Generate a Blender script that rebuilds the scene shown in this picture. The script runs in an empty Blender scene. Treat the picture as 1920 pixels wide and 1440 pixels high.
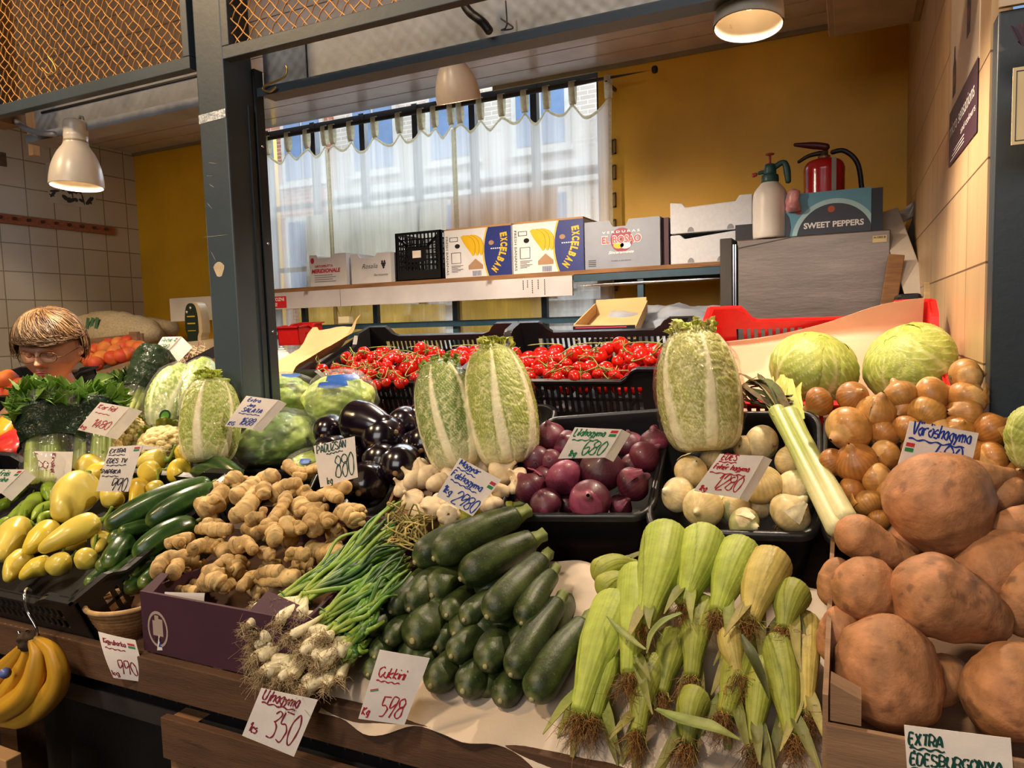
import bpy, bmesh, math, random
import numpy as np
from mathutils import Vector, Matrix
random.seed(7); RS = np.random.RandomState(11)
sc = bpy.context.scene
COL = sc.collection
# ---------------------------------------------------------------- camera
F = 1356.0
_nx = np.array([-2900., -25., F]); _nx /= np.linalg.norm(_nx)
AX = -_nx
AY = np.array([635., -130., F]); AY -= AY.dot(AX)*AX; AY /= np.linalg.norm(AY)
AZ = np.cross(AX, AY)
RW = np.array([AX, AY, AZ])          # camera (x right, y down, z forward) -> world
CAM = np.array([0., 0., 1.6])
cd = bpy.data.cameras.new('camera'); cam = bpy.data.objects.new('camera', cd); COL.objects.link(cam)
cd.sensor_width = 36; cd.lens = F/1920*36; cd.clip_start = .02; cd.clip_end = 100
_r, _u, _b = RW[:, 0], -RW[:, 1], -RW[:, 2]
cam.matrix_world = Matrix(((_r[0], _u[0], _b[0], CAM[0]), (_r[1], _u[1], _b[1], CAM[1]), (_r[2], _u[2], _b[2], CAM[2]), (0, 0, 0, 1)))
sc.camera = cam
# ---------------------------------------------------------------- view, world, lights
sc.view_settings.view_transform = 'Standard'; sc.view_settings.look = 'None'
sc.view_settings.gamma = 1; sc.view_settings.use_curve_mapping = False
sc.view_settings.exposure = 0.55
sc.cycles.max_bounces = 8; sc.cycles.transparent_max_bounces = 24
sc.cycles.caustics_reflective = False; sc.cycles.caustics_refractive = False
sc.cycles.sample_clamp_indirect = 6
w = bpy.data.worlds.new('daylight'); sc.world = w; w.use_nodes = True
w.node_tree.nodes['Background'].inputs[0].default_value = (.78, .88, 1, 1)
w.node_tree.nodes['Background'].inputs[1].default_value = 1.15
def area(name, loc, target, size, power, color, sizey=None, spread=None):
    l = bpy.data.lights.new(name, 'AREA'); l.energy = power; l.color = color; l.shape = 'RECTANGLE'
    l.size = size; l.size_y = sizey or size
    if spread: l.spread = spread
    o = bpy.data.objects.new(name, l); COL.objects.link(o); o.location = loc
    o.rotation_euler = (Vector(target)-Vector(loc)).to_track_quat('-Z', 'Y').to_euler()
    return o
area('hall_lamp', (-1.2, -1.4, 4.6), (-.7, 1.2, 1.2), .35, 60, (1, .81, .6))
area('hall_lamp', (-3.6, -.9, 4.2), (-2.2, 1.4, 2.2), .4, 60, (1, .66, .33))
area('hall_front_fill', (-.6, -4.2, 3.3), (-.9, 1.6, 1.7), 3.6, 66, (1, .93, .9), 2.2)  # unseen soft area light, added as low frontal fill into the stall
area('street_sky', (-2.5, 5.6, 8.5), (-2.6, 12.5, 2.0), 5, 420, (.86, .93, 1))
area('window_daylight', (-2.3, 4.4, 3.9), (-1.8, 2.6, 1.7), 2.4, 165, (.82, .9, 1))
# ---------------------------------------------------------------- pixel helpers (image frame 1920 x 1440)
def ray(px, py): return RW @ np.array([px-960., py-720., F])
def onY(px, py, y): d = ray(px, py); return CAM+d*(y/d[1])
def onX(px, py, x): d = ray(px, py); return CAM+d*(x/d[0])
def onZ(px, py, z): d = ray(px, py); return CAM+d*((z-CAM[2])/d[2])
def atD(px, py, dep): return CAM+ray(px, py)*(dep/F)
def HP(px, py, off=0., m=.415, z0=1.25, y0=1.23):     # point on the sloping display
    d = ray(px, py); t = (z0+off-CAM[2]-m*y0)/(d[2]-m*d[1]); return CAM+d*t
def depth(P): return float((RW.T @ (np.array(P)-CAM))[2])
def proj(P):
    c = RW.T @ (np.array(P)-CAM); return 960+F*c[0]/c[2], 720+F*c[1]/c[2]
def px2m(P, px): return px*depth(P)/F
def nrm(v): v = np.array(v, float); return v/np.linalg.norm(v)
def hx(s):
    s = s.lstrip('#'); c = np.array([int(s[i:i+2], 16)/255 for i in (0, 2, 4)])
    return np.where(c < .04045, c/12.92, ((c+.055)/1.055)**2.4)
# ---------------------------------------------------------------- noise
class NZ:
    def __init__(s, seed, k=6):
        r = np.random.RandomState(seed); s.d = r.normal(size=(k*3, 3)); s.p = r.rand(k*3)*6.28
        s.f = np.repeat([1, 2.1, 4.3], k); s.a = np.repeat([1, .5, .25], k)/(k**.5*1.1)
    def __call__(s, P, f=1.):
        P = np.asarray(P)*f
        return (np.sin((P @ (s.d*s.f[:, None]).T)+s.p)*s.a).sum(-1)
N0 = NZ(1); N1 = NZ(2); N2 = NZ(3)
# ---------------------------------------------------------------- materials
MATS = {}
def nodemat(name):
    m = bpy.data.materials.new(name); m.use_nodes = True; nt = m.node_tree
    b = nt.nodes['Principled BSDF']; return m, nt, b
def L(nt, a, b): nt.links.new(a, b)
def vmat(name, rough=.5, col=None, nscale=40, nvar=.12, bump=.2, bscale=60, spec=.5, sss=0, metal=0, coat=0, spots=None, stretch=None, transl=0, alpha=None, emit=0):
    """procedural surface: vertex pigment ('Col') or a fixed colour, varied by noise, with bump"""
    if name in MATS: return MATS[name]
    m, nt, b = nodemat(name); n = nt.nodes
    tc = n.new('ShaderNodeTexCoord'); src = tc.outputs['Object']
    if stretch:
        mp = n.new('ShaderNodeMapping'); mp.inputs['Scale'].default_value = stretch; L(nt, src, mp.inputs[0]); src = mp.outputs[0]
    nz = n.new('ShaderNodeTexNoise'); nz.inputs['Scale'].default_value = nscale; nz.inputs['Detail'].default_value = 5; L(nt, src, nz.inputs['Vector'])
    if col is None:
        at = n.new('ShaderNodeAttribute'); at.attribute_name = 'Col'; base = at.outputs['Color']
    else:
        rg = n.new('ShaderNodeRGB'); rg.outputs[0].default_value = (*hx(col), 1); base = rg.outputs[0]
    mr = n.new('ShaderNodeMapRange'); mr.inputs['From Min'].default_value = .3; mr.inputs['From Max'].default_value = .7
    mr.inputs['To Min'].default_value = 1-nvar*1.6; mr.inputs['To Max'].default_value = 1+nvar*1.6
    L(nt, nz.outputs['Fac'], mr.inputs['Value'])
    mx = n.new('ShaderNodeMix'); mx.data_type = 'RGBA'; mx.blend_type = 'MULTIPLY'; mx.inputs['Factor'].default_value = 1
    L(nt, base, mx.inputs[6]); L(nt, mr.outputs[0], mx.inputs[7]); out = mx.outputs[2]
    if spots:
        sc_, th, colr, amt = spots
        n2 = n.new('ShaderNodeTexNoise'); n2.inputs['Scale'].default_value = sc_; n2.inputs['Detail'].default_value = 6; L(nt, src, n2.inputs['Vector'])
        m2 = n.new('ShaderNodeMapRange'); m2.inputs['From Min'].default_value = th; m2.inputs['From Max'].default_value = th+.07; m2.inputs['To Max'].default_value = amt
        L(nt, n2.outputs['Fac'], m2.inputs['Value'])
        mx2 = n.new('ShaderNodeMix'); mx2.data_type = 'RGBA'; L(nt, m2.outputs[0], mx2.inputs['Factor']); L(nt, out, mx2.inputs[6]); mx2.inputs[7].default_value = (*hx(colr), 1); out = mx2.outputs[2]
    L(nt, out, b.inputs['Base Color'])
    b.inputs['Roughness'].default_value = rough; b.inputs['Metallic'].default_value = metal
    b.inputs['Specular IOR Level'].default_value = spec; b.inputs['Coat Weight'].default_value = coat; b.inputs['Coat Roughness'].default_value = .12
    if sss: b.inputs['Subsurface Weight'].default_value = sss; b.inputs['Subsurface Scale'].default_value = .008; b.inputs['Subsurface Radius'].default_value = (1, .6, .3)
    if alpha is not None: b.inputs['Alpha'].default_value = alpha
    if bump:
        nb = n.new('ShaderNodeTexNoise'); nb.inputs['Scale'].default_value = bscale*1.6; nb.inputs['Detail'].default_value = 9; nb.inputs['Roughness'].default_value = .62; L(nt, src, nb.inputs['Vector'])
        bp = n.new('ShaderNodeBump'); bp.inputs['Strength'].default_value = bump; bp.inputs['Distance'].default_value = .0035
        L(nt, nb.outputs['Fac'], bp.inputs['Height']); L(nt, bp.outputs[0], b.inputs['Normal'])
    if transl:
        tr = n.new('ShaderNodeBsdfTranslucent'); L(nt, out, tr.inputs[0]); ms = n.new('ShaderNodeMixShader'); ms.inputs[0].default_value = transl
        o = n['Material Output']; L(nt, b.outputs[0], ms.inputs[1]); L(nt, tr.outputs[0], ms.inputs[2]); L(nt, ms.outputs[0], o.inputs[0])
    MATS[name] = m; return m
def film(name, tint=(1, 1, 1), gloss=.1, bump=.5, bscale=40, opac=.0, rough=.12):
    """clear or tinted plastic film / glass: transparency with a wrinkled sheen"""
    if name in MATS: return MATS[name]
    m, nt, b = nodemat(name); n = nt.nodes
    tc = n.new('ShaderNodeTexCoord'); nb = n.new('ShaderNodeTexNoise'); nb.inputs['Scale'].default_value = bscale; nb.inputs['Detail'].default_value = 3; nb.inputs['Distortion'].default_value = 1.5
    L(nt, tc.outputs['Object'], nb.inputs['Vector']); bp = n.new('ShaderNodeBump'); bp.inputs['Strength'].default_value = bump; bp.inputs['Distance'].default_value = .01
    L(nt, nb.outputs['Fac'], bp.inputs['Height'])
    tr = n.new('ShaderNodeBsdfTransparent'); tr.inputs[0].default_value = (*tint, 1)
    gl = n.new('ShaderNodeBsdfGlossy'); gl.inputs['Roughness'].default_value = rough; L(nt, bp.outputs[0], gl.inputs['Normal'])
    lw = n.new('ShaderNodeLayerWeight'); L(nt, bp.outputs[0], lw.inputs['Normal']); pw = n.new('ShaderNodeMath'); pw.operation = 'POWER'; pw.inputs[1].default_value = 3.5; L(nt, lw.outputs['Facing'], pw.inputs[0])
    ad = n.new('ShaderNodeMath'); ad.operation = 'MULTIPLY_ADD'; ad.inputs[1].default_value = .55; ad.inputs[2].default_value = gloss; ad.use_clamp = True; L(nt, pw.outputs[0], ad.inputs[0])
    ms = n.new('ShaderNodeMixShader'); L(nt, ad.outputs[0], ms.inputs[0]); L(nt, tr.outputs[0], ms.inputs[1]); L(nt, gl.outputs[0], ms.inputs[2]); fin = ms
    if opac:
        df = n.new('ShaderNodeBsdfDiffuse'); df.inputs[0].default_value = (*tint, 1); m2 = n.new('ShaderNodeMixShader'); m2.inputs[0].default_value = opac
        L(nt, ms.outputs[0], m2.inputs[1]); L(nt, df.outputs[0], m2.inputs[2]); fin = m2
    L(nt, fin.outputs[0], n['Material Output'].inputs[0]); MATS[name] = m; return m
# ---------------------------------------------------------------- mesh builder
class MB:
    def __init__(s): s.v = []; s.f = []; s.c = []; s.mi = []; s.n = 0; s.sm = []; s.hascol = False
    def raw(s, V, Fc, col=(.5, .5, .5), mi=0, smooth=False):
        V = np.asarray(V, float).reshape(-1, 3); s.v.append(V)
        Fc = [tuple(int(i)+s.n for i in f) for f in Fc]; s.f += Fc; s.mi += [mi]*len(Fc); s.sm += [smooth]*len(Fc)
        c = np.asarray(col, float)
        s.c.append(np.broadcast_to(c, (len(V), 3)) if c.ndim == 1 else c.reshape(-1, 3)); s.n += len(V); return s
    def grid(s, P, col=(.5, .5, .5), closed=False, mi=0, smooth=True):
        n, m = P.shape[:2]; idx = np.arange(n*m).reshape(n, m)
        if closed: a = idx; b = np.roll(idx, -1, 1)
        else: a = idx[:, :-1]; b = idx[:, 1:]
        q = np.stack([a[:-1], b[:-1], b[1:], a[1:]], -1).reshape(-1, 4)
        c = np.asarray(col, float)
        if c.ndim == 3: c = c.reshape(-1, 3)
        return s.raw(P.reshape(-1, 3), q.tolist(), c, mi, smooth)
    def box(s, a, b, col=(.5, .5, .5), mi=0, fr=None):
        a = np.array(a, float); b = np.array(b, float)
        V = np.array([[x, y, z] for x in (a[0], b[0]) for y in (a[1], b[1]) for z in (a[2], b[2])])
        if fr is not None: V = fr[0]+V @ fr[1]
        return s.raw(V, [(0, 1, 3, 2), (4, 6, 7, 5), (0, 4, 5, 1), (2, 3, 7, 6), (0, 2, 6, 4), (1, 5, 7, 3)], col, mi)
    def prism(s, pts, o, u, v, nvec, col=(.5, .5, .5), mi=0, th=.0):
        """polygon pts in (u,v) plane at o, extruded th along nvec"""
        o, u, v, nvec = map(lambda q: np.array(q, float), (o, u, v, nvec)); k = len(pts)
        A = np.array([o+u*p[0]+v*p[1] for p in pts])
        if th == 0: return s.raw(A, [tuple(range(k))], col, mi)
        B = A+nvec*th
        fs = [tuple(range(k))[::-1], tuple(range(k, 2*k))]+[(i, (i+1) % k, k+(i+1) % k, k+i) for i in range(k)]
        return s.raw(np.vstack([A, B]), fs, col, mi)
    def sheet(s, P, th=.0008, col=(.5, .5, .5), mi=0):
        """grid surface given real thickness"""
        du = np.gradient(P, axis=0); dv = np.gradient(P, axis=1); nn = np.cross(du, dv); nn /= np.linalg.norm(nn, axis=-1, keepdims=True)+1e-12
        c = np.asarray(col, float)
        s.grid(P+nn*th/2, c, mi=mi); Q = P-nn*th/2; s.grid(Q[:, ::-1], c[:, ::-1] if c.ndim == 3 else c, mi=mi)
        def rim(A, B, ca): s.grid(np.stack([A, B]), np.stack([ca, ca]) if ca is not None else c, mi=mi)
        T = P+nn*th/2
        for sl in ((0, slice(None)), (-1, slice(None)), (slice(None), 0), (slice(None), -1)):
            rim(T[sl], Q[sl], c[sl] if c.ndim == 3 else None)
        return s
    def build(s, name, mats, parent=None, bevel=0, props=None, at=None):
        V = np.vstack(s.v); C = np.vstack(s.c)
        ctr = (V.min(0)+V.max(0))/2
        if at is not None: ctr = np.array(at, float)
        me = bpy.data.meshes.new(name); me.from_pydata((V-ctr).tolist(), [], s.f)
        if not isinstance(mats, (list, tuple)): mats = [mats]
        for m in mats: me.materials.append(m)
        me.polygons.foreach_set('material_index', s.mi); me.polygons.foreach_set('use_smooth', s.sm)
        ca = me.color_attributes.new('Col', 'FLOAT_COLOR', 'POINT')
        ca.data.foreach_set('color', np.hstack([C, np.ones((len(C), 1))]).ravel()); me.update()
        o = bpy.data.objects.new(name, me); COL.objects.link(o)
        if parent is not None:
            o.parent = parent; o.location = Vector(ctr)-WL[parent.name]
        else: o.location = ctr
        WL[o.name] = Vector(ctr)
        if bevel:
            bv = o.modifiers.new('bevel', 'BEVEL'); bv.width = bevel; bv.segments = 2; bv.limit_method = 'ANGLE'
        for k, v in (props or {}).items(): o[k] = v
        return o
WL = {}
def thing(name, label, cat, loc, group=None):
    o = bpy.data.objects.new(name, None); COL.objects.link(o); o.location = Vector(loc); o.empty_display_size = .02
    WL[o.name] = Vector(loc); tag(o, label, cat, group); return o
def tag(o, label, cat, group=None, kind=None):
    if label: o['label'] = label
    if cat: o['category'] = cat
    if group: o['group'] = group
    if kind: o['kind'] = kind
    return o
def struct(name, mb, m, bevel=0, label=None):
    o = mb.build(name, m, bevel=bevel); o['kind'] = 'structure'
    if label: o['label'] = label
    return o
# ---------------------------------------------------------------- surfaces
def spline(P, n, s=None):
    P = np.asarray(P, float)
    if len(P) == 1: return np.repeat(P, n, 0)
    d = np.linalg.norm(np.diff(P, axis=0), axis=1) if P.ndim > 1 else np.ones(len(P)-1)
    t = np.concatenate([[0], np.cumsum(np.maximum(d, 1e-9))]); t /= t[-1]
    q = np.linspace(0, 1, n) if s is None else s
    if P.ndim == 1: P = P[:, None]
    k = np.clip(np.searchsorted(t, q, side='right')-1, 0, len(P)-2); u = (q-t[k])/(t[k+1]-t[k])
    E = np.vstack([2*P[0]-P[1], P, 2*P[-1]-P[-2]])
    p0, p1, p2, p3 = E[k], E[k+1], E[k+2], E[k+3]; u = u[:, None]
    return .5*((2*p1)+(p2-p0)*u+(2*p0-5*p1+4*p2-p3)*u**2+(3*p1-p0-3*p2+p3)*u**3)
def lerp1(R, s): return np.interp(s, np.linspace(0, 1, len(R)), R)
def frames(P, up=(0, 0, 1)):
    T = np.gradient(P, axis=0); T /= np.linalg.norm(T, axis=1, keepdims=True)+1e-12
    u = np.array(up, float)
    if abs(T[0] @ u) > .95: u = np.array([1., 0, 0])
    A = np.zeros_like(P); a = u-(u @ T[0])*T[0]; a /= np.linalg.norm(a)
    for i in range(len(P)):
        a = a-(a @ T[i])*T[i]; a /= np.linalg.norm(a)+1e-12; A[i] = a
    return T, A, np.cross(T, A)
def sweep(mb, pts, R, n=28, m=20, capa=1., capb=1., prof=None, col=(.5, .5, .5), disp=None, mi=0, up=(0, 0, 1), flat=1.):
    """closed rounded body along pts with radii R; prof(s,theta)->radius factor; col(s,theta,P)->rgb"""
    s = (1-np.cos(np.linspace(0, np.pi, n)))/2
    s = .6*s+.4*np.linspace(0, 1, n)
    P = spline(pts, n, s); r = lerp1(R, s) if len(R) != n else np.array(R)
    Lt = np.linalg.norm(np.diff(P, axis=0), axis=1).sum(); d = np.concatenate([[0], np.cumsum(np.linalg.norm(np.diff(P, axis=0), axis=1))])
    for c, dd, r0 in ((capa, d, r[0]), (capb, Lt-d, r[-1])):
        if c > 0:
            x = np.clip(dd/(c*max(r0, 1e-6)), 0, 1); r = r*np.sqrt(np.maximum(1-(1-x)**2, 0))
    r[0] = max(r[0], 1e-5) if capa <= 0 else 1e-5; r[-1] = r[-1] if capb <= 0 else 1e-5
    T, A, B = frames(P, up); th = np.linspace(0, 2*np.pi, m, endpoint=False)
    S, TH = np.meshgrid(s, th, indexing='ij')
    rr = r[:, None]*np.ones_like(TH)
    if prof is not None: rr = rr*prof(S, TH)
    G = P[:, None]+rr[..., None]*(np.cos(TH)[..., None]*A[:, None]*flat+np.sin(TH)[..., None]*B[:, None])
    if disp is not None:
        D = (np.cos(TH)[..., None]*A[:, None]+np.sin(TH)[..., None]*B[:, None]); G = G+D*(disp(S, TH, G)*np.minimum(1, r/(r.max()*.5))[:, None])[..., None]
    c = col(S, TH, G) if callable(col) else col
    mb.grid(G, c, closed=True, mi=mi); return G
def tube(mb, pts, r, n=None, m=6, col=(.5, .5, .5), mi=0):
    n = n or max(4, len(pts)*4); R = r if hasattr(r, '__len__') else [r, r]
    return sweep(mb, pts, R, n=n, m=m, capa=.6, capb=.6, col=col, mi=mi)
def lathe(mb, c, axis, prof, n=28, m=24, col=(.5, .5, .5), rf=None, disp=None, mi=0, spin=0., sm=True, close=True):
    """prof: list of (h, r); axis = direction of +h"""
    axis = nrm(axis); u = np.array([1., 0, 0]) if abs(axis[0]) < .8 else np.array([0, 1., 0])
    u = nrm(u-(u @ axis)*axis); v = np.cross(axis, u); pr = np.array(prof, float)
    q = spline(pr, n) if sm else pr; n = len(q)
    s = np.linspace(0, 1, n); th = np.linspace(0, 2*np.pi, m, endpoint=False)+spin; S, TH = np.meshgrid(s, th, indexing='ij')
    r = np.maximum(q[:, 1], 1e-5)[:, None]*np.ones_like(TH)
    if rf is not None: r = r*rf(S, TH)
    D = np.cos(TH)[..., None]*u+np.sin(TH)[..., None]*v
    G = np.array(c)+q[:, 0][:, None, None]*axis+r[..., None]*D
    if disp is not None: G = G+D*disp(S, TH, G)[..., None]
    cc = col(S, TH, G) if callable(col) else col
    mb.grid(G, cc, closed=True, mi=mi); return G
def blade(mb, pts, W, n=16, m=5, fold=.3, th=.0006, col=(.5, .5, .5), up=(0, 0, 1), wave=0., seed=0, mi=0):
    """long leaf: width profile W, folded along its midrib"""
    P = spline(pts, n); s = np.linspace(0, 1, n); wd = lerp1(W, s); T, A, B = frames(P, up)
    u = np.linspace(-1, 1, m); G = P[:, None]+wd[:, None, None]*(u[None, :, None]*B[:, None]+fold*(abs(u)**1.3)[None, :, None]*A[:, None])
    if wave: G = G+A[:, None]*(np.sin(s*30+seed)[:, None]*wave*abs(u)**2*np.sign(u))[..., None]
    S, U = np.meshgrid(s, u, indexing='ij'); c = col(S, U, G) if callable(col) else col
    mb.sheet(G, th, c, mi); return G
def mix(a, b, t):
    t = np.asarray(t)[..., None]; return np.asarray(a)*(1-t)+np.asarray(b)*t
def cl(x): return np.clip(x, 0, 1)
def ss(x, a, b): t = cl((x-a)/(b-a)); return t*t*(3-2*t)
# ---------------------------------------------------------------- labels by place within a heap
ORD = ['', 'second', 'third', 'fourth', 'fifth', 'sixth', 'seventh', 'eighth', 'ninth', 'tenth', 'eleventh', 'twelfth', 'thirteenth']
def autolabel(items, noun, where, rows, group):
    """items: (object, world point, look or None)"""
    it = sorted(items, key=lambda t: -proj(t[1])[1]); n = len(it); k = 0
    names = {1: ['only'], 2: ['front', 'back'], 3: ['front', 'middle', 'back'], 4: ['front', 'second', 'third', 'back'], 5: ['front', 'second', 'third', 'fourth', 'back'], 6: ['front', 'second', 'third', 'fourth', 'fifth', 'back']}[rows]
    for r in range(rows):
        e = round(n*(r+1)/rows); row = sorted(it[k:e], key=lambda t: proj(t[1])[0]); k = e; q = len(row)
        for i, (o, P, look) in enumerate(row):
            if q == 1: pos = 'alone there'
            elif i == 0: pos = 'leftmost'
            elif i == q-1: pos = 'rightmost'
            elif i < q/2: pos = ORD[i]+' from left'
            else: pos = ORD[q-1-i]+' from right'
            o['label'] = f"{(look+' ') if look else ''}{noun} {where}, {names[r]} row, {pos}"; o['group'] = group
# ================================================================ writing
def textmesh(s, bold=0., shear=0.):
    cu = bpy.data.curves.new('lettering', 'FONT'); cu.body = s; cu.size = 1; cu.offset = bold; cu.shear = shear; cu.resolution_u = 3
    ob = bpy.data.objects.new('lettering', cu); COL.objects.link(ob); dg = bpy.context.evaluated_depsgraph_get()
    me = bpy.data.meshes.new_from_object(ob.evaluated_get(dg)); V = np.array([v.co[:] for v in me.vertices]); Fc = [tuple(p.vertices) for p in me.polygons]
    bpy.data.objects.remove(ob); bpy.data.curves.remove(cu); bpy.data.meshes.remove(me)
    return V, Fc
def txt(mb, s, o, u, v, nv, h, width=None, mi=0, bold=.01, shear=0, col=(.5, .5, .5), lift=.0006):
    V, Fc = textmesh(s, bold, shear)
    if not len(V): return
    V[:, 0] -= V[:, 0].min(); k = h/.7; ww = V[:, 0].max()*k; kx = k if width is None else k*width/ww
    P = np.array(o)+V[:, :1]*kx*np.array(u)+V[:, 1:2]*k*np.array(v)+np.array(nv)*lift
    mb.raw(P, Fc, col, mi)
G = {'A': '023962 1454', 'Á': '023962 1454 394b', 'B': '020939573606 36554302', 'C': '58390704224254', 'D': '020939573202', 'E': '49090242 0636', 'É': '49090242 0636 293b', 'F': '490902 0636', 'G': '58391806042242545535', 'I': '0209', 'K': '0209 490552', 'L': '090242', 'M': '0209346962', 'N': '02095259', 'O': '290704224254573929', 'P': '020939573505', 'R': '020939573505 3552', 'S': '58391907264553421203', 'T': '0959 3932', 'U': '090422425459', 'X': '0952 0259', 'V': '093259', 'Z': '09590252', 'J': '495422120 3'.replace(' ', ''), 'H': '0209 5259 0656', 'Y': '093559 3532', 'U': '090422425459', 'Ú': '090422425459 394b',
 'a': '46260422424642', 'á': '46260422424642 294b', 'b': '0902 04264533220 2'.replace(' ', ''), 'c': '4526042242', 'd': '462604224649 4942', 'e': '04443616041242', 'é': '04443616041242 284a', 'f': '49292622 1646', 'g': '462604224246 46413010', 'h': '0902 04264642', 'i': '0602 0809', 'í': '0602 082a', 'k': '0902 460442', 'l': '090312', 'm': '0602 05263532 35566562', 'n': '0602 05264642', 'o': '260422424626', 'ö': '260422424626 1819 3839', 'ő': '260422424626 182a 384a', 'p': '0600 0526453202', 'r': '0602 052646', 's': '46260544421202', 't': '292242 0646', 'u': '0603224246 4642', 'ú': '0603224246 4642 284a', 'v': '062246', 'y': '062346 4610', 'z': '06460242', 'j': '2620 10', 'x': '0642 0246',
 '0': '290704224254573929', '1': '173932', '2': '072949570252', '3': '18395836263655534212', '4': '390454 4732', '5': '09063655544212 0959', '6': '491906042242544605', '7': '095932', '8': '290807264657583929 260403224253544626', '9': '5715071949595732', '=': '0646 0444', '-': '0545', '.': '0203', '/': '0249', '~': ''}
def glyph(ch):
    out = []
    for st in G.get(ch, '').split():
        p = np.array([(int(st[i], 16), int(st[i+1], 16)) for i in range(0, len(st)-1, 2)], float); out.append(p)
    return out
def handwrite(s, h, wfac=1., slant=.12, jit=.25, loose=1.):
    """returns strokes in a (right, up) frame with cap height h"""
    x = 0; res = []
    for ch in s:
        if ch == ' ': x += 4*wfac; continue
        gs = glyph(ch); wch = max([g[:, 0].max() for g in gs]+[0])
        for g in gs:
            q = g+RS.normal(size=g.shape)*jit; q[:, 0] = (q[:, 0])*wfac+x
            if len(q) > 2: q = spline(q, len(q)*5)
            res.append(q)
        x += wch*wfac+1.6*loose
    k = h/7.; return [np.stack([(q[:, 0]+(q[:, 1]-2)*slant)*k, (q[:, 1]-2)*k], 1) for q in res], x*k
def wavy(w, h=.02, n=9):
    t = np.linspace(0, 1, n*6); return np.stack([t*w, np.sin(t*n*3.14*1.0)*h], 1)
INK = {'red': '#b3202e', 'blue': '#1f3fa0', 'black': '#23233a', 'green': '#1f7a4a', 'wine': '#8a2437', 'coral': '#d5452f', 'dkgreen': '#14463c'}
PAPER = vmat('tag_paper', .8, '#f0e6dc', 30, .04, .15, 25, spec=.2)
def ink(c): return vmat('ink_'+c, .5, INK[c], 40, .05, 0)
FR = vmat('flag_red', .6, '#c8323c', 40, .05, 0); FG = vmat('flag_green', .6, '#2e8a4c', 40, .05, 0)
def price_tag(label, px, dep, items, nv=None, curl=.05, flap=None, flag=None, rot=0, asp=None, sw=.023, flapdir=None):
    """px: TL,TR,BR,BL of the written face in the photograph; dep: distances of those corners; items: (text,u,v,h,width,ink) with u,v,h in units of tag width"""
    if not hasattr(dep, '__len__'): dep = [dep]*4
    c = [onY(*p, -d) if d < 0 else atD(*p, d) for p, d in zip(px, dep)]      # negative: the face lies in the upright plane Y = -dep
    nrmv = nrm(np.cross(c[1]-c[0], c[3]-c[0])); 
    if nrmv @ (CAM-c[0]) < 0: nrmv = -nrmv
    W = np.linalg.norm(c[1]-c[0]); H = np.linalg.norm(c[3]-c[0])
    def S(u, v):
        u = np.asarray(u)[..., None]; v = np.asarray(v)[..., None]
        return c[0]*(1-u)*(1-v)+c[1]*u*(1-v)+c[2]*u*v+c[3]*(1-u)*v+nrmv*curl*H*(np.sin(v*3.14)*.5+.25*np.sin(u*3.1+v*2))
    t = thing('price_tag', label, 'price tag', (c[0]+c[1]+c[2]+c[3])/4, 'handwritten price tags')
    mb = MB(); U, V = np.meshgrid(np.linspace(0, 1, 9), np.linspace(0, 1, 13), indexing='ij'); mb.sheet(S(U, V), .0005)
    mb.build('paper', PAPER, t)
    if flap is not None:
        fb = MB(); a, b = c[0], c[1]
        if flapdir == 'R': a, b = c[1], c[2]
        d = np.array(flap[1] if len(flap) > 1 else (0, .6, -.8)); 
        U, V = np.meshgrid(np.linspace(0, 1, 6), np.linspace(0, 1, 6), indexing='ij')
        e = nrm(d)*flap[0]; P = a+(b-a)*U[..., None]+e*V[..., None]-nrmv*.0006
        fb.sheet(P, .0005); fb.build('folded_back_flap', PAPER, t)
    byink = {}
    asp_ = H/W
    def put(strokes, u0, v0, colr, kx=1.):
        for q in strokes:
            if rot == 0: u = u0+q[:, 0]*kx; v = v0-q[:, 1]/asp_
            else: u = u0+q[:, 1]; v = v0+q[:, 0]*kx/asp_      # written down the sheet
            byink.setdefault(colr, []).append((u, v))
    for (s, u0, v0, h, wd, colr) in items:
        if s.startswith('~'): put([wavy(wd, .012, int(s[1:] or 7))], u0, v0, colr); continue
        st, ww = handwrite(s, h, 1, jit=.18, slant=.15); put(st, u0, v0, colr, wd/ww)
    for colr, L_ in byink.items():
        ib = MB()
        for u, v in L_:
            if len(u) < 2: continue
            P = S(u, v); T = np.gradient(P, axis=0); B = np.cross(T, nrmv); B /= np.linalg.norm(B, axis=1, keepdims=True)+1e-12
            r = sw*W*.5*(1+.25*np.sin(np.arange(len(P))*.7))[:, None]
            Q = np.stack([P-B*r, P+B*r], 1)+nrmv*.0009
            ib.grid(Q)
        ib.build('handwriting', ink(colr), t)
    if flag:
        for k, (m_, nm) in enumerate(((FR, 'red_stripe'), (FG, 'green_stripe'))):
            u0, v0, fw, fh, ang = flag; fb = MB()
            uu = np.array([0, fw, fw, 0]); vv = np.array([0, 0, fh, fh])+k*fh*1.35
            ca, sa = math.cos(ang), math.sin(ang); uq = u0+uu*ca-vv*sa; vq = v0+(uu*sa+vv*ca)/asp_
            fb.raw(S(uq, vq)+nrmv*.0009, [(0, 1, 2, 3)]); fb.build(nm, m_, t)
    return t
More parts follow.
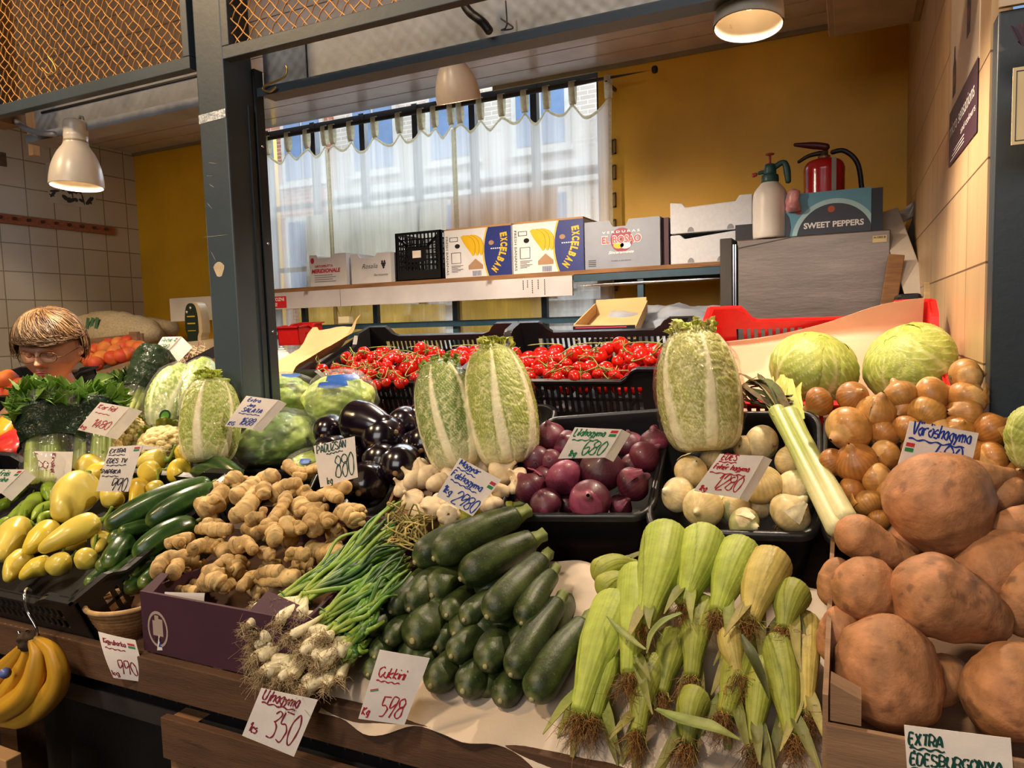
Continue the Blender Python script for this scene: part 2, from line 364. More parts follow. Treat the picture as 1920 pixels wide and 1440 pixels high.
# ================================================================ the room
YB = 3.5; XL = -4.45; XR = .207; ZC = 2.84
def brickmat(name, c1, c2, mortar, scale, bw, rh, mort=.012, rough=.4, axis='XZ', bump=.3, off=0., offset=(0, 0, 0), nvar=.06, stretch=None, msm=.2):
    m, nt, b = nodemat(name); n = nt.nodes; tc = n.new('ShaderNodeTexCoord')
    gp = n.new('ShaderNodeNewGeometry'); sp = n.new('ShaderNodeSeparateXYZ'); L(nt, gp.outputs['Position'], sp.inputs[0]); cb = n.new('ShaderNodeCombineXYZ')
    L(nt, sp.outputs['Y' if axis[0] == 'Y' else 'X'], cb.inputs[0]); L(nt, sp.outputs['Z' if axis[1] == 'Z' else 'Y'], cb.inputs[1])
    mp = n.new('ShaderNodeMapping'); mp.inputs['Location'].default_value = offset; L(nt, cb.outputs[0], mp.inputs[0])
    br = n.new('ShaderNodeTexBrick'); br.offset = off; br.squash = 1; br.inputs['Color1'].default_value = (*hx(c1), 1); br.inputs['Color2'].default_value = (*hx(c2), 1); br.inputs['Mortar'].default_value = (*hx(mortar), 1)
    br.inputs['Scale'].default_value = 1; br.inputs['Brick Width'].default_value = bw; br.inputs['Row Height'].default_value = rh; br.inputs['Mortar Size'].default_value = mort; br.inputs['Mortar Smooth'].default_value = msm
    L(nt, mp.outputs[0], br.inputs['Vector'])
    nz = n.new('ShaderNodeTexNoise'); nz.inputs['Scale'].default_value = 3; nz.inputs['Detail'].default_value = 8
    if stretch:
        m3 = n.new('ShaderNodeMapping'); m3.inputs['Scale'].default_value = stretch; L(nt, gp.outputs['Position'], m3.inputs[0]); L(nt, m3.outputs[0], nz.inputs['Vector'])
    else: L(nt, gp.outputs['Position'], nz.inputs['Vector'])
    mr = n.new('ShaderNodeMapRange'); mr.inputs['From Min'].default_value = .3; mr.inputs['From Max'].default_value = .7; mr.inputs['To Min'].default_value = 1-nvar; mr.inputs['To Max'].default_value = 1+nvar; L(nt, nz.outputs['Fac'], mr.inputs[0])
    mx = n.new('ShaderNodeMix'); mx.data_type = 'RGBA'; mx.blend_type = 'MULTIPLY'; mx.inputs['Factor'].default_value = 1; L(nt, br.outputs['Color'], mx.inputs[6]); L(nt, mr.outputs[0], mx.inputs[7])
    L(nt, mx.outputs[2], b.inputs['Base Color']); b.inputs['Roughness'].default_value = rough
    bp = n.new('ShaderNodeBump'); bp.inputs['Strength'].default_value = bump; bp.inputs['Distance'].default_value = .004; bp.invert = True; L(nt, br.outputs['Fac'], bp.inputs['Height']); L(nt, bp.outputs[0], b.inputs['Normal'])
    return m
M_yel = vmat('yellow_wall_paint', .5, '#dba616', 2.2, .12, .1, 60, spots=(1.3, .62, '#a9741a', .5))
M_tileL = brickmat('left_wall_tiles', '#c2b9a4', '#bbb29c', '#84785f', 1, .165, .165, .0035, .25, 'YZ', offset=(0.047, -.0178, 0))
M_tileR = brickmat('right_wall_tiles', '#c9ab84', '#bf9f78', '#6d5138', 1, .35, .174, .0022, .35, 'YZ', offset=(.05, .058, 0), nvar=.1, stretch=(1, 9, 1.2))
M_floor = vmat('hall_floor', .6, '#4a443d', 5, .2, .2)
M_hall = vmat('hall_plaster', .9, '#6e604e', 2, .1, 0)
mb = MB(); mb.box((-9, -6, -.1), (5, 3.6, 0)); struct('floor', mb, M_floor)
mb = MB(); mb.box((-9, YB, 0), (-3.29, YB+.12, ZC)); mb.box((-1.13, YB, 0), (XR, YB+.12, ZC)); mb.box((-3.29, YB, 0), (-1.13, YB+.12, 1.2)); struct('wall_back', mb, M_yel)
mb = MB(); mb.box((-9, YB+.01, ZC+.06), (5, YB+.12, 6)); struct('wall_back_upper', mb, M_hall)
mb = MB(); mb.box((XL-.05, 1.35, 0), (XL, YB, ZC)); struct('wall_left', mb, M_tileL)
mb = MB(); mb.box((XR, 1.47, 0), (XR+.03, YB, ZC)); struct('wall_right', mb, M_tileR)
mb = MB(); mb.box((-9, -6.1, 0), (5, -6, 6)); struct('wall_front', mb, M_hall)
mb = MB(); mb.box((-9.1, -6, 0), (-9, 3.6, 6)); struct('wall_hall_left', mb, M_hall)
mb = MB(); mb.box((5, -6, 0), (5.1, 3.6, 6)); struct('wall_hall_right', mb, M_hall)
mb = MB(); mb.box((-9, -6, 6), (5, 3.6, 6.1)); struct('ceiling_hall', mb, M_hall)
M_ceil = vmat('ceiling_slat_paint', .22, '#d0c9c8', 6, .08, .12, 25, spec=.6)
mb = MB()
y = YB-.15*14
while y < YB-.01:
    mb.box((-9, y+.004, ZC), (5, y+.15-.004, ZC+.02)); y += .15
mb.box((-9, 1.35, ZC+.012), (5, YB, ZC+.05)); struct('ceiling', mb, M_ceil)
mb = MB(); mb.box((-1.7, YB-.012, ZC-.022), (XR, YB, ZC)); mb.box((XL, YB-.012, ZC-.018), (-3.6, YB, ZC)); struct('trim_1', mb, vmat('cornice', .6, '#8c7a55', 8, .1, .1))
# ceiling box above the right corner
mb = MB(); P0 = onZ(1625, 38, 2.62); mb.box((-.08, 2.55, 2.6), (XR, 2.95, ZC)); mb.box((-.06, 2.57, 2.592), (XR-.02, 2.93, 2.6)); o = struct('trim_2', mb, vmat('boxing', .5, '#a9967c', 8, .1, .1), .004)
# window
M_bar = vmat('window_frame_paint', .4, '#2c2f33', 30, .1, .1)
GL = film('window_pane_glass', (.95, .98, 1), .02, .05, 5, rough=.02)
wn = thing('window_1', None, None, (-2.2, YB+.06, 2.0)); wn['kind'] = 'structure'
mb = MB()
for x in np.arange(-3.29, -1.12, .36): mb.box((x-.018, YB+.03, 1.2), (x+.018, YB+.07, ZC))
for z in (1.22, 1.6, 1.98, 2.36, 2.5, ZC-.02): mb.box((-3.29, YB+.035, z-.014), (-1.13, YB+.065, z+.014)) if z != 2.5 else None
mb.build('window_frame', M_bar, wn)
mb = MB(); mb.box((-3.29, YB+.048, 1.2), (-1.13, YB+.052, ZC)); mb.build('window_pane', GL, wn)
# street outside
M_brick = brickmat('outside_brick', '#a9694e', '#b5765a', '#c9b6a4', 1, .25, .075, .008, .8, 'XZ', off=.5)
M_pale = brickmat('outside_pale_brick', '#cdbfb0', '#c4b4a4', '#e4dcd0', 1, .28, .08, .008, .8, 'XZ', off=.5)
M_stone = vmat('outside_stone', .8, '#cfc8bd', 4, .08, .1)
M_glassd = vmat('outside_window_glass', .1, '#6f86a8', 3, .1, 0)
bd = thing('building', 'pale brick building with tall windows seen across the street', 'building', (-4, 12, 0))
mb = MB(); mb.box((-16, 12, -1), (8, 12.4, 12)); mb.build('facade', M_pale, bd)
mb = MB(); mb.box((-16, 11.95, -1), (-9.4, 12, 12)); mb.build('red_brick_facade', M_brick, bd)
mb = MB()
for z in (1.2, 2.0, 4.0, 4.25): mb.box((-9.4, 11.9-.06*(z < 4), z), (8, 12, z+.14))
mb.build('cornice', M_stone, bd)
for x in np.arange(-10.6, 3, 1.75):
    for z in (2.35, 4.7):
        f = MB(); f.box((x-.1, 11.9, z-.1), (x+1.0, 11.99, z+1.6)); f.box((x-.16, 11.84, z-.16), (x+1.06, 11.9, z-.08)); fo = f.build('window', M_stone, bd)
        g = MB(); g.box((x, 11.88, z), (x+.42, 11.9, z+1.5)); g.box((x+.48, 11.88, z), (x+.9, 11.9, z+1.5)); g.build('pane', M_glassd, fo)
mb = MB(); mb.box((-16, 3.7, -.2), (8, 12, -.1)); struct('trim_3', mb, vmat('pavement', .9, '#8a8884', 4, .1, .1))
# ---------------------------------------------------------------- curtain and rod
def curtmat():
    m, nt, b = nodemat('sheer_curtain'); n = nt.nodes
    tc = n.new('ShaderNodeTexCoord'); mp = n.new('ShaderNodeMapping'); mp.inputs['Scale'].default_value = (60, 60, 1.5); L(nt, tc.outputs['Object'], mp.inputs[0])
    nz = n.new('ShaderNodeTexNoise'); nz.inputs['Scale'].default_value = 1; L(nt, mp.outputs[0], nz.inputs['Vector'])
    mr = n.new('ShaderNodeMapRange'); mr.inputs['To Min'].default_value = .42; mr.inputs['To Max'].default_value = .8; L(nt, nz.outputs['Fac'], mr.inputs[0])
    tr = n.new('ShaderNodeBsdfTransparent'); tl = n.new('ShaderNodeBsdfTranslucent'); df = n.new('ShaderNodeBsdfDiffuse')
    tl.inputs[0].default_value = (.92, .9, .84, 1); df.inputs[0].default_value = (.82, .8, .74, 1)
    a = n.new('ShaderNodeMixShader'); a.inputs[0].default_value = .45; L(nt, tl.outputs[0], a.inputs[1]); L(nt, df.outputs[0], a.inputs[2])
    c = n.new('ShaderNodeMixShader'); L(nt, mr.outputs[0], c.inputs[0]); L(nt, tr.outputs[0], c.inputs[1]); L(nt, a.outputs[0], c.inputs[2])
    L(nt, c.outputs[0], n['Material Output'].inputs[0]); return m
M_curt = curtmat(); M_tab = vmat('curtain_tab', .9, '#cfc6a6', 60, .1, .1, transl=.5)
M_rod = vmat('black_iron', .45, '#1d1b1c', 50, .1, .15)
yr = 3.36; rodz = 2.735
mb = MB(); tube(mb, [(-3.55, yr, rodz), (-.82, yr, rodz)], .012, n=6, m=10); tube(mb, [(-1.04, YB, rodz-.02), (-1.04, yr, rodz-.02), (-1.04, yr-.005, rodz)], .01, n=8)
tube(mb, [(-.83, yr, rodz), (-.80, yr, rodz)], .018, n=8, m=10)
o = mb.build('curtain_rod', M_rod); tag(o, 'black iron curtain rod running just below the white slatted ceiling', 'curtain rod')
mb = MB(); mb.box((-1.04, YB-.012, 2.66), (-.86, YB, 2.7)); 
def curtain(x0, x1, tabs, label, seed, z0=1.25):
    t = thing('curtain', label, 'curtain', ((x0+x1)/2, yr, z0), 'sheer curtains on the rod')
    n = 120; x = np.linspace(x0, x1, n); z = np.linspace(0, 1, 30)
    tx = np.array(tabs); X, Zq = np.meshgrid(x, z, indexing='ij')
    dn = np.abs(x[:, None]-tx[None]).min(1); gap = np.diff(np.sort(tx)).mean()/2
    top = 2.64-.05*np.sin(np.minimum(dn/gap, 1)*1.57)**1.3*(1+.3*np.sin(x*23+seed))-.012*np.maximum(dn/gap-1, 0)
    Y = yr+.016*np.sin(x*58+seed*2)[:, None]*(.35+Zq*.9)+.02*np.sin(x*23+seed)[:, None]*Zq+.006*np.sin(x*131)[:, None]*Zq
    ZZ = top[:, None]*(1-Zq)+z0*Zq
    mb = MB(); mb.grid(np.stack([X+.01*np.sin(X*20)*Zq, Y, ZZ], -1)); mb.build('cloth', M_curt, t)
    hb = MB(); hem = np.stack([x, yr+.016*np.sin(x*58+seed*2)*.35-.002, top], 1)
    hb.grid(np.stack([hem+[0, 0, .004], hem-[0, 0, .012]], 1)); hb.build('hem', M_tab, t)
    for q in tx:
        hb = MB(); a = np.linspace(0, 2*np.pi, 20); zt = 2.64
        path = np.stack([np.full(20, q), yr+.016*np.sin(a), np.where(np.cos(a) > 0, rodz+.016*np.cos(a), (zt-rodz)*(-np.cos(a))**.6+rodz)], 1)
        wv = np.array([.016, 0, 0]); hb.grid(np.stack([path-wv, path+wv], 1)); hb.build('tab', M_tab, t)
    for q in (x0+.008, x1-.008):
        hb = MB(); zz = np.linspace(2.62, z0, 20); p = np.stack([np.full(20, q), yr+np.interp(q, x, Y[:, 10])-yr+.0*zz-.003, zz], 1); hb.grid(np.stack([p-[.007, 0, 0], p+[.007, 0, 0]], 1)); hb.build('side_hem', M_tab, t)
rx = lambda px, py: onY(px, py, yr)[0]
curtain(rx(497, 280), rx(611, 260), [rx(502, 270), rx(540, 262), rx(575, 258), rx(608, 250)], 'narrow sheer curtain panel beside the dark post', 1)
curtain(rx(614, 260), rx(848, 220), [rx(623, 250), rx(657, 243), rx(702, 233), rx(748, 225), rx(789, 212), rx(814, 208), rx(845, 200)], 'sheer curtain panel behind the small fruit boxes and black crate', 2)
curtain(rx(852, 220), rx(1146, 150), [rx(862, 200), rx(900, 196), rx(940, 185), rx(983, 172), rx(1024, 165), rx(1073, 150), rx(1140, 140)], 'wide sheer curtain panel reaching the yellow wall', 3)
# cardboard sheets leaning in the window
M_card = vmat('cardboard', .85, '#b08a5e', 12, .08, .1, 30, stretch=(1, 1, 6)); M_cardw = vmat('window_cardboard', .85, '#c9a888', 12, .08, .1, 30, transl=.75)
M_greyc = vmat('grey_cardboard', .85, '#d8d4c8', 12, .08, .1, transl=.8)
M_yfab = vmat('pale_yellow_sheet', .85, '#e8cf86', 8, .1, .1, transl=.8)
def wsheet(pts, y, name, label, m, cat):
    q = [onY(a, b, y) for a, b in pts]; mb = MB(); mb.prism([(p[0]-q[0][0], p[2]-q[0][2]) for p in q], (q[0][0], y, q[0][2]), (1, 0, 0), (0, 0, 1), (0, 1, 0), th=.004)
    tag(mb.build(name, m), label, cat)
wsheet([(845, 372), (1045, 350), (1045, 560), (845, 560)], 3.45, 'cardboard_sheet', 'brown cardboard sheet in the window behind the banana boxes', M_cardw, 'cardboard sheet')
wsheet([(575, 405), (782, 380), (782, 560), (575, 560)], 3.46, 'grey_board', 'grey board in the window behind the small fruit boxes', M_greyc, 'board')
wsheet([(787, 380), (838, 372), (838, 560), (787, 560)], 3.455, 'narrow_board', 'narrow grey board in the window behind the tall black crate', M_greyc, 'board')
wsheet([(560, 570), (835, 570), (835, 650), (560, 650)], 3.44, 'yellow_sheet', 'pale yellow sheet hung low in the window under the shelf', M_yfab, 'sheet')
wsheet([(862, 560), (1022, 560), (1022, 650), (862, 650)], 3.44, 'yellow_sheet', 'square yellow sheet low in the window left of the blue table leg', M_yfab, 'sheet')
# ---------------------------------------------------------------- long shelf
M_shelfw = vmat('worn_white_board', .55, '#c3c2c8', 5, .08, .15, spots=(7, .68, '#6a5240', .8))
M_wood = vmat('rough_wood', .8, '#8a6442', 6, .18, .4, 30, stretch=(1, 12, 12), spots=(5, .66, '#4a3322', .7))
M_blue = vmat('blue_grey_steel', .4, '#27485c', 30, .08, .1)
M_chrome = vmat('chrome', .2, '#c8c8cc', 20, .03, 0, metal=1)
sh = thing('shelf', 'long worn white shelf in front of the curtains carrying the fruit boxes', 'shelf', (-2, 3.3, 1.8))
SY = 3.06; ZS = 1.832
mb = MB(); mb.box((-3.3, SY, ZS-.022), (-1.12, 3.46, ZS)); mb.build('board', M_wood, sh)
mb = MB(); mb.box((-3.3, SY-.012, 1.722), (-2.402, SY, ZS-.022)); mb.build('fascia', M_shelfw, sh)
mb = MB(); mb.box((-2.398, SY-.012, 1.722), (-1.121, SY, ZS-.022)); mb.build('fascia', M_shelfw, sh)
mb = MB(); mb.box((-1.12, SY, ZS-.018), (-.45, 3.46, ZS)); mb.build('board', M_wood, sh)
mb = MB(); mb.box((-1.12, SY+.004, ZS-.05), (-.45, SY+.03, ZS-.018)); mb.box((-1.12, 3.4, ZS-.05), (-.45, 3.43, ZS-.018)); mb.build('steel_rail', M_blue, sh)
mb = MB(); tube(mb, [(-1.1, SY+.01, ZS-.068), (-.45, SY+.01, ZS-.068)], .008, n=5, m=10); mb.build('chrome_tube', M_chrome, sh)
mb = MB(); mb.box((-.832, SY+.01, .9), (-.806, SY+.036, ZS-.05)); mb.build('steel_leg', M_blue, sh)
for x in (-2.8, -2.31, -1.82, -1.33):
    mb = MB(); mb.box((x-.014, 3.22, .9), (x+.014, 3.248, ZS-.1)); mb.build('steel_leg', M_blue, sh)
mb = MB(); mb.box((-3.4, 3.2, 1.60), (-.85, 3.22, 1.63)); mb.build('steel_rail', M_blue, sh)
for x in (-2.86, -2.35, -1.37, -.9):
    mb = MB(); a = np.array([x, 3.2, 1.6]); b = np.array([x+.02, 2.75, 1.5]); tube(mb, [a, b], .012, n=4, m=4); mb.build('steel_brace', M_blue, sh)
# pencil marks on the fascia
mb = MB()
for px_ in (982, 990, 999, 1010, 1022):
    zt = 1.80
    for k in range(RS.randint(4, 9)):
        x = onY(px_, 520, SY)[0]; mb.box((x, SY-.0132, zt-k*.009-.006), (x+.004, SY-.012, zt-k*.009)); 
mb.build('pencil_note', vmat('pencil', .7, '#333333', 10, 0, 0), sh)
mb = MB(); S_ = onY(518, 565, SY-.014); mb.box((-3.0, SY-.0145, 1.728), (-2.762, SY-.0125, 1.79)); sg = thing('warning_sign', 'red warning sign with white capitals on the white shelf edge', 'sign', (-2.85, SY-.014, 1.76))
mb.build('sign_plate', vmat('sign_red', .4, '#c8202c', 20, .03, 0), sg)
mb = MB(); txt(mb, 'NYOZNI', (-2.87, SY-.0145, 1.766), (1, 0, 0), (0, 0, 1), (0, -1, 0), .017, .095, bold=.02); txt(mb, 'OS!', (-2.865, SY-.0145, 1.738), (1, 0, 0), (0, 0, 1), (0, -1, 0), .017, .04, bold=.02)
mb.build('lettering', vmat('white_ink', .5, '#f4f0ec', 20, .02, 0), sg)
# hanging socket box under the shelf
hb = thing('junction_box', 'small cream electrical box hanging on wires under the shelf', 'electrical box', (-2.55, 3.06, 1.66))
mb = MB(); c = onY(648, 600, 3.08); mb.box((c[0]-.035, 3.06, c[2]-.018), (c[0]+.035, 3.1, c[2]+.018)); mb.build('case', vmat('cream_plastic', .4, '#d8cfae', 20, .04, 0), hb, bevel=.004)
mb = MB(); tube(mb, [(c[0]-.03, 3.08, c[2]+.015), (c[0]-.06, 3.08, 1.735)], .0025, n=4, m=5); tube(mb, [(c[0]+.03, 3.08, c[2]+.015), (c[0]+.05, 3.08, 1.735)], .0025, n=4, m=5); mb.build('wire', vmat('tan_wire', .6, '#8a7a50', 20, .04, 0), hb)
# ---------------------------------------------------------------- boxes on the shelf
def carton(name, label, cat, x0, x1, y0, y1, z0, z1, m, th=.006, notch=None, topopen=True, group=None, rotz=0, inner=None):
    """open cardboard box; notch=(centre 0..1, half width, drop) cut in the front rim; returns (thing, front frame)"""
    t = thing(name, label, cat, ((x0+x1)/2, (y0+y1)/2, z0), group); mb = MB(); H = z1-z0; Wd = x1-x0
    if notch:
        c_, hw, dr = notch; a, b = (c_-hw)*Wd, (c_+hw)*Wd; pts = [(0, 0), (Wd, 0), (Wd, H), (b+.01, H), (b-.005, H-dr), (a+.005, H-dr), (a-.01, H), (0, H)]
    else: pts = [(0, 0), (Wd, 0), (Wd, H), (0, H)]
    mb.prism(pts, (x0, y0, z0), (1, 0, 0), (0, 0, 1), (0, 1, 0), th=th)
    mb.box((x0, y1-th, z0), (x1, y1, z1)); mb.box((x0, y0+th, z0), (x0+th, y1-th, z1)); mb.box((x1-th, y0+th, z0), (x1, y1-th, z1)); mb.box((x0+th, y0+th, z0), (x1-th, y1-th, z0+th))
    if not topopen: mb.box((x0, y0, z1-th), (x1, y1, z1))
    mb.build('carton_body', m, t); return t, (np.array([x0, y0-.0008, z0]), np.array([1., 0, 0]), np.array([0, 0, 1.]), np.array([0, -1., 0]))
M_wcard = vmat('white_carton', .6, '#d9dbe0', 12, .04, .08)
M_navy = vmat('navy_print', .5, '#22317a', 12, .04, 0); M_yp = vmat('yellow_print', .5, '#dfb41e', 12, .04, 0)
M_blk = vmat('black_print', .5, '#2a2a30', 12, .04, 0); M_brn = vmat('hole_shadow_brown', .8, '#a68468', 12, .04, 0)
M_hole = vmat('dark_hole', .9, '#151312', 12, .04, 0)
M_wink = vmat('white_print', .5, '#efeef0', 12, .02, 0); M_grp = vmat('red_print', .5, '#c4243a', 12, .04, 0); M_mag = vmat('plum_print', .5, '#8c2048', 12, .04, 0)
def banana_box(x0, x1, label):
    t, (o, u, v, nn) = carton('banana_box', label, 'cardboard box', x0, x1, SY+.02, SY+.37, ZS, ZS+.228, M_wcard, group='banana boxes on the shelf')
    W = x1-x0; H = .228; PR = lambda mb, pts, mi, li=0: mb.prism(pts, o+nn*li, u, v, nn, mi=mi)
    mb = MB(); arc = [(W*(.60+.10*(1-math.cos((k/8-.5)*2.2))*1.2), H*k/8) for k in range(9)]
    PR(mb, arc+[(W, H), (W, 0)], 0, 0)
    arcs = [(p[0]-.008, p[1]) for p in arc]; PR(mb, arcs+[(p[0]-.001, p[1]) for p in arc[::-1]], 1, .0002)
    # bunch of bananas drawing
    for q in range(3):
        c0 = (W*(.27+.05*q), H*.86); pts = []; pts2 = []
        for k in range(9):
            a = k/8; wq = .022*math.sin(3.14*(a*.85+.1)); cx = c0[0]+W*.17*math.sin(a*1.5)+q*.004; cy = c0[1]-H*.42*a**1.4
            pts.append((cx-wq, cy-wq*.5)); pts2.append((cx+wq, cy+wq*.5))
        PR(mb, pts+pts2[::-1], 1, .0003+.0002*q)
        for k in range(8):
            a, b = pts2[k], pts2[k+1]; PR(mb, [a, b, (b[0]+.0016, b[1]), (a[0]+.0016, a[1])], 2, .0008+.0002*q)
    PR(mb, [(W*.36, H*.16), (W*.58, H*.16), (W*.58, H*.24), (W*.47, H*.38), (W*.36, H*.24)], 3, .0002)
    for cx, cy, mi in ((W*.2, H*.66, 5), (W*.71, H*.68, 3)):
        PR(mb, [(cx+.012*math.cos(a)*1.2, cy+.011*math.sin(a)) for a in np.linspace(0, 6.1, 12)], mi, .0006)
    for k in range(14): PR(mb, [(W*.42+k*.0034, H*.02), (W*.42+k*.0034+.0018, H*.02), (W*.42+k*.0034+.0018, H*.13), (W*.42+k*.0034, H*.13)], 0, .0002)
    for (a, b, c_, d) in ((.1, .30, .25, .52), (.08, .76, .21, .84)):
        for r in ((a, b, c_, b+.01), (a, d, c_, d+.01), (a, b, a+.01, d), (c_-.008, b, c_, d)): PR(mb, [(W*r[0], H*r[1]), (W*r[2], H*r[1]), (W*r[2], H*r[3]), (W*r[0], H*r[3])], 4, .0002)
    for k in range(6): PR(mb, [(W*.1, H*(.12+k*.026)), (W*(.2+.04*(k % 3)), H*(.12+k*.026)), (W*(.2+.04*(k % 3)), H*(.13+k*.026)), (W*.1, H*(.13+k*.026))], 4, .0002)
    txt(mb, 'FRESH BANANAS', o+u*W*.022+v*H*.87, (0, 0, -1), (1, 0, 0), nn, .0125, H*.8, mi=4, bold=.0)
    for k, ch in enumerate('EXCELBAN'):
        a = k/8; Q = lambda a: np.array([W*(.86-.16*a**2.4+.02*math.sin(a*3)), 0, H*(.86-.74*a)]); tq = nrm(Q(a+.06)-Q(a-.02))
        txt(mb, ch, o+Q(a)-[.006, 0, 0], tq, (-tq[2], 0, tq[0]), nn, .032, width=.019, mi=1, bold=.05)
    for k in range(7): PR(mb, [(W*(.7+.03*k), H*.55), (W*(.72+.03*k), H*.55), (W*(.72+.03*k), H*.57), (W*(.7+.03*k), H*.57)], 6, .0004)
    mb.build('printed_design', [M_navy, M_yp, M_blk, M_brn, M_blk, M_hole, M_wink], t)
    return t
t1 = banana_box(-1.785, -1.428, 'white and navy banana box next to the black crate')
t2 = banana_box(-1.42, -1.075, 'white and navy banana box next to the grey carton')
for t_, x0, x1 in ((t1, -1.785, -1.428), (t2, -1.42, -1.075)):
    mb = MB(); mb.box((x0+.004, SY+.03, ZS+.22), (x1-.004, SY+.365, ZS+.238)); mb.build('inner_lid', M_card, t_)
# grey carton
M_gcar = vmat('grey_carton', .5, '#8b94a6', 12, .05, .05)
t, (o, u, v, nn) = carton('fruit_carton', 'grey printed carton with plum lettering beside the banana boxes', 'cardboard box', -1.064, -.73, SY+.005, SY+.3, ZS, ZS+.205, M_gcar, notch=(.47, .1, .028))
W, H = .334, .205; mb = MB(); E = lambda cx, cy, a, b, mi, li, mb_=None: mb.prism([(cx+a*math.cos(q), cy+b*math.sin(q)) for q in np.linspace(0, 6.1, 18)], o+nn*li, u, v, nn, mi=mi)
E(W*.5, H*.58, .05, .052, 0, 0); E(W*.46, H*.47, .024, .014, 2, .0002); E(W*.55, H*.46, .024, .014, 3, .0002)
txt(mb, 'EL ROSAO', o+u*W*.235+v*H*.52, u, v, nn, .031, W*.53, mi=1, bold=.06, lift=.0008); txt(mb, 'EL ROSAO', o+u*W*.24+v*H*.524, u, v, nn, .029, W*.515, mi=4, bold=.02, lift=.0012)
txt(mb, 'V E R D U R A S', o+u*W*.24+v*H*.73, u, v, nn, .009, W*.5, mi=1, bold=.02, lift=.0008)
txt(mb, 'Sinceramente', o+u*W*.32+v*H*.3, u, v, nn, .012, W*.34, mi=1, bold=.02, shear=.4); txt(mb, 'frutas y verduras', o+u*W*.36+v*H*.14, u, v, nn, .006, W*.26, mi=5, bold=0)
for k in range(4): mb.box((o[0]+.015, o[1]-.0006, o[2]+.012+k*.008), (o[0]+.05, o[1]-.0002, o[2]+.015+k*.008), mi=5)
mb.build('printed_design', [M_mag, M_wink, M_yp, M_wink, M_grp, M_blk], t)
mb = MB(); mb.box((-.728, SY+.03, ZS), (-.7, SY+.33, ZS+.2)); o = mb.build('plum_board', vmat('plum_board', .6, '#4a2a38', 10, .08, .05)); tag(o, 'dark plum folded board between grey carton and foam boxes', 'board')
# small boxes
t, (o, u, v, nn) = carton('fruit_box', 'low white fruit box with bold red lettering', 'cardboard box', -2.605, -2.365, SY+.005, SY+.25, ZS, ZS+.165, M_wcard, notch=(.45, .22, .018), group='small white fruit boxes on the shelf')
mb = MB(); txt(mb, 'ORTOFRUTTA', o+u*.035+v*.098, u, v, nn, .012, .12, mi=0, bold=.03); txt(mb, 'MERIDIONALE', o+u*.012+v*.07, u, v, nn, .02, .19, mi=0, bold=.04, shear=.2)
for k in range(4): mb.box((o[0]+.03, o[1]-.0006, o[2]+.022+k*.011), (o[0]+.17-.02*(k % 2), o[1]-.0002, o[2]+.026+k*.011), mi=1)
mb.prism([(.02+.012*math.cos(q), .135+.016*math.sin(q)) for q in np.linspace(0, 6, 12)], o, u, v, nn, mi=0)
mb.build('printed_design', [M_grp, vmat('grey_print', .6, '#8a8a90', 9, 0, 0)], t)
t, (o, u, v, nn) = carton('fruit_box', 'low white fruit box with thin script writing and grapes', 'cardboard box', -2.335, -2.09, SY+.005, SY+.25, ZS, ZS+.15, M_wcard, notch=(.42, .2, .02), group='small white fruit boxes on the shelf')
mb = MB(); txt(mb, 'Rosalia', o+u*.07+v*.075, u, v, nn, .024, .095, mi=1, bold=-.005, shear=.35); txt(mb, 'fantasia', o+u*.14+v*.035, u, v, nn, .012, .085, mi=1, bold=-.005, shear=.3)
for k, (a, b) in enumerate([(0, 0), (1, 0), (2, 0), (.5, -1), (1.5, -1), (1, -2), (.2, 1), (1.8, 1)]): mb.prism([(.192+a*.009+.006*math.cos(q), .095+b*.01+.006*math.sin(q)) for q in np.linspace(0, 5.6, 8)], o, u, v, nn, mi=1)
mb.build('printed_design', [M_grp, M_blk], t)
# ---------------------------------------------------------------- latticed wall helper for plastic crates
def lattice(mb, o, u, v, n, Lw, H, th=.005, top=.02, bot=.02, pitch=.02, rib=.008, rows=1, prof=None, solid=.0, mi=0):
    """slotted wall; prof(x)->top height"""
    o, u, v, n = [np.array(q, float) for q in (o, u, v, n)]
    def R(x0, z0, x1, z1): mb.prism([(x0, z0), (x1, z0), (x1, z1), (x0, z1)], o, u, v, n, th=th, mi=mi)
    pf = prof or (lambda x: H)
    hm = min(pf(x) for x in np.linspace(0, Lw, 15)); R(0, 0, Lw, bot)
    xs = np.linspace(0, Lw, 25)
    if prof:
        pts = [(0, hm-top)]+[(Lw, hm-top)]+[(x, pf(x)) for x in xs[::-1]]; mb.prism(pts, o, u, v, n, th=th, mi=mi)
    else: R(0, H-top, Lw, H)
    if solid: R(0, bot, solid, hm-top); R(Lw-solid, bot, Lw, hm-top)
    x = solid+pitch
    while x < Lw-solid-rib: R(x, bot, x+rib, hm-top); x += pitch
    for k in range(1, rows): z = bot+(hm-top-bot)*k/rows; R(solid, z-rib/2, Lw-solid, z+rib/2)
def tiltframe(yaw, slope):
    u = np.array([math.cos(yaw), math.sin(yaw), 0]); w_ = np.array([-math.sin(yaw)*math.cos(slope), math.cos(yaw)*math.cos(slope), math.sin(slope)]); return u, w_, np.cross(u, w_)
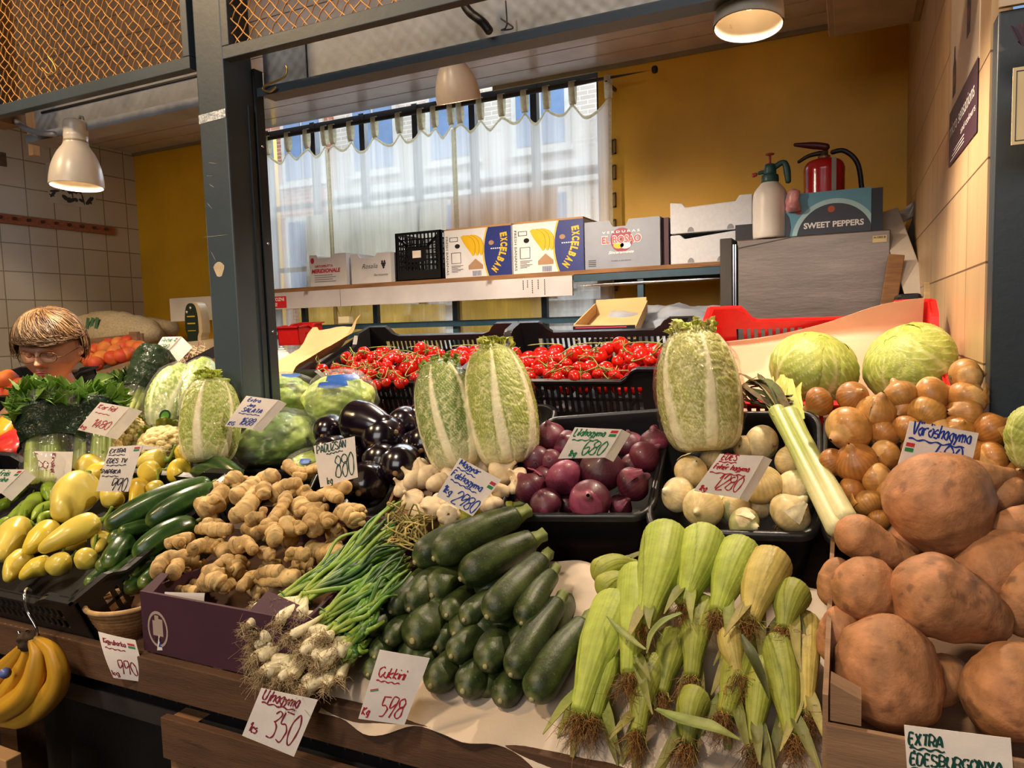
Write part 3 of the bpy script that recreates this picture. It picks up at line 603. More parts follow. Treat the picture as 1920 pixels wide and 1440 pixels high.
def slot_crate(name, label, cat, o, yaw, slope, W, D, H, m, raise_=.03, group=None, rim=.012, raise_f=None, pitch=.018):
    """plastic crate; o = front-left bottom corner; raised handles at the corners"""
    u, w_, nz = tiltframe(yaw, slope); t = thing(name, label, cat, np.array(o), group); mb = MB(); o = np.array(o, float)
    def pf(Lw, rr):
        def f(x):
            a = min(x, Lw-x); return H+rr*(1-ss(np.array(a), .07, .11))
        return f
    rf = raise_ if raise_f is None else raise_f
    lattice(mb, o, u, nz, -w_, W, H, th=-.006, prof=pf(W, rf), solid=.06, rows=2, pitch=pitch); lattice(mb, o+w_*D, u, nz, w_, W, H, th=-.006, prof=pf(W, raise_), solid=.06, rows=2, pitch=pitch)
    lattice(mb, o, w_, nz, -u, D, H, th=-.006, prof=pf(D, raise_), solid=.05, rows=2, pitch=pitch); lattice(mb, o+u*W, w_, nz, u, D, H, th=-.006, prof=pf(D, raise_), solid=.05, rows=2, pitch=pitch)
    mb.build('slotted_wall', m, t)
    b = MB(); b.prism([(0, 0), (W, 0), (W, D), (0, D)], o+nz*.002, u, w_, nz, th=.004); b.build('base', m, t)
    # rim flange following the top
    r = MB(); f, g, h_ = pf(W, rf), pf(W, raise_), pf(D, raise_); K = 40
    for (oo, du, Lw, fn, side) in ((o, u, W, f, -w_), (o+w_*D, u, W, g, w_), (o, w_, D, h_, -u), (o+u*W, w_, D, h_, u)):
        xs = np.linspace(-.006, Lw+.006, K); P = np.array([oo+du*x+nz*float(fn(min(max(x, 0), Lw))) for x in xs])
        r.grid(np.stack([P-side*.004, P+side*rim, P+side*rim-nz*.006, P-side*.004-nz*.006, P-side*.004], 1), smooth=False)
    r.build('rim', m, t); return t, (o, u, w_, nz)
M_bkp = vmat('black_crate_plastic', .38, '#17171a', 40, .1, .1, spec=.45)
M_redp = vmat('red_crate_plastic', .35, '#c41c1c', 40, .06, .08)
# tall black crate on the shelf
u_, w_, n_ = tiltframe(0, 0); t = thing('plastic_crate', 'tall black latticed plastic crate on the shelf left of the banana boxes', 'crate', (-1.93, SY+.15, ZS)); mb = MB()
o = np.array([-2.062, SY+.01, ZS]); W, D, H = .262, .3, .237
for (oo, du, Lw, sd) in ((o, u_, W, w_), (o+w_*D, u_, W, -w_), (o, w_, D, u_), (o+u_*W, w_, D, -u_)): lattice(mb, oo, du, n_, sd, Lw, H, th=.006, top=.012, bot=.05, pitch=.021, rib=.006, rows=7, solid=.02)
mb.prism([(.02, H-.02), (.08, H-.07), (.18, H-.07), (.24, H-.02), (.24, H-.035), (.18, H-.085), (.08, H-.085), (.02, H-.035)], o, u_, n_, w_, th=.008)
mb.box(o, o+[W, D, .006]); mb.build('lattice_body', M_bkp, t)
mb = MB(); mb.box((o[0]+.1, o[1]-.002, o[2]+.11), (o[0]+.148, o[1]-.0005, o[2]+.145)); mb.build('paper_label', PAPER, t)
mb = MB(); mb.box((o[0]+.075, o[1]-.0004, o[2]+.09), (o[0]+.175, o[1]+.003, o[2]+.16)); mb.build('label_plate', M_bkp, t)
# polystyrene boxes
M_foam = vmat('polystyrene', .7, '#d5dae4', 90, .03, .2, 150)
def foam(x0, x1, z0, z1, label, sg):
    t = thing('foam_box', label, 'foam box', ((x0+x1)/2, SY+.15, z0), 'white foam boxes stacked by the yellow wall'); W = x1-x0; H = z1-z0; mb = MB()
    pts = [(0, 0), (W, 0), (W, H), (W-.05, H), (W-.065, H-.022), (.065, H-.03), (.05, H-.012), (0, H-.005)] if sg else [(0, 0), (W, 0), (W, H), (.06, H-.022), (.04, H-.004), (0, H-.004)]
    mb.prism(pts, (x0, SY+.02, z0), (1, 0, 0), (0, 0, 1), (0, 1, 0), th=.02); mb.box((x0, SY+.3, z0), (x1, SY+.32, z1)); mb.box((x0, SY+.04, z0), (x0+.02, SY+.3, z1-.01)); mb.box((x1-.02, SY+.04, z0), (x1, SY+.3, z1-.01)); mb.box((x0+.02, SY+.04, z0), (x1-.02, SY+.3, z0+.02))
    mb.build('foam_body', M_foam, t, bevel=.004); b = MB()
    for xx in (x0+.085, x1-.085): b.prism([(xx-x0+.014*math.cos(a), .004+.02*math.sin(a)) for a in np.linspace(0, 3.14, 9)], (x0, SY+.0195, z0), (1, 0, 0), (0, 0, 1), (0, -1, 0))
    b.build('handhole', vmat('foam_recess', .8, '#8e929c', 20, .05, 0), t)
foam(-.69, -.4, ZS, ZS+.125, 'lower of two white foam boxes against the yellow wall', False); foam(-.69, -.36, ZS+.127, ZS+.262, 'upper of two white foam boxes against the yellow wall', True)
# wall fasteners on the yellow wall
for k, (px_, py_) in enumerate([(1150, 275), (1150, 323), (1150, 375), (1150, 425), (1152, 532)]):
    p = onY(px_, py_, YB-.01); mb = MB(); mb.box((p[0]-.012, YB-.016, p[2]-.035), (p[0]-.006, YB, p[2]+.035)); mb.box((p[0]+.006, YB-.016, p[2]-.035), (p[0]+.012, YB, p[2]+.035)); mb.box((p[0]-.012, YB-.016, p[2]-.035), (p[0]+.012, YB, p[2]-.03)); mb.box((p[0]-.012, YB-.016, p[2]+.03), (p[0]+.012, YB, p[2]+.035))
    o = mb.build('wall_clip', vmat('dull_bracket', .5, '#6b5636', 20, .1, 0)); tag(o, f"small metal wall clip beside curtain edge, {['topmost', 'second from top', 'middle', 'second from bottom', 'lowest, under the shelf'][k]}", 'clip', 'wall clips beside the curtain')
# ---------------------------------------------------------------- steel cabinet at the right
M_steel = vmat('brushed_steel', .34, '#7c7066', 3, .12, .15, 8, metal=.75, stretch=(1, 1, 5), spots=(10, .72, '#4a3d33', .6))
M_steeld = vmat('dark_steel', .4, '#4b453f', 6, .12, .1, metal=.6)
t = thing('steel_cabinet', 'brushed steel cabinet with the spray bottle and pepper box on top', 'cabinet', (-.15, 3.15, 1.0))
mb = MB(); mb.box((-.395, 2.9, 1.0), (.125, 3.44, 1.895)); mb.build('body', M_steel, t, bevel=.004)
mb = MB(); mb.box((-.458, 2.89, 1.0), (-.412, 3.4, 1.905)); mb.build('side_post', M_steeld, t, bevel=.003)
for x in (-.41, -.402):
    mb = MB(); mb.box((x, 2.892, 1.0), (x+.004, 2.9, 1.88)); mb.build('edge_strip', M_chrome, t)
mb = MB(); mb.box((.068, 2.897, 1.852), (.113, 2.899, 1.876)); mb.build('paper_sticker', vmat('sticker_cream', .6, '#d8c898', 20, .03, 0), t)
mb = MB(); txt(mb, 'A-1002 B', (.071, 2.897, 1.866), (1, 0, 0), (0, 0, 1), (0, -1, 0), .007, .038, bold=.02); mb.build('sticker_print', M_blk, t)
mb = MB(); mb.prism([(0, 0), (.19, .028), (.19, .031), (0, .005)], (-.392, 2.8985, 1.862), (1, 0, 0), (0, 0, 1), (0, -1, 0)); mb.build('scratch', M_steeld, t)
# sweet pepper box
t, (o, u, v, nn) = carton('pepper_box', 'light blue vegetable box with dark circles on the steel cabinet', 'cardboard box', -.222, .063, 2.915, 3.2, 1.8965, 2.05, vmat('sky_blue_carton', .5, '#5f9cb8', 10, .05, 0))
W, H = .285, .153; mb = MB()
def circ(cx, cy, r, clipz=True, a=(0, 2*math.pi), n=40):
    q = [(min(max(cx+r*math.cos(k), 0), W), min(max(cy+r*math.sin(k), 0), H)) for k in np.linspace(a[0], a[1], n)]; return q
mb.prism(circ(.165, -.02, .145, a=(0.14, 3.0)), o+nn*.0002, u, v, nn, mi=1); mb.prism(circ(.165, -.02, .128, a=(.16, 2.98)), o+nn*.0005, u, v, nn, mi=0)
mb.prism([(0, 0), (.012, 0), (.018, .03), (.012, .07), (0, .09)], o+nn*.0004, u, v, nn, mi=0)
mb.prism(circ(.043, .088, .011, a=(0, 6.1), n=14), o+nn*.0006, u, v, nn, mi=2); mb.prism(circ(.155, .088, .012, a=(0, 6.1), n=14), o+nn*.0008, u, v, nn, mi=2)
txt(mb, 'SWEET PEPPERS', o+u*.062+v*.024, u, v, nn, .02, .2, mi=3, bold=.03, lift=.001)
mb.build('printed_design', [vmat('slate_print', .5, '#39414f', 10, .04, 0), vmat('pale_blue_print', .5, '#a9d2dc', 10, .04, 0), vmat('orange_hole', .6, '#b5583c', 10, .04, 0), M_wink], t)
mb = MB(); mb.box((.064, 2.916, 1.8965), (.1, 3.2, 2.045)); o = mb.build('dark_carton', vmat('dark_blue_carton', .5, '#1f2a3a', 10, .05, 0)); tag(o, 'narrow dark blue carton squeezed beside the pepper box', 'cardboard box')
# spray bottle
c = onY(1437, 447, 2.87); c[2] = 1.8965; t = thing('spray_bottle', 'white pressure spray bottle with dark green head and red plunger', 'spray bottle', (c[0], 2.87+.06, c[2])); c = np.array([c[0]+.005, 2.95, c[2]])
M_wpl = vmat('white_plastic', .4, '#ddd8d2', 20, .03, 0, sss=.1); M_teal = vmat('dark_green_plastic', .4, '#1c4a4c', 20, .05, 0); M_rpl = vmat('red_plastic', .4, '#a02c34', 20, .05, 0)
mb = MB(); lathe(mb, c, (0, 0, 1), [(0, .001), (0.001, .055), (.01, .062), (.08, .063), (.15, .062), (.18, .055), (.205, .035), (.215, .026)], 40, 32); mb.build('bottle', M_wpl, t)
mb = MB(); lathe(mb, c+[0, 0, .208], (0, 0, 1), [(0, .001), (0.001, .03), (.03, .03), (.032, .024), (.06, .022), (.07, .018), (.075, .001)], 26, 20)
tube(mb, [c+[0, 0, .25], c+[-.03, 0, .252], c+[-.045, 0, .248]], [.008, .008, .006], n=10, m=8); mb.build('pump_head', M_teal, t)
mb = MB(); sweep(mb, [c+[.01, 0, .262], c+[.045, 0, .28], c+[.058, 0, .262], c+[.066, 0, .2]], [.009, .009, .011, .008], n=20, m=10, flat=1.2); mb.build('handle', M_teal, t)
mb = MB(); tube(mb, [c+[-.045, 0, .247], c+[-.066, 0, .243]], [.007, .009], n=8, m=10); mb.build('nozzle', M_rpl, t)
mb = MB(); tube(mb, [c+[0, 0, .27], c+[0, 0, .315]], .0045, n=5, m=8); lathe(mb, c+[0, 0, .312], (0, 0, 1), [(0, .001), (.001, .015), (.006, .015), (.01, .001)], 12, 14); mb.build('plunger', M_rpl, t)
# fire extinguisher
c = np.array([-.09, 3.05, 2.052]); c[0] = onY(1545, 340, 3.05)[0]
t = thing('fire_extinguisher', 'small red fire extinguisher standing on the blue pepper box', 'fire extinguisher', c); c[2] = 2.0505-.02
M_red = vmat('extinguisher_red', .2, '#b3141c', 20, .04, 0, coat=.4)
mb = MB(); lathe(mb, c, (0, 0, 1), [(0, .001), (.001, .07), (.01, .073), (.09, .073), (.125, .073), (.15, .06), (.162, .03), (.165, .02), (.166, .001)], 50, 36); mb.build('cylinder', M_red, t)
mb = MB(); lathe(mb, c+[0, 0, .16], (0, 0, 1), [(0, .001), (.001, .022), (.012, .022), (.014, .015), (.03, .015), (.031, .001)], 20, 18, sm=False); mb.build('valve', vmat('brass_valve', .3, '#8a7a5c', 20, .05, 0, metal=.8), t)
mb = MB(); sweep(mb, [c+[.02, 0, .2], c+[-.02, 0, .212], c+[-.11, 0, .228]], [.013, .014, .006], n=16, m=8); mb.build('squeeze_lever', vmat('dark_red_lever', .4, '#4a1418', 20, .05, 0), t)
mb = MB(); sweep(mb, [c+[.015, 0, .185], c+[-.05, 0, .18], c+[-.095, 0, .158]], [.01, .008, .006], n=16, m=8); mb.build('carry_handle', M_rod, t)
mb = MB(); sweep(mb, [c+[.02, 0, .182], c+[.07, 0, .182], c+[.115, 0, .13], c+[.132, 0, .02]], [.009, .009, .009, .009], n=26, m=10); mb.build('hose', M_rod, t)
mb = MB(); mb.box((c[0]+.028, c[1]-.075, c[2]+.03), (c[0]+.044, c[1]-.066, c[2]+.15)); mb.build('label_strip', vmat('grey_label', .5, '#8a8880', 20, .05, 0), t)
# crumpled plastic bag on pepper box
mb = MB(); c = onY(1487, 375, 2.905); G_ = lathe(mb, c-[0, 0, .045], (0, 0, 1), [(0, .001), (.005, .02), (.04, .028), (.07, .02), (.085, .001)], 24, 24, disp=lambda s, th, P: .008*N1(P, 35)); o = mb.build('plastic_bag', vmat('pink_plastic_bag', .3, '#c88a8e', 30, .2, .5, 40)); tag(o, 'crumpled pinkish plastic bag hanging beside the spray bottle', 'plastic bag')
# black carton with white curl behind the bottle
mb = MB(); q = [onY(a, b, 2.96) for a, b in ((1376, 425), (1405, 420), (1405, 447), (1376, 450))]; mb.box((q[0][0], 3.0, 1.897), (q[1][0]+.02, 3.1, 1.965)); o = mb.build('black_carton', M_blk); tag(o, 'small black carton behind the spray bottle', 'cardboard box')
# leaning things in the right corner
def plank(name, label, cat, a, b, wdt, th, m, up=(0, -1, 0), rot=0):
    a, b = np.array(a, float), np.array(b, float); ax = nrm(b-a); s = nrm(np.cross(ax, up)); t_ = np.cross(s, ax); mb = MB()
    mb.box((0, -wdt/2, -th/2), (np.linalg.norm(b-a), wdt/2, th/2), fr=(a, np.array([ax, s, t_]))); o = mb.build(name, m, bevel=.003); tag(o, label, cat); return o
plank('wooden_beam', 'old worn wooden beam leaning against the steel cabinet', 'wooden beam', onY(1655, 640, 2.7), onY(1680, 482, 2.84), .05, .04, M_wood)
plank('foam_strip', 'long white foam strip leaning in the right corner', 'foam strip', onY(1722, 560, 2.75), onY(1665, 400, 3.05), .07, .03, vmat('foam_strip', .6, '#c9bfb2', 20, .05, .1))
t = thing('crumpled_foil', 'crumpled silvery packaging leaning in the right corner', 'packaging', onY(1690, 430, 3.1)); mb = MB()
mb.box((0, 0, 0), (.06, .02, .26), fr=(onY(1680, 500, 3.1), np.array([nrm((1, 0, -.3)), nrm((0, 1, 0)), nrm((.3, 0, 1))]))); mb.build('dark_board', vmat('dark_board', .6, '#4a4038', 20, .1, .2), t)
mb = MB(); a = onY(1668, 412, 3.08); U, V = np.meshgrid(np.linspace(0, 1, 20), np.linspace(0, 1, 20), indexing='ij'); P = a+np.stack([U*.13, 0*U, V*.045+U*.05-.02], -1); P = P+.015*np.stack([N0(P, 30), N1(P, 30), N2(P, 30)], -1); mb.sheet(P, .001); mb.build('foil', vmat('crumpled_foil', .35, '#b8aea4', 30, .1, .5, metal=.3), t)
plank('wooden_lath', 'pale wooden slat standing at the tiled wall behind the red crate', 'wooden slat', onY(1742, 640, 2.4), onY(1745, 530, 2.45), .035, .02, vmat('pale_wood', .7, '#c8ac7c', 8, .12, .2, stretch=(1, 1, 8)))
for k, (a, b, n_) in enumerate((('dark_bin', 'dark plastic bin behind the red crate in the right corner', .0),)):
    mb = MB(); p = onY(1700, 620, 2.6); mb.box((p[0]-.03, 2.55, 1.3), (XR-.01, 2.8, 1.66)); o = mb.build(a, vmat('dark_bin', .4, '#20242a', 20, .1, .1), bevel=.01); tag(o, b, 'bin')
# open cardboard tray and foil sheet below the shelf
t = thing('fruit_tray', 'open empty cardboard fruit tray with dark pink edge behind the tomatoes', 'cardboard tray', onY(1140, 630, 2.5)); mb = MB()
f = [onY(a, b, y_) for a, b, y_ in ((1078, 632, 2.45), (1190, 636, 2.45), (1212, 585, 2.8), (1118, 590, 2.8))]; up_ = np.array([0, 0, .045])
mb.raw(f, [(0, 1, 2, 3)]);
for i in range(4):
    j = (i+1) % 4; A_ = np.array([f[i], f[j], f[j]+up_*(1.3 if i == 2 else 1), f[i]+up_*(1.3 if i == 2 else 1)]); dirn = nrm(np.cross(f[j]-f[i], up_)); mb.raw(np.vstack([A_, A_+dirn*.005]), [(0, 1, 2, 3), (7, 6, 5, 4), (0, 4, 5, 1), (1, 5, 6, 2), (2, 6, 7, 3), (3, 7, 4, 0)])
mb.build('tray_body', vmat('tray_card', .8, '#c9a878', 10, .06, .05), t); mb = MB(); fo = f[0]+[-.004, -.008, -.002]; L_ = f[1][0]-f[0][0]; mb.box(fo, fo+[L_+.008, .004, .04]); mb.build('dark_print', M_bkp, t)
mb = MB(); mb.box(fo+[.01, -.001, .032], fo+[L_*.9, 0, .037]); mb.build('pink_stripe', vmat('pink_stripe', .5, '#b83860', 10, .04, 0), t)
mb = MB(); a = onY(1205, 600, 2.75); b = onY(1350, 640, 2.45); U, V = np.meshgrid(np.linspace(0, 1, 30), np.linspace(0, 1, 20), indexing='ij'); P = np.stack([-.86+U*.42, 2.95-V*.55, 1.66-V*.16], -1); P = P+.012*np.stack([N0(P, 14), N1(P, 14), N2(P, 14)*1.4], -1); mb.sheet(P, .0008); o = mb.build('foil_sheet', vmat('silver_sheet', .35, '#aab4c4', 10, .08, .3, 12, metal=.4)); tag(o, 'wrinkled silvery plastic sheet hanging under the right shelf', 'plastic sheet')
# back table the rear produce stands on
mb = MB(); mb.box((XL+.02, 2.35, 1.36), (-.45, 3.2, 1.4)); o = mb.build('back_table', M_wood); tag(o, 'wooden back table behind the display carrying sacks and trays', 'table')
# ================================================================ stall front: posts, beam, mesh, lamps
YF = 1.42
M_post = vmat('post_paint', .42, '#3f4c56', 3, .1, .12, 30, spots=(14, .7, '#8f8f8c', .5))
M_postd = vmat('post_paint_dark', .42, '#263038', 3, .1, .12, 30, spots=(16, .73, '#86827c', .5))
t = thing('steel_post', 'dark blue grey steel post standing between the two stall halves', 'post', (-1.5, 1.48, 0))
mb = MB(); mb.box((-1.548, YF, 0), (-1.452, YF+.1, 3.4)); mb.build('square_tube', M_post, t, bevel=.004)
mb = MB(); mb.box((-1.475, YF+.1, 0), (-1.445, YF+.13, 2.3)); mb.box((-1.452, YF+.075, 1.2), (-1.447, YF+.085, 2.2)); mb.build('rear_jamb', M_postd, t)
mb = MB()
for z in (2.1, 1.84, 1.6): lathe(mb, (-1.4445, YF+.115, z), (1, 0, 0), [(0, .004), (.002, .003), (.0025, .0001)], 6, 8)
mb.build('screw', M_chrome, t)
mb = MB(); p = onY(405, 222, YF-.0005); U, V = np.meshgrid(np.linspace(0, 1, 14), np.linspace(0, 1, 6), indexing='ij'); P = np.stack([-1.547+U*.094, YF-.0008-.0004*np.sin(U*40+V*9), p[2]-.006+V*.022+U*.004], -1); mb.sheet(P, .0004); mb.build('foil_tape', vmat('foil_tape', .3, '#b9c4d2', 60, .3, .6, 90, metal=.5), t)
mb = MB()
for (a, b) in (((390, 305), (408, 307)), ((386, 330), (400, 330)), ((392, 345), (402, 352)), ((380, 445), (430, 440)), ((395, 470), (405, 490)), ((388, 380), (398, 392))): tube(mb, [onY(*a, YF-.0004), onY(*b, YF-.0004)], .0007, n=4, m=4)
mb.build('scratch_marks', vmat('pale_scratch', .7, '#a8a49c', 30, .1, 0), t)
p = onY(411, 505, YF); mb = MB(); mb.prism([(p[0]+.018*math.cos(a)*(1+.2*math.sin(3*a)), p[2]+.02*math.sin(a)) for a in np.linspace(0, 6.1, 14)], (0, YF-.0006, 0), (1, 0, 0), (0, 0, 1), (0, -1, 0)); mb.build('torn_sticker', vmat('torn_paper', .8, '#c9b79a', 30, .1, .1), t)
t = thing('steel_post', 'dark steel post at the right edge behind the onions', 'post', (.26, 1.45, 0))
mb = MB(); mb.box((XR+.003, YF, 0), (.262, YF+.05, 2.075)); mb.build('square_tube', M_postd, t, bevel=.003)
mb = MB(); mb.box((.264, YF-.02, 0), (.285, YF+.03, 1.98)); mb.build('edge_strip', M_post, t); mb = MB(); mb.box((.285, YF, 0), (.5, YF+.03, 3.2)); mb.build('panel', M_postd, t)
mb = MB(); mb.box((XR+.002, YF-.01, 2.078), (.5, YF, 3.2)); o = mb.build('upper_panel', vmat('cream_panel', .6, '#c9b59a', 8, .06, .1)); tag(o, 'pale cream panel above the right dark post', 'panel')
# mesh panels
M_wire = vmat('mesh_wire', .4, '#dca25c', 60, .12, .1, metal=.3)
def mesh_panel(x0, x1, z0, z1, label):
    t = thing('mesh_panel', label, 'wire mesh panel', ((x0+x1)/2, YF, z0), 'wire mesh panels above the stall')
    mb = MB(); fw = .032
    mb.box((x0, YF-.008, z0), (x1, YF+.02, z0+fw)); mb.box((x0, YF-.008, z1-fw), (x1, YF+.02, z1)); mb.box((x0, YF-.008, z0+fw), (x0+.024, YF+.02, z1-fw)); mb.box((x1-.024, YF-.008, z0+fw), (x1, YF+.02, z1-fw)); mb.build('frame', M_post, t, bevel=.002)
    wb = MB(); A, B, C_, D = x0+.02, x1-.02, z0+fw-.005, z1-fw+.005; pitch = .036
    for sgn in (1, -1):
        k = -200
        for k in range(-120, 120):
            c0 = k*pitch     # line: z - C = sgn*(x-xm) + c0
            xm = (A+B)/2; xs = []
            lo = A; hi = B
            za = C_+.0; zb = D
            # solve x range where z in [C,D]
            xa = xm+sgn*(za-C_-c0); xb = xm+sgn*(zb-C_-c0); l, h = max(A, min(xa, xb)), min(B, max(xa, xb))
            if h-l < .01: continue
            n = max(6, int((h-l)/.0045)); x = np.linspace(l, h, n); z = C_+c0+sgn*(x-xm)
            ph = (x-xm)/(pitch/2)*math.pi+(math.pi if sgn < 0 else 0)+k*math.pi
            off = np.sin(ph)*.001; y = YF+.006+np.cos(ph)*.002
            P = np.stack([x+off*sgn*-.7, y, z+off*.7], 1); T, A1, B1 = frames(P, (0, 1, 0)); r = .002
            th = np.array([0, 1.57, 3.14, 4.71]); wb.grid(P[:, None]+r*(np.cos(th)[None, :, None]*A1[:, None]+np.sin(th)[None, :, None]*B1[:, None]), closed=True)
    wb.build('crimped_mesh', M_wire, t); return t
mesh_panel(-2.425, -1.56, 2.288, 2.95, 'wire mesh panel left of the dark post, above the small lamp')
mesh_panel(-1.445, -.1, 2.29, 2.95, 'wire mesh panel right of the dark post, above the curtains')
mb = MB(); mb.box((-2.52, YF, 2.285), (-2.428, YF+.09, 3.2)); o = mb.build('steel_post', vmat('warm_post', .5, '#8a6a48', 6, .1, .1)); tag(o, 'brownish post at the far left edge beside the wire mesh', 'post')
c = onY(43, 90, 2.1); mb = MB(); mb.box((c[0]-.02, 2.1, 2.42), (c[0]+.012, 2.13, ZC)); o = mb.build('upright_bar', vmat('cream_bar', .5, '#cfa878', 6, .1, .1)); tag(o, 'pale upright bar behind the left wire mesh', 'bar')
M_galv = vmat('galvanised_steel', .45, '#8d9199', 9, .1, .15, 30, metal=.2)
t = thing('steel_beam', 'long galvanised steel beam running below the wire mesh', 'beam', (-1, 1.56, 2.24))
mb = MB(); mb.box((-2.44, 1.56, 2.245), (-1.55, 1.57, 2.385)); mb.box((-1.45, 1.56, 2.245), (XR, 1.57, 2.385)); mb.build('web', M_galv, t)
mb = MB(); mb.box((-2.44, 1.53, 2.236), (-1.55, 1.6, 2.25)); mb.box((-2.44, 1.525, 2.236), (-1.55, 1.53, 2.262)); mb.build('flange', M_galv, t)
mb = MB(); mb.box((-1.45, 1.53, 2.236), (XR, 1.6, 2.25)); mb.box((-1.45, 1.525, 2.228), (XR, 1.53, 2.25)); mb.build('flange', M_post, t)
mb = MB(); mb.box((-1.30, 1.556, 2.25), (-1.297, 1.56, 2.385)); mb.box((-2.4, 1.556, 2.332), (-1.68, 1.56, 2.338)); mb.build('seam', M_bkp, t)
# hooks and pipes
M_brass = vmat('brass_hook', .3, '#c9a860', 30, .05, 0, metal=.7)
def pth(name, label, cat, pts, r, m, group=None, rr=None):
    mb = MB(); P = [np.array(p) for p in pts]; tube(mb, P, rr or r, n=len(P)*7, m=8); o = mb.build(name, m); tag(o, label, cat, group); return o
q = lambda px, py, y=1.515: onY(px, py, y)
pth('wire_hook', 'brass coloured hook hanging from the beam right of the post', 'hook', [q(536, 122), q(538, 132), q(531, 146), q(498, 160), q(493, 168), q(505, 172), q(518, 163)], .0028, M_brass, 'hooks along the stall front')
pth('wire_hook', 'pale S shaped hook hanging on the left wire mesh', 'hook', [onY(*p, 1.405) for p in ((106, 92), (96, 92), (90, 104), (100, 118), (105, 134), (92, 139), (78, 126))], .0022, M_brass, 'hooks along the stall front')
pth('conduit_pipe', 'grey bent conduit on the beam above the small left lamp', 'pipe', [onY(*p, 1.49) for p in ((-40, 205), (5, 216), (30, 228), (60, 246), (104, 252))], .009, M_galv)
pth('bent_pipe', 'black bent pipe curling onto the beam near the middle lamp', 'pipe', [onY(*p, 1.5) for p in ((872, -30), (868, 0), (880, 22), (905, 42), (920, 62))], .01, M_rod)
pth('wire_loop', 'thin twisted wire tied on the beam right of the bent pipe', 'wire', [onY(*p, 1.52) for p in ((948, 0), (950, 48), (940, 56), (962, 52), (938, 34))], .0018, M_rod)
t = pth('tie_wire', 'thin wire wound round the dark post at box height', 'wire', [onY(428, 436, 1.418), onY(447, 437, 1.47), onY(470, 436, 1.56), onY(473, 445, 1.56), onY(445, 446, 1.47)], .0012, M_brass)
# lamps
M_shade = vmat('lamp_shade_enamel', .3, '#d5cabb', 8, .06, .03, spots=(40, .72, '#8c7a60', .5))
def emis(name, colr, s):
    m, nt, b = nodemat(name); b.inputs['Emission Color'].default_value = (*hx(colr), 1); b.inputs['Emission Strength'].default_value = s; b.inputs['Base Color'].default_value = (*hx(colr), 1); return m
M_bulb = emis('lamp_bulb', '#ffd9a0', 3)
def lamp(label, rim, top, y, dia, power, mouthdir, stemz=2.84):
    c = onY(*rim, y); ax = nrm(mouthdir); r = dia/2; H = dia*1.32
    t = thing('pendant_lamp', label, 'lamp', c, 'cream bell lamps over the stall'); mb = MB()
    pr = [(0, r), (H*.12, r*.985), (H*.3, r*.9), (H*.48, r*.72), (H*.6, r*.52), (H*.67, r*.45), (H*.8, r*.44), (H*.99, r*.43), (H, r*.001)]
    inn = [(a_-.0 if i else 0, b_*.955) for i, (a_, b_) in enumerate(pr[:7])]+[(H*.8, .0008)]
    lathe(mb, c, ax, pr, 40, 36); lathe(mb, c, ax, inn, 30, 36); mb.build('lamp_shade', M_shade, t)
    b = MB(); lathe(b, c+ax*H*.34, ax, [(-r*.35, .0005), (-r*.3, r*.2), (0, r*.34), (r*.3, r*.22), (r*.55, r*.1)], 16, 16); b.build('bulb', M_bulb, t)
    b = MB(); lathe(b, c+ax*(H*.665), ax, [(0, r*.455), (.004, r*.46), (.006, r*.45)], 6, 30); b.build('seam_ring', vmat('lamp_ring', .4, '#a08c70', 8, .06, 0), t)
    b = MB(); tp = c+ax*H; tube(b, [tp, tp+np.array([0, .0, .06]), np.array([tp[0], y+.02, min(stemz, tp[2]+.5)])] if stemz > 2.5 else [tp-ax*.01, tp+np.array([0, .02, .02]), np.array([tp[0]+.01, 1.53, 2.25])], .006, n=8, m=8); b.build('stem', M_galv, t)
    l = bpy.data.lights.new('lamp_light', 'SPOT'); l.energy = power; l.color = (1, .79, .57); l.spot_size = math.radians(155); l.spot_blend = .6; l.shadow_soft_size = .03
    o = bpy.data.objects.new('lamp_light', l); COL.objects.link(o); o.location = c+ax*H*.05; o.rotation_euler = (-Vector(ax)).to_track_quat('-Z', 'Y').to_euler()
    return t
lamp('small cream bell lamp at the left, in front of the tiled wall', (144, 350), (139, 250), 1.5, .152, 40, (0, .06, 1), 2.25)
lamp('cream bell lamp hanging in front of the curtains', (861, 191), (860, 90), 2.12, .146, 54, (0, -.34, 1))
lamp('cream bell lamp cut off at the top, before the yellow wall', (1403, 50), (1405, -60), 1.62, .141, 32, (.03, .12, 1))
# left wall: picture, peg rail
def onwall(Y0, Y1, z0, z1, name, m, label, cat, t_=.004):
    mb = MB(); mb.box((XL, Y0, z0), (XL+t_, Y1, z1)); return tag(mb.build(name, m), label, cat)
pic = thing('wall_print', 'black and white print taped on the left tiled wall', 'picture', (XL, 3.05, 2.55)); mb = MB(); mb.box((XL, 2.89, 2.43), (XL+.002, 3.2, 2.67)); mb.build('sheet', vmat('print_paper', .7, '#bdb7a6', 10, .05, 0), pic)
mb = MB(); rr = np.random.RandomState(4)
for k in range(26):
    y = 2.91+rr.rand()*.26; z = 2.46+abs(rr.normal())*.05; a, b_ = rr.rand()*.03+.008, rr.rand()*.012+.004; an = rr.rand()*3
    mb.prism([(a*math.cos(w1)*math.cos(an)-b_*math.sin(w1)*math.sin(an), a*math.cos(w1)*math.sin(an)+b_*math.sin(w1)*math.cos(an)) for w1 in np.linspace(0, 5.8, 9)], (XL+.0022+k*.00001, y, z), (0, 1, 0), (0, 0, 1), (1, 0, 0))
mb.build('ink_shapes', M_blk, pic)
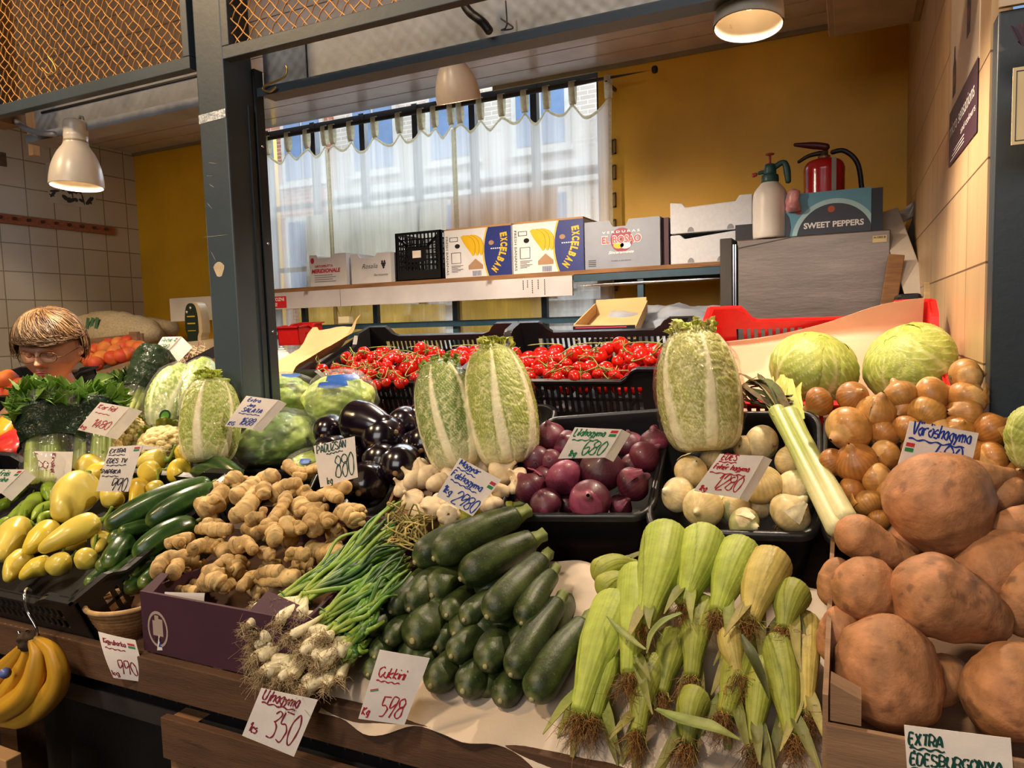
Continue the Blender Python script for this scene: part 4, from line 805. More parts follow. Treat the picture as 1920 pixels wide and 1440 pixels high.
t = thing('peg_rail', 'reddish wooden peg rail on the left tiled wall', 'peg rail', (XL, 2.9, 2.3)); mb = MB(); mb.box((XL, 2.4, 2.272), (XL+.02, 3.31, 2.325)); mb.build('rail_board', vmat('reddish_wood', .6, '#9a5c3c', 8, .12, .1, stretch=(1, 8, 8)), t, bevel=.002)
for k in range(10): mb = MB(); lathe(mb, (XL+.02, 2.5+k*.082, 2.303), (1, 0, 0), [(0, .009), (.02, .008), (.026, .0005)], 8, 10); mb.build('peg', vmat('peg_wood', .6, '#4a2c20', 8, .1, 0), t)
onwall(2.45, 2.66, 2.6, 2.68, 'small_print', vmat('brown_print', .7, '#5c4a34', 30, .3, 0), 'small dark print high on the left wall edge', 'picture')
# right wall poster
t = thing('wall_poster', 'tall cream poster with bottles and plum text block on the right wall', 'poster', (XR, 1.8, 2.2)); mb = MB(); mb.box((XR-.0015, 1.585, 2.055), (XR, 2.005, 2.6)); mb.build('sheet', vmat('poster_paper', .35, '#d3c4ae', 6, .04, .05), t)
mb = MB(); mb.prism([(1.585, 1.925), (2.005, 1.935), (2.005, 2.058), (1.585, 2.058)], (XR-.0018, 0, 0), (0, 1, 0), (0, 0, 1), (-1, 0, 0), th=.0005); mb.build('plum_panel', vmat('plum_panel', .45, '#3d1f2e', 6, .05, 0), t)
mb = MB(); txt(mb, 'micro sensations', (XR-.0024, 1.985, 1.998), (0, -1, 0), (0, 0, 1), (-1, 0, 0), .03, .37, bold=.0); txt(mb, 'and colours', (XR-.0024, 1.8, 1.968), (0, -1, 0), (0, 0, 1), (-1, 0, 0), .014, .2, bold=0)
for k in range(3): mb.box((XR-.0026, 1.75, 1.942+k*.007), (XR-.0024, 1.97-.03*k, 1.944+k*.007))
mb.build('lettering', M_wink, t)
for (y, z, a, b_) in ((1.93, 2.13, .05, .1), (1.72, 2.2, .045, .12), (1.66, 2.28, .035, .08), (1.86, 2.33, .05, .12), (1.68, 2.44, .04, .1)):
    mb = MB(); mb.prism([(-a*.5, -b_*.5), (a*.5, -b_*.5), (a*.5, b_*.15), (a*.2, b_*.3), (a*.15, b_*.55), (-a*.15, b_*.55), (-a*.2, b_*.3), (-a*.5, b_*.15)], (XR-.002, y, z), (0, 1, 0), (0, 0, 1), (-1, 0, 0), th=.0003)
    mb.box((XR-.0026, y-a*.4, z-b_*.3), (XR-.0023, y+a*.4, z-b_*.05), mi=1); mb.build('bottle_picture', [vmat('bottle_brown', .4, '#3c211c', 10, .1, 0), vmat('bottle_label', .4, '#7a3a28', 10, .1, 0)], t)
# right edge: neighbouring stall sign and cloth
c = onY(1898, 200, 1.3); t = thing('paper_notice', 'cream notice with black border hanging at the right edge', 'notice', c); mb = MB(); mb.box((c[0], 1.3, c[2]-.055), (c[0]+.09, 1.303, c[2]+.055)); mb.build('card', vmat('cream_card', .6, '#d8c49a', 10, .05, 0), t)
mb = MB(); x0, z0, z1 = c[0]+.004, c[2]-.05, c[2]+.05
mb.box((x0, 1.2992, z0), (x0+.001, 1.3, z1)); mb.box((x0, 1.2992, z0), (x0+.08, 1.3, z0+.001)); mb.box((x0, 1.2992, z1-.001), (x0+.08, 1.3, z1)); mb.build('border_line', M_blk, t)
c = onY(1912, 85, 1.32); mb = MB(); U, V = np.meshgrid(np.linspace(0, 1, 14), np.linspace(0, 1, 14), indexing='ij'); P = np.stack([c[0]-.012+U*.09+.01*V, 1.32+.01*np.sin(U*22), c[2]+.03-V*.06*(.4+U)], -1); mb.sheet(P, .002); o = mb.build('hanging_cloth', vmat('plum_cloth', .9, '#4a3c4c', 40, .15, .2)); tag(o, 'dark plum cloth hanging at the top right edge', 'cloth')
# ================================================================ counter
M_cw = vmat('counter_wood', .75, '#543925', 5, .2, .4, 30, stretch=(1, 10, 10), spots=(6, .66, '#2c1c14', .7))
M_dark = vmat('dark_paint', .6, '#14110f', 10, .2, .2)
M_grid = vmat('dark_grid', .4, '#2e2b2c', 20, .1, .1)
ct = thing('market_counter', 'long stepped wooden market counter under the main display', 'counter', (-1, 1.3, 0))
def pl(Y, off): return 1.25+.415*(Y-1.23)+off
mb = MB(); prof = [(.87, pl(.87, -.085)), (1.2, pl(1.2, -.085)), (1.2, pl(1.2, -.2)), (2.25, pl(2.25, -.2)), (2.25, pl(2.25, -.23)), (1.18, pl(1.18, -.23)), (1.18, pl(1.18, -.115)), (.87, pl(.87, -.115))]
mb.prism([(p[0], p[1]) for p in prof], (-2.3, 0, 0), (0, 1, 0), (0, 0, 1), (1, 0, 0), th=2.9); mb.build('deck', M_cw, ct)
ct2 = thing('market_counter', 'left part of the wooden counter under the chilies, bananas in front', 'counter', (-3, 1.1, 0))
mb = MB(); mb.prism([(.87, pl(.87, -.085)), (1.33, pl(1.33, -.085)), (1.33, pl(1.33, -.115)), (.87, pl(.87, -.115))], (-3.6, 0, 0), (0, 1, 0), (0, 0, 1), (1, 0, 0), th=1.3); mb.build('deck', M_cw, ct2)
zf = pl(.87, -.085)
for xa_, xb_, c_t in ((-3.6, -2.302, ct2), (-2.3, .6, ct)):
    mb = MB(); mb.box((xa_, .85, zf-.06), (xb_, .87, zf+.008)); mb.build('front_board', M_cw, c_t, bevel=.002)
    mb = MB(); mb.box((xa_, .87, zf-.13), (xb_, .9, zf-.095)); mb.build('lower_rail', M_grid, c_t)
    mb = MB(); mb.box((xa_, 1.02, 0), (xb_, 1.05, zf-.05)); mb.build('dark_back_panel', M_dark, c_t)
mb = MB()
for x in np.arange(-2.28, .5, .035): mb.box((x, .893, zf-.1), (x+.004, .897, zf-.05))
mb.box((-2.28, .892, zf-.052), (.5, .898, zf-.048))
mb.build('wire_grid', M_grid, ct)
for x in (-3.4, -2.2, -1.7, .35): mb = MB(); mb.box((x, .9, 0), (x+.06, .96, zf-.1)); mb.build('leg', M_cw, ct2 if x < -3 else ct)
# wooden crate hanging below the counter
t = thing('wooden_crate', 'low wooden crate stored under the counter front', 'crate', onY(600, 1420, .84)); a = onY(305, 1342, .84); b = onY(905, 1480, .84); zt = a[2]
mb = MB(); mb.box((a[0], .835, zt-.075), (b[0], .85, zt)); mb.box((a[0]+.06, .84, zt-.17), (b[0], .852, zt-.085)); mb.build('side_plank', M_cw, t, bevel=.001); mb = MB(); mb.box((a[0], .85, zt-.16), (a[0]+.06, .89, zt-.01)); mb.build('corner_post', M_wood, t)
mb = MB(); mb.box((a[0]+.06, .85, zt-.18), (b[0], 1.01, zt-.165)); mb.build('floor_slat', M_wood, t)
# ---------------------------------------------------------------- bins
def HPc(p, off=0): return HP(*p, off)
def rr_loop(k=10, rad=.12, asp=1.3):
    pts = []
    for (cx, cy, a0) in ((1-rad, 1-rad*asp, 0), (rad, 1-rad*asp, 1), (rad, rad*asp, 2), (1-rad, rad*asp, 3)):
        for i in range(k): a = (a0+i/(k-1))*math.pi/2; pts.append((cx+rad*math.cos(a), cy+rad*asp*math.sin(a)))
    return np.array(pts)
def bin_(label, FL, FR, BR, BL, H, m=None, taper=.035, group='black plastic bins on the display'):
    FL, FR, BR, BL = map(np.array, (FL, FR, BR, BL)); t = thing('plastic_bin', label, 'bin', (FL+FR+BR+BL)/4-np.array([0, 0, H]), group)
    lp = rr_loop(); a, b = lp[:, 0:1], lp[:, 1:2]; W = np.linalg.norm(FR-FL); D = np.linalg.norm(BL-FL); nn = nrm(np.cross(FR-FL, BL-FL)); c = (FL+FR+BR+BL)/4
    P = FL*(1-a)*(1-b)+FR*a*(1-b)+BR*a*b+BL*(1-a)*b; out = P-c; out /= np.linalg.norm(out, axis=1, keepdims=True); H = H*nn[2]
    mb = MB(); loops = [(-.012, -.008), (.0, .002), (-.002, .006), (-.004, .008)]
    L1 = [P+out*.012-nn*.012, P+out*.012-nn*.002, P+out*.008+nn*.001, P+nn*.001, P-out*.002-nn*.003, P-out*.006-nn*.02, P-out*.015-nn*H*.5, P-out*taper-nn*H*.97, P-out*(taper+.015)-nn*H]
    mb.grid(np.array(L1), closed=True)
    L2 = [P+out*.012-nn*.012, P+out*.002-nn*.012, P-out*.003-nn*.03, P-out*.01-nn*H*.5, P-out*(taper-.005)-nn*(H+.003), P-out*.6*D-nn*(H+.003)]
    mb.grid(np.array(L2)[::-1], closed=True); mb.raw(P-out*(taper+.012)-nn*(H-.001), [tuple(range(len(P)))]); mb.build('tub', m or M_bkp, t)
    return t
bin_('black bin of red onions in the middle of the display', HP(931, 962), HP(1218, 962), HP(1256, 768), HP(1022, 786), .14)
bin_('black bin of white onions under the right napa cabbage', HP(1213, 990), HP(1536, 998), HP(1532, 772), HP(1258, 778), .14)
bin_('black bin of yellow onions beside the right dark post', HP(1546, 1010), HP(1868, 1010), HP(1842, 772), HP(1552, 772), .14)
bin_('black bin under the eggplants', HP(560, 965, -.03), HP(800, 965, -.03), HP(850, 790, -.03), HP(640, 790, -.03), .12)
bin_('black bin under the two middle napa cabbages', HP(790, 880, -.1), HP(1010, 880, -.1), HP(1040, 760, -.1), HP(830, 760, -.1), .08)
bin_('black bin under the bagged lettuces', HP(400, 880, -.08), HP(600, 880, -.08), HP(680, 740, -.08), HP(490, 740, -.08), .08)
bin_('black bin under the cauliflowers', HP(120, 900, -.08), HP(360, 900, -.08), HP(420, 780, -.08), HP(200, 780, -.08), .08)
bin_('black bin under the bagged celery', HP(20, 890, -.08), HP(115, 890, -.08), HP(180, 800, -.08), HP(90, 800, -.08), .06)
# slotted crates
th19 = math.atan(.344)
def topo(x, y, z, slope, H): return np.array([x, y, z])-np.cross([1, 0, 0], [0, math.cos(slope), math.sin(slope)])*H
xr0, xr1 = onY(882, 740, 1.8)[0], onY(1246, 740, 1.8)[0]; zr = onY(1080, 712, 1.8)[2]
slot_crate('tomato_crate', 'right black slotted crate full of vine tomatoes', 'crate', topo(xr0, 1.8, zr, th19, .115), 0, th19, xr1-xr0, .38, .115, M_bkp, .035, 'black crates of tomatoes')
xl0, xl1 = onY(568, 740, 1.8)[0], onY(868, 740, 1.8)[0]
slot_crate('tomato_crate', 'left black slotted crate full of vine tomatoes', 'crate', topo(xl0, 1.8, zr-.006, th19, .115), 0, th19, xl1-xl0, .4, .115, M_bkp, .035, 'black crates of tomatoes')
th25 = math.atan(.17/.36)
slot_crate('red_crate', 'red slotted plastic crate lined with paper under the white cabbages', 'crate', topo(-.335, 1.63, onY(1450, 752, 1.63)[2], th25, .12), 0, th25, .505, .4, .12, M_redp, .04, raise_f=.0)
cr_o = topo(-.335, 1.63, onY(1450, 752, 1.63)[2], th25, .12); uu, ww, nn_ = tiltframe(0, th25)
# paper liner of red crate
mb = MB(); U, V = np.meshgrid(np.linspace(0, 1, 24), np.linspace(0, 1, 24), indexing='ij')
P = cr_o+uu*.015+uu*(U*.475)[..., None]+ww*(.01+.37*np.minimum(V/.75, 1))[..., None]+nn_*(.06+.012*N0(np.stack([U*3, V*3, 0*U], -1))+.095*ss(V, .68, 1)*(.1+.95*U))[..., None]
M_pink = vmat('pinkish_wrapping_paper', .6, '#c79f84', 6, .06, .3, 14, spots=(4, .8, '#c09a80', .3)); mb.sheet(P, .001); o = mb.build('paper_liner', M_pink); tag(o, 'pinkish wrapping paper lining the red crate under the cabbages', 'paper')
# brown paper crate behind the post
t = thing('paper_lined_tray', 'tray lined with brown paper behind the post, left of the tomatoes', 'tray', onY(560, 680, 2.0)); mb = MB()
a = onY(515, 715, 1.85); U, V = np.meshgrid(np.linspace(0, 1, 20), np.linspace(0, 1, 16), indexing='ij'); x0 = a[0]-.12; x1 = onY(622, 690, 2.0)[0]
P = np.stack([x0+(x1-x0)*U, 1.84+.34*V, 1.445+.11*V+.05*ss(U, .8, 1)+.05*ss(V, .8, 1)], -1)+.006*np.stack([N0(np.stack([U*8, V*8, V], -1))]*3, -1); mb.sheet(P, .001); mb.build('brown_paper', vmat('brown_paper', .7, '#c49a6e', 6, .08, .3, 20), t)
mb = MB(); mb.box((x0-.01, 1.83, 1.38), (x1+.012, 1.838, 1.44)); mb.prism([(1.83, 1.36), (2.2, 1.5), (2.2, 1.6), (1.83, 1.45)], (x1+.006, 0, 0), (0, 1, 0), (0, 0, 1), (1, 0, 0), th=.008); mb.build('tray_wall', M_bkp, t)
mb = MB(); p = onY(528, 665, 2.3); P = p+np.stack([U*.12-.1, V*.1, -.07+.07*np.sin(V*3)+.02*N0(np.stack([U*6, V*6, U], -1))], -1); mb.sheet(P, .002); o = mb.build('striped_cloth', brickmat('striped_cloth', '#d8d8d4', '#555a60', '#d8d8d4', 1, .5, .008, .002, .8, 'XZ')); tag(o, 'folded striped cloth right behind the dark post', 'cloth')
p = onY(537, 628, 2.7); slot_crate('red_box', 'small red slotted crate seen right behind the post', 'crate', p-[.05, 0, .05], .1, .1, .12, .2, .07, M_redp, .02)
# ================================================================ produce
c_ = hx
def stick_pts(A, B, offA=0., offB=0., m=.415, z0=1.25, y0=1.23):
    return HP(*A, offA, m, z0, y0), HP(*B, offB, m, z0, y0)
def sag(a, b, up=.0, side=0.):
    mid = (a+b)/2; s = np.cross(nrm(b-a), [0, 0, 1]); return [a, mid+np.array([0, 0, up])+s*side, b]
# ---- zucchini
M_zuc = vmat('zucchini_skin', .4, None, 40, .3, .2, 140, spec=.45, coat=.0, spots=(260, .6, '#5f7036', .5))
M_zstem = vmat('zucchini_stem', .6, None, 60, .15, .3)
def zucchini(A, B, w, offA=0, offB=0, yellow=False, stem=True, wb=.82):
    a, b = stick_pts(A, B, offA, offB); r = px2m(a, w)/2*1.07; Lr = np.linalg.norm(b-a); a = a+nrm(b-a)*r*.2
    if Lr < .13: b = a+nrm(b-a+np.array([0, .05, -.02]))*.15
    s_ = RS.rand()*6; t = thing('zucchini', '', 'zucchini', (a+b)/2); mb = MB()
    def colr(S, TH, P):
        base = mix(c_('#222f16'), c_('#424e26'), cl(.5+.35*np.cos(TH*5+s_)+.3*N0(P, 40)))
        if yellow: base = mix(c_('#6e7a1c'), c_('#a8a030'), cl(.5+.5*N0(P, 30)))
        return mix(base, c_('#8a8a5a'), ss(1-S, .975, 1)*.8)
    sweep(mb, sag(a, b, .006, RS.normal()*.006), [r*.82, r*1.02, r, r*.93, r*wb, r*.7], n=34, m=24, capa=1.1, capb=.5, prof=lambda S, TH: 1+.02*np.cos(TH*5+s_), col=colr); mb.build('body', M_zuc, t)
    if stem:
        mb = MB(); d = nrm(b-a); sweep(mb, [b-d*.004, b+d*.014, b+d*.026], [r*.5, r*.36, r*.42], n=12, m=15, capa=.1, capb=.2, prof=lambda S, TH: 1+.14*np.cos(TH*5), col=c_('#6f7a3e')); mb.build('stem', M_zstem, t)
    mb = MB(); d = nrm(a-b); e = a+d*.0005; lathe(mb, e, d, [(-.002, r*.17), (.001, r*.15), (.002, .0002)], 6, 10, col=c_('#9a9468')); mb.build('blossom_scar', M_zstem, t)
    return (t, (a+b)/2, None)
Z = [zucchini(*z) for z in [((807, 1051), (972, 966), 62, .03, .02), ((772, 1058), (900, 985), 58, .01, -.0), ((857, 1089), (1000, 1012), 62, .01, .0), ((909, 1161), (1016, 1050), 62, .02, .0), ((976, 1172), (1034, 1078), 50, .01, -.01), ((955, 1270), (1046, 1130), 58, .0, -.02), ((993, 1318), (1096, 1170), 68, -.02, -.03),
    ((806, 1120), (870, 1050), 58, .0, -.03), ((764, 1146), (830, 1070), 52, 0, -.03), ((730, 1150), (800, 1072), 46, 0, -.03), ((688, 1187), (740, 1120), 42, 0, -.03), ((724, 1205), (775, 1140), 42, -.01, -.04), ((768, 1206), (850, 1140), 72, -.01, -.04), ((835, 1156), (880, 1100), 46, -.01, -.05), ((868, 1165), (915, 1105), 48, 0, -.04),
    ((844, 1234), (890, 1160), 54, -.01, -.05), ((908, 1254), (950, 1165), 60, -.01, -.04), ((864, 1300), (930, 1230), 62, -.03, -.06), ((936, 1318), (975, 1250), 56, -.035, -.06), ((688, 1268), (735, 1200), 42, -.03, -.06), ((805, 1290), (850, 1215), 58, -.03, -.06), ((700, 1235), (750, 1170), 44, -.02, -.06), ((885, 1200), (930, 1130), 60, -.03, -.06), ((985, 1235), (1020, 1165), 58, -.03, -.06), ((850, 1262), (890, 1200), 58, -.045, -.07), ((905, 1120), (945, 1060), 58, -.03, -.05), ((760, 1245), (800, 1180), 56, -.045, -.07), ((1015, 1190), (1050, 1120), 50, -.03, -.06), ((900, 1300), (950, 1230), 54, -.05, -.07), ((740, 1290), (790, 1220), 48, -.05, -.07), ((800, 1152), (850, 1090), 52, -.02, -.05), ((850, 1192), (890, 1130), 54, -.03, -.06), ((815, 1218), (850, 1150), 54, -.04, -.07), ((932, 1182), (965, 1110), 50, -.02, -.06), ((960, 1215), (1000, 1140), 54, -.03, -.06), ((780, 1262), (820, 1190), 54, -.05, -.07), ((1030, 1250), (1060, 1170), 50, -.05, -.07), ((735, 1175), (780, 1120), 44, -.03, -.06)]]
Z.append(zucchini((822, 988), (965, 948), 26, -.02, -.02, True)); 
Z[0][0]['look'] = 1
autolabel([(a, b, None) for a, b, c in Z[:-1]], 'dark green zucchini', 'in the zucchini heap', 6, 'zucchini heap')
tag(Z[-1][0], 'pale yellow green zucchini lying behind the top of the zucchini heap', 'zucchini', 'zucchini heap')
# ---- corn
M_husk = vmat('corn_husk', .55, None, 50, .1, .5, 26, stretch=None, sss=.08)
M_silk = vmat('corn_silk', .7, None, 80, .2, .1, sss=.1); M_leaf = vmat('corn_leaf', .55, None, 60, .12, .3, transl=.2)
def tuft(mb, c, d, n, ln, spread, r, col1, col2, curl=.5, rs=None):
    rs = rs or RS; d = nrm(d)
    for i in range(n):
        q = nrm(d+rs.normal(size=3)*spread); p0 = np.array(c)+rs.normal(size=3)*ln*.1; l = ln*(.6+rs.rand()*.6); k = rs.normal(size=3)*curl*l
        P = spline(np.array([p0, p0+q*l*.35+k*.3, p0+q*l*.7-k*.2+[0, 0, -l*.1], p0+q*l+k*.4+[0, 0, -l*.25]]), 6)
        T, A, B = frames(P); th = np.array([0, 2.1, 4.2]); rr = r*(1-np.linspace(0, .6, 6))[:, None, None]
        mb.grid(P[:, None]+rr*(np.cos(th)[None, :, None]*A[:, None]+np.sin(th)[None, :, None]*B[:, None]), mix(col1, col2, rs.rand()), closed=True)
def corn(A, B, w, offA=0, offB=0, tone=0, silk=True, taper=.42, blades=3):
    a, b = stick_pts(A, B, offA, offB); r = px2m(a, w)/2; a = a+nrm(b-a)*r*.25; d = nrm(b-a); Lr = np.linalg.norm(b-a); t = thing('corn_cob', '', 'corn cob', (a+b)/2); mb = MB(); s_ = RS.rand()*6
    g1, g2, g3 = [(c_('#9fae40'), c_('#84962e'), c_('#bcc468')), (c_('#8f9636'), c_('#6d7a26'), c_('#adac58')), (c_('#b3a252'), c_('#968838'), c_('#cbb874'))][tone]
    def colr(S, TH, P):
        st = .5+.5*np.sin(TH*17+s_+2.*np.sin(S*3+TH*2)); st2 = .5+.5*np.sin(TH*39+s_*2)
        c = mix(mix(g1, g2, cl(st*.35+.2*N0(P, 30))), g3, cl(st2*.4*(.4+.6*(1-S)))); seam = np.abs(np.sin((TH+s_+S*.7)*1.5)); return mix(c, g2*.6, (seam < .06)*.6)
    def pf(S, TH): return 1+.008*np.sin(TH*17+s_)+.007*np.sin(TH*31+s_*3+2*np.sin(S*5))+.035*((((TH+s_+S*.7)/2.094) % 1)-.5)+.03*np.sin(TH*3+S*4+s_)*S
    sweep(mb, sag(a, b, .008, RS.normal()*.005), [r*.95, r*1.04, r*1.0, r*.92, r*.74, r*.52, r*taper], n=50, m=100, capa=.9, capb=.3, prof=pf, col=colr); hk = mb.build('husk', M_husk, t)
    mb = MB(); s = nrm(np.cross(d, [0, 0, 1])); 
    for k in range(blades):
        an = RS.rand()*6.28; rad = math.cos(an)*s+math.sin(an)*np.cross(d, s); p0 = b-d*.03+rad*r*.35; l = .035+RS.rand()*.05
        gg = [g2*.8, g2*.55, c_('#8a8440')][RS.randint(3)]
        blade(mb, [p0, p0+d*l*.4+rad*.008, p0+d*l*.8+rad*.02+[0, 0, -.008], p0+d*l+rad*.03+[0, 0, -.02]], [.006, .008, .005, .0008], n=9, m=3, fold=.4, th=.0008, col=lambda S, U, P: mix(gg, c_('#b5a86a'), S*.5))
    mb.build('husk_leaf', M_leaf, t)
    if silk:
        mb = MB(); tuft(mb, b+d*.004, d+np.array([0, -.2, -.3]), 80, .034, .5, .0005, c_('#5a2c16'), c_('#a0702e'), .5); tuft(mb, b-d*.006, d, 26, .022, .6, .0007, c_('#c9b45a'), c_('#9a9240'), .3); mb.build('silk', M_silk, hk)
    return (t, (a+b)/2, None)
CN = [corn(*z) for z in [((1254, 985), (1207, 1175), 84, .03, .02, 0), ((1326, 992), (1282, 1135), 80, .03, .02, 0), ((1400, 1014), (1345, 1150), 74, .025, .015, 0), ((1455, 1036), (1405, 1165), 78, .02, .015, 2), ((1500, 1095), (1470, 1180), 62, .01, .0, 1),
    ((1196, 1060), (1180, 1265), 66, .01, .0, 0), ((1166, 1110), (1085, 1340), 80, .0, -.02, 0), ((1140, 1190), (1112, 1345), 66, -.02, -.03, 0), ((1106, 1083), (1195, 1060), 52, -.01, -.03, 1, False), ((1115, 1112), (1190, 1092), 50, -.01, -.03, 1, False),
    ((1325, 1120), (1296, 1270), 60, -.01, -.02, 1), ((1390, 1170), (1360, 1340), 66, -.03, -.03, 1), ((1452, 1190), (1484, 1380), 62, -.02, -.03, 1), ((1508, 1150), (1512, 1340), 56, -.03, -.03, 2), ((1428, 1230), (1412, 1395), 52, -.03, -.04, 1), ((1238, 1230), (1196, 1375), 58, -.03, -.035, 1), ((1312, 1290), (1288, 1395), 56, -.03, -.04, 1), ((1372, 1180), (1384, 1262), 48, 0, -.01, 2), ((1270, 1180), (1240, 1300), 56, -.02, -.03, 1)]]
autolabel(CN, 'ear of corn in its husk', 'in the corn heap', 5, 'corn cobs heap')
def leafthing(name, label, cat, pts, W, colr, m=M_leaf, group=None, up=(0, 0, 1), fold=.3):
    mb = MB(); blade(mb, pts, W, n=20, m=5, fold=fold, th=.0008, col=colr, up=up); o = mb.build(name, m); tag(o, label, cat, group); return o
gleaf = lambda S, U, P: mix(mix(c_('#5f7a32'), c_('#8a9a4c'), cl(.5+.5*np.sin(U*9))), c_('#a89a5c'), S*.4)
leafthing('corn_leaf', 'long loose corn leaf lying across the front of the corn', 'leaf', [HP(1230, 1330, 0), HP(1280, 1352, .01), HP(1340, 1368, .012), HP(1388, 1388, 0)], [.003, .012, .013, .002], gleaf, group='loose corn leaves')
leafthing('corn_leaf', 'narrow loose corn leaf sticking out over the left cobs', 'leaf', [HP(1138, 1156, .04), HP(1165, 1185, .05), HP(1190, 1205, .05), HP(1210, 1218, .05)], [.001, .005, .006, .002], gleaf, group='loose corn leaves')
leafthing('corn_leaf', 'curled corn leaf hanging between the top cobs', 'leaf', [HP(1278, 1150, .05), HP(1245, 1165, .055), HP(1222, 1190, .05), HP(1213, 1225, .045)], [.003, .006, .005, .001], gleaf, group='loose corn leaves')
leafthing('corn_leaf', 'long drooping corn leaf between the right cobs', 'leaf', [HP(1390, 1190, .04), HP(1410, 1230, .04), HP(1428, 1270, .02), HP(1442, 1310, 0)], [.002, .008, .006, .001], lambda S, U, P: mix(c_('#3e4a24'), c_('#6a6a3a'), S), group='loose corn leaves')
# white paper liner under corn and zucchini
M_wpaper = vmat('white_wrapping_paper', .55, '#cbb9a4', 8, .06, .35, 18)
U, V = np.meshgrid(np.linspace(0, 1, 60), np.linspace(0, 1, 30), indexing='ij'); a, b = HP(640, 1262, -.07), HP(1545, 1432, -.07)
X = a[0]+(b[0]+.005-a[0])*U; Y = .862+V*.34+.006*np.sin(U*31)*(V < .1); Zz = pl(Y, -.072)+.006*N0(np.stack([X*20, Y*20, 0*X], -1))-.03*ss(1-V, .93, 1)*(.5+.5*np.sin(U*14))
mb = MB(); mb.sheet(np.stack([X, Y-.01*ss(1-V, .93, 1), np.maximum(Zz, pl(Y, -.083))], -1) if False else np.stack([X, Y-.018*ss(1-V, .9, 1), Zz], -1), .0008, (.5, .5, .5)); o = mb.build('paper_liner', M_wpaper); tag(o, 'crumpled pale paper under the zucchini and corn at the counter edge', 'paper')
# ---- sweet potatoes
M_swp = vmat('sweet_potato_skin', .62, None, 50, .16, .6, 55, spots=(130, .7, '#5e3420', .7))
def sweetpotato(C, w, h, ang=0, off=0, sd=0, ln=None, depth_scale=.9, m=1.0, z0=1.13, y0=.95, pts=None, scar=None):
    """C centre; w,h long/short size in the photograph; ang screen angle of the long axis"""
    c = HP(*C, off, m, z0, y0); dp = depth(c); right = RW[:, 0]; down = RW[:, 1]; fw = RW[:, 2]
    ca, sa = math.cos(math.radians(ang)), math.sin(math.radians(ang)); ax = right*ca-down*sa; R_ = px2m(c, h)/2; Lw = px2m(c, w)
    t = thing('sweet_potato', '', 'sweet potato', c); mb = MB(); nz = NZ(sd+50)
    a = c-ax*(Lw/2); b = c+ax*(Lw/2); pr = pts or [.55, .85, 1.0, 1.0, .8, .45]
    base = [c_('#b07c50'), c_('#a8744c'), c_('#b68256')][sd % 3]
    def colr(S, TH, P):
        n = nz(P-c, 24); q = mix(base, c_('#94663e'), cl(.3+.45*n)); q = mix(q, c_('#c9885c'), cl(.3+.6*nz(P-c, 55))*.5); return mix(q, c_('#4a2a1e'), ss(nz(P-c, 90), 1.0, 1.35)*.5)
    sweep(mb, [a, c+down*Lw*.02, b], [R_*k for k in pr], n=60, m=60, capa=1.0, capb=1.0, col=colr, disp=lambda S, TH, P: R_*(.05*nz(P-c, 22)+.012*nz(P-c, 70))); mb.build('body', M_swp, t)
    if scar:
        mb = MB(); p = HP(*scar, off, m, z0, y0); v = nrm(CAM-c); p = c+(p-c); d = nrm(p-c+v*R_*.9); lathe(mb, c+d*R_*1.0, d, [(-.006, .012), (.0, .010), (.001, .0003)], 8, 14, col=c_('#4a2c1c'), disp=lambda s, th, P: .002*N1(P, 300)); mb.build('root_scar', M_swp, t)
    return (t, c, None)
SP = [sweetpotato((1762, 946), 200, 186, -65, .0, 1, pts=[.72, .95, 1.03, 1.0, .8, .34]), sweetpotato((1822, 893), 170, 88, 4, -.02, 2, pts=[.8, 1, 1, .8, .5, .2]), sweetpotato((1925, 985), 130, 80, 10, -.02, 3), sweetpotato((1880, 1065), 190, 150, 10, -.05, 4),
      sweetpotato((1645, 1022), 165, 80, -28, .0, 5, pts=[.8, 1, 1, .9, .7, .4]), sweetpotato((1624, 1105), 128, 118, -20, .02, 6), sweetpotato((1785, 1130), 232, 142, -24, .02, 7, pts=[.8, 1.05, 1.05, .95, .7, .35]), sweetpotato((1566, 1092), 95, 62, 80, -.02, 8), sweetpotato((1572, 1190), 115, 74, 75, -.02, 9),
      sweetpotato((1664, 1258), 212, 186, 88, .01, 10, pts=[.6, .95, 1.02, .95, .7, .5] and [.62, .98, 1.05, .98, .82, .58]), sweetpotato((1890, 1292), 190, 160, 60, .0, 12), sweetpotato((1925, 1120), 150, 110, 80, -.03, 11), sweetpotato((1700, 1010), 70, 60, 0, -.05, 13), sweetpotato((1880, 925), 90, 60, 30, -.06, 14), sweetpotato((1760, 1270), 110, 90, 30, -.07, 15)]
for (t_, c, _), lb in zip(SP, ['huge round wrinkled sweet potato on top of the heap', 'pointed sweet potato behind the huge round one', 'sweet potato cut by the right edge, level with the huge one', 'broad sweet potato in the shade right below the huge one', 'tapering sweet potato touching the root of the leek', 'knobbly round sweet potato in the middle left of the heap', 'large long sweet potato tapering to the right in mid heap', 'small sweet potato at the upper left crate edge', 'sweet potato squeezed at the left crate edge, below another',
    'large egg shaped sweet potato at the front left of the crate', 'large reddish sweet potato at the front right corner', 'sweet potato at right edge above the reddish front one', 'small sweet potato wedged between leek root and huge one', 'small pale sweet potato behind the huge one at right', 'shaded sweet potato deep between the two front ones']): tag(t_, lb, 'sweet potato', 'sweet potatoes in the crate')
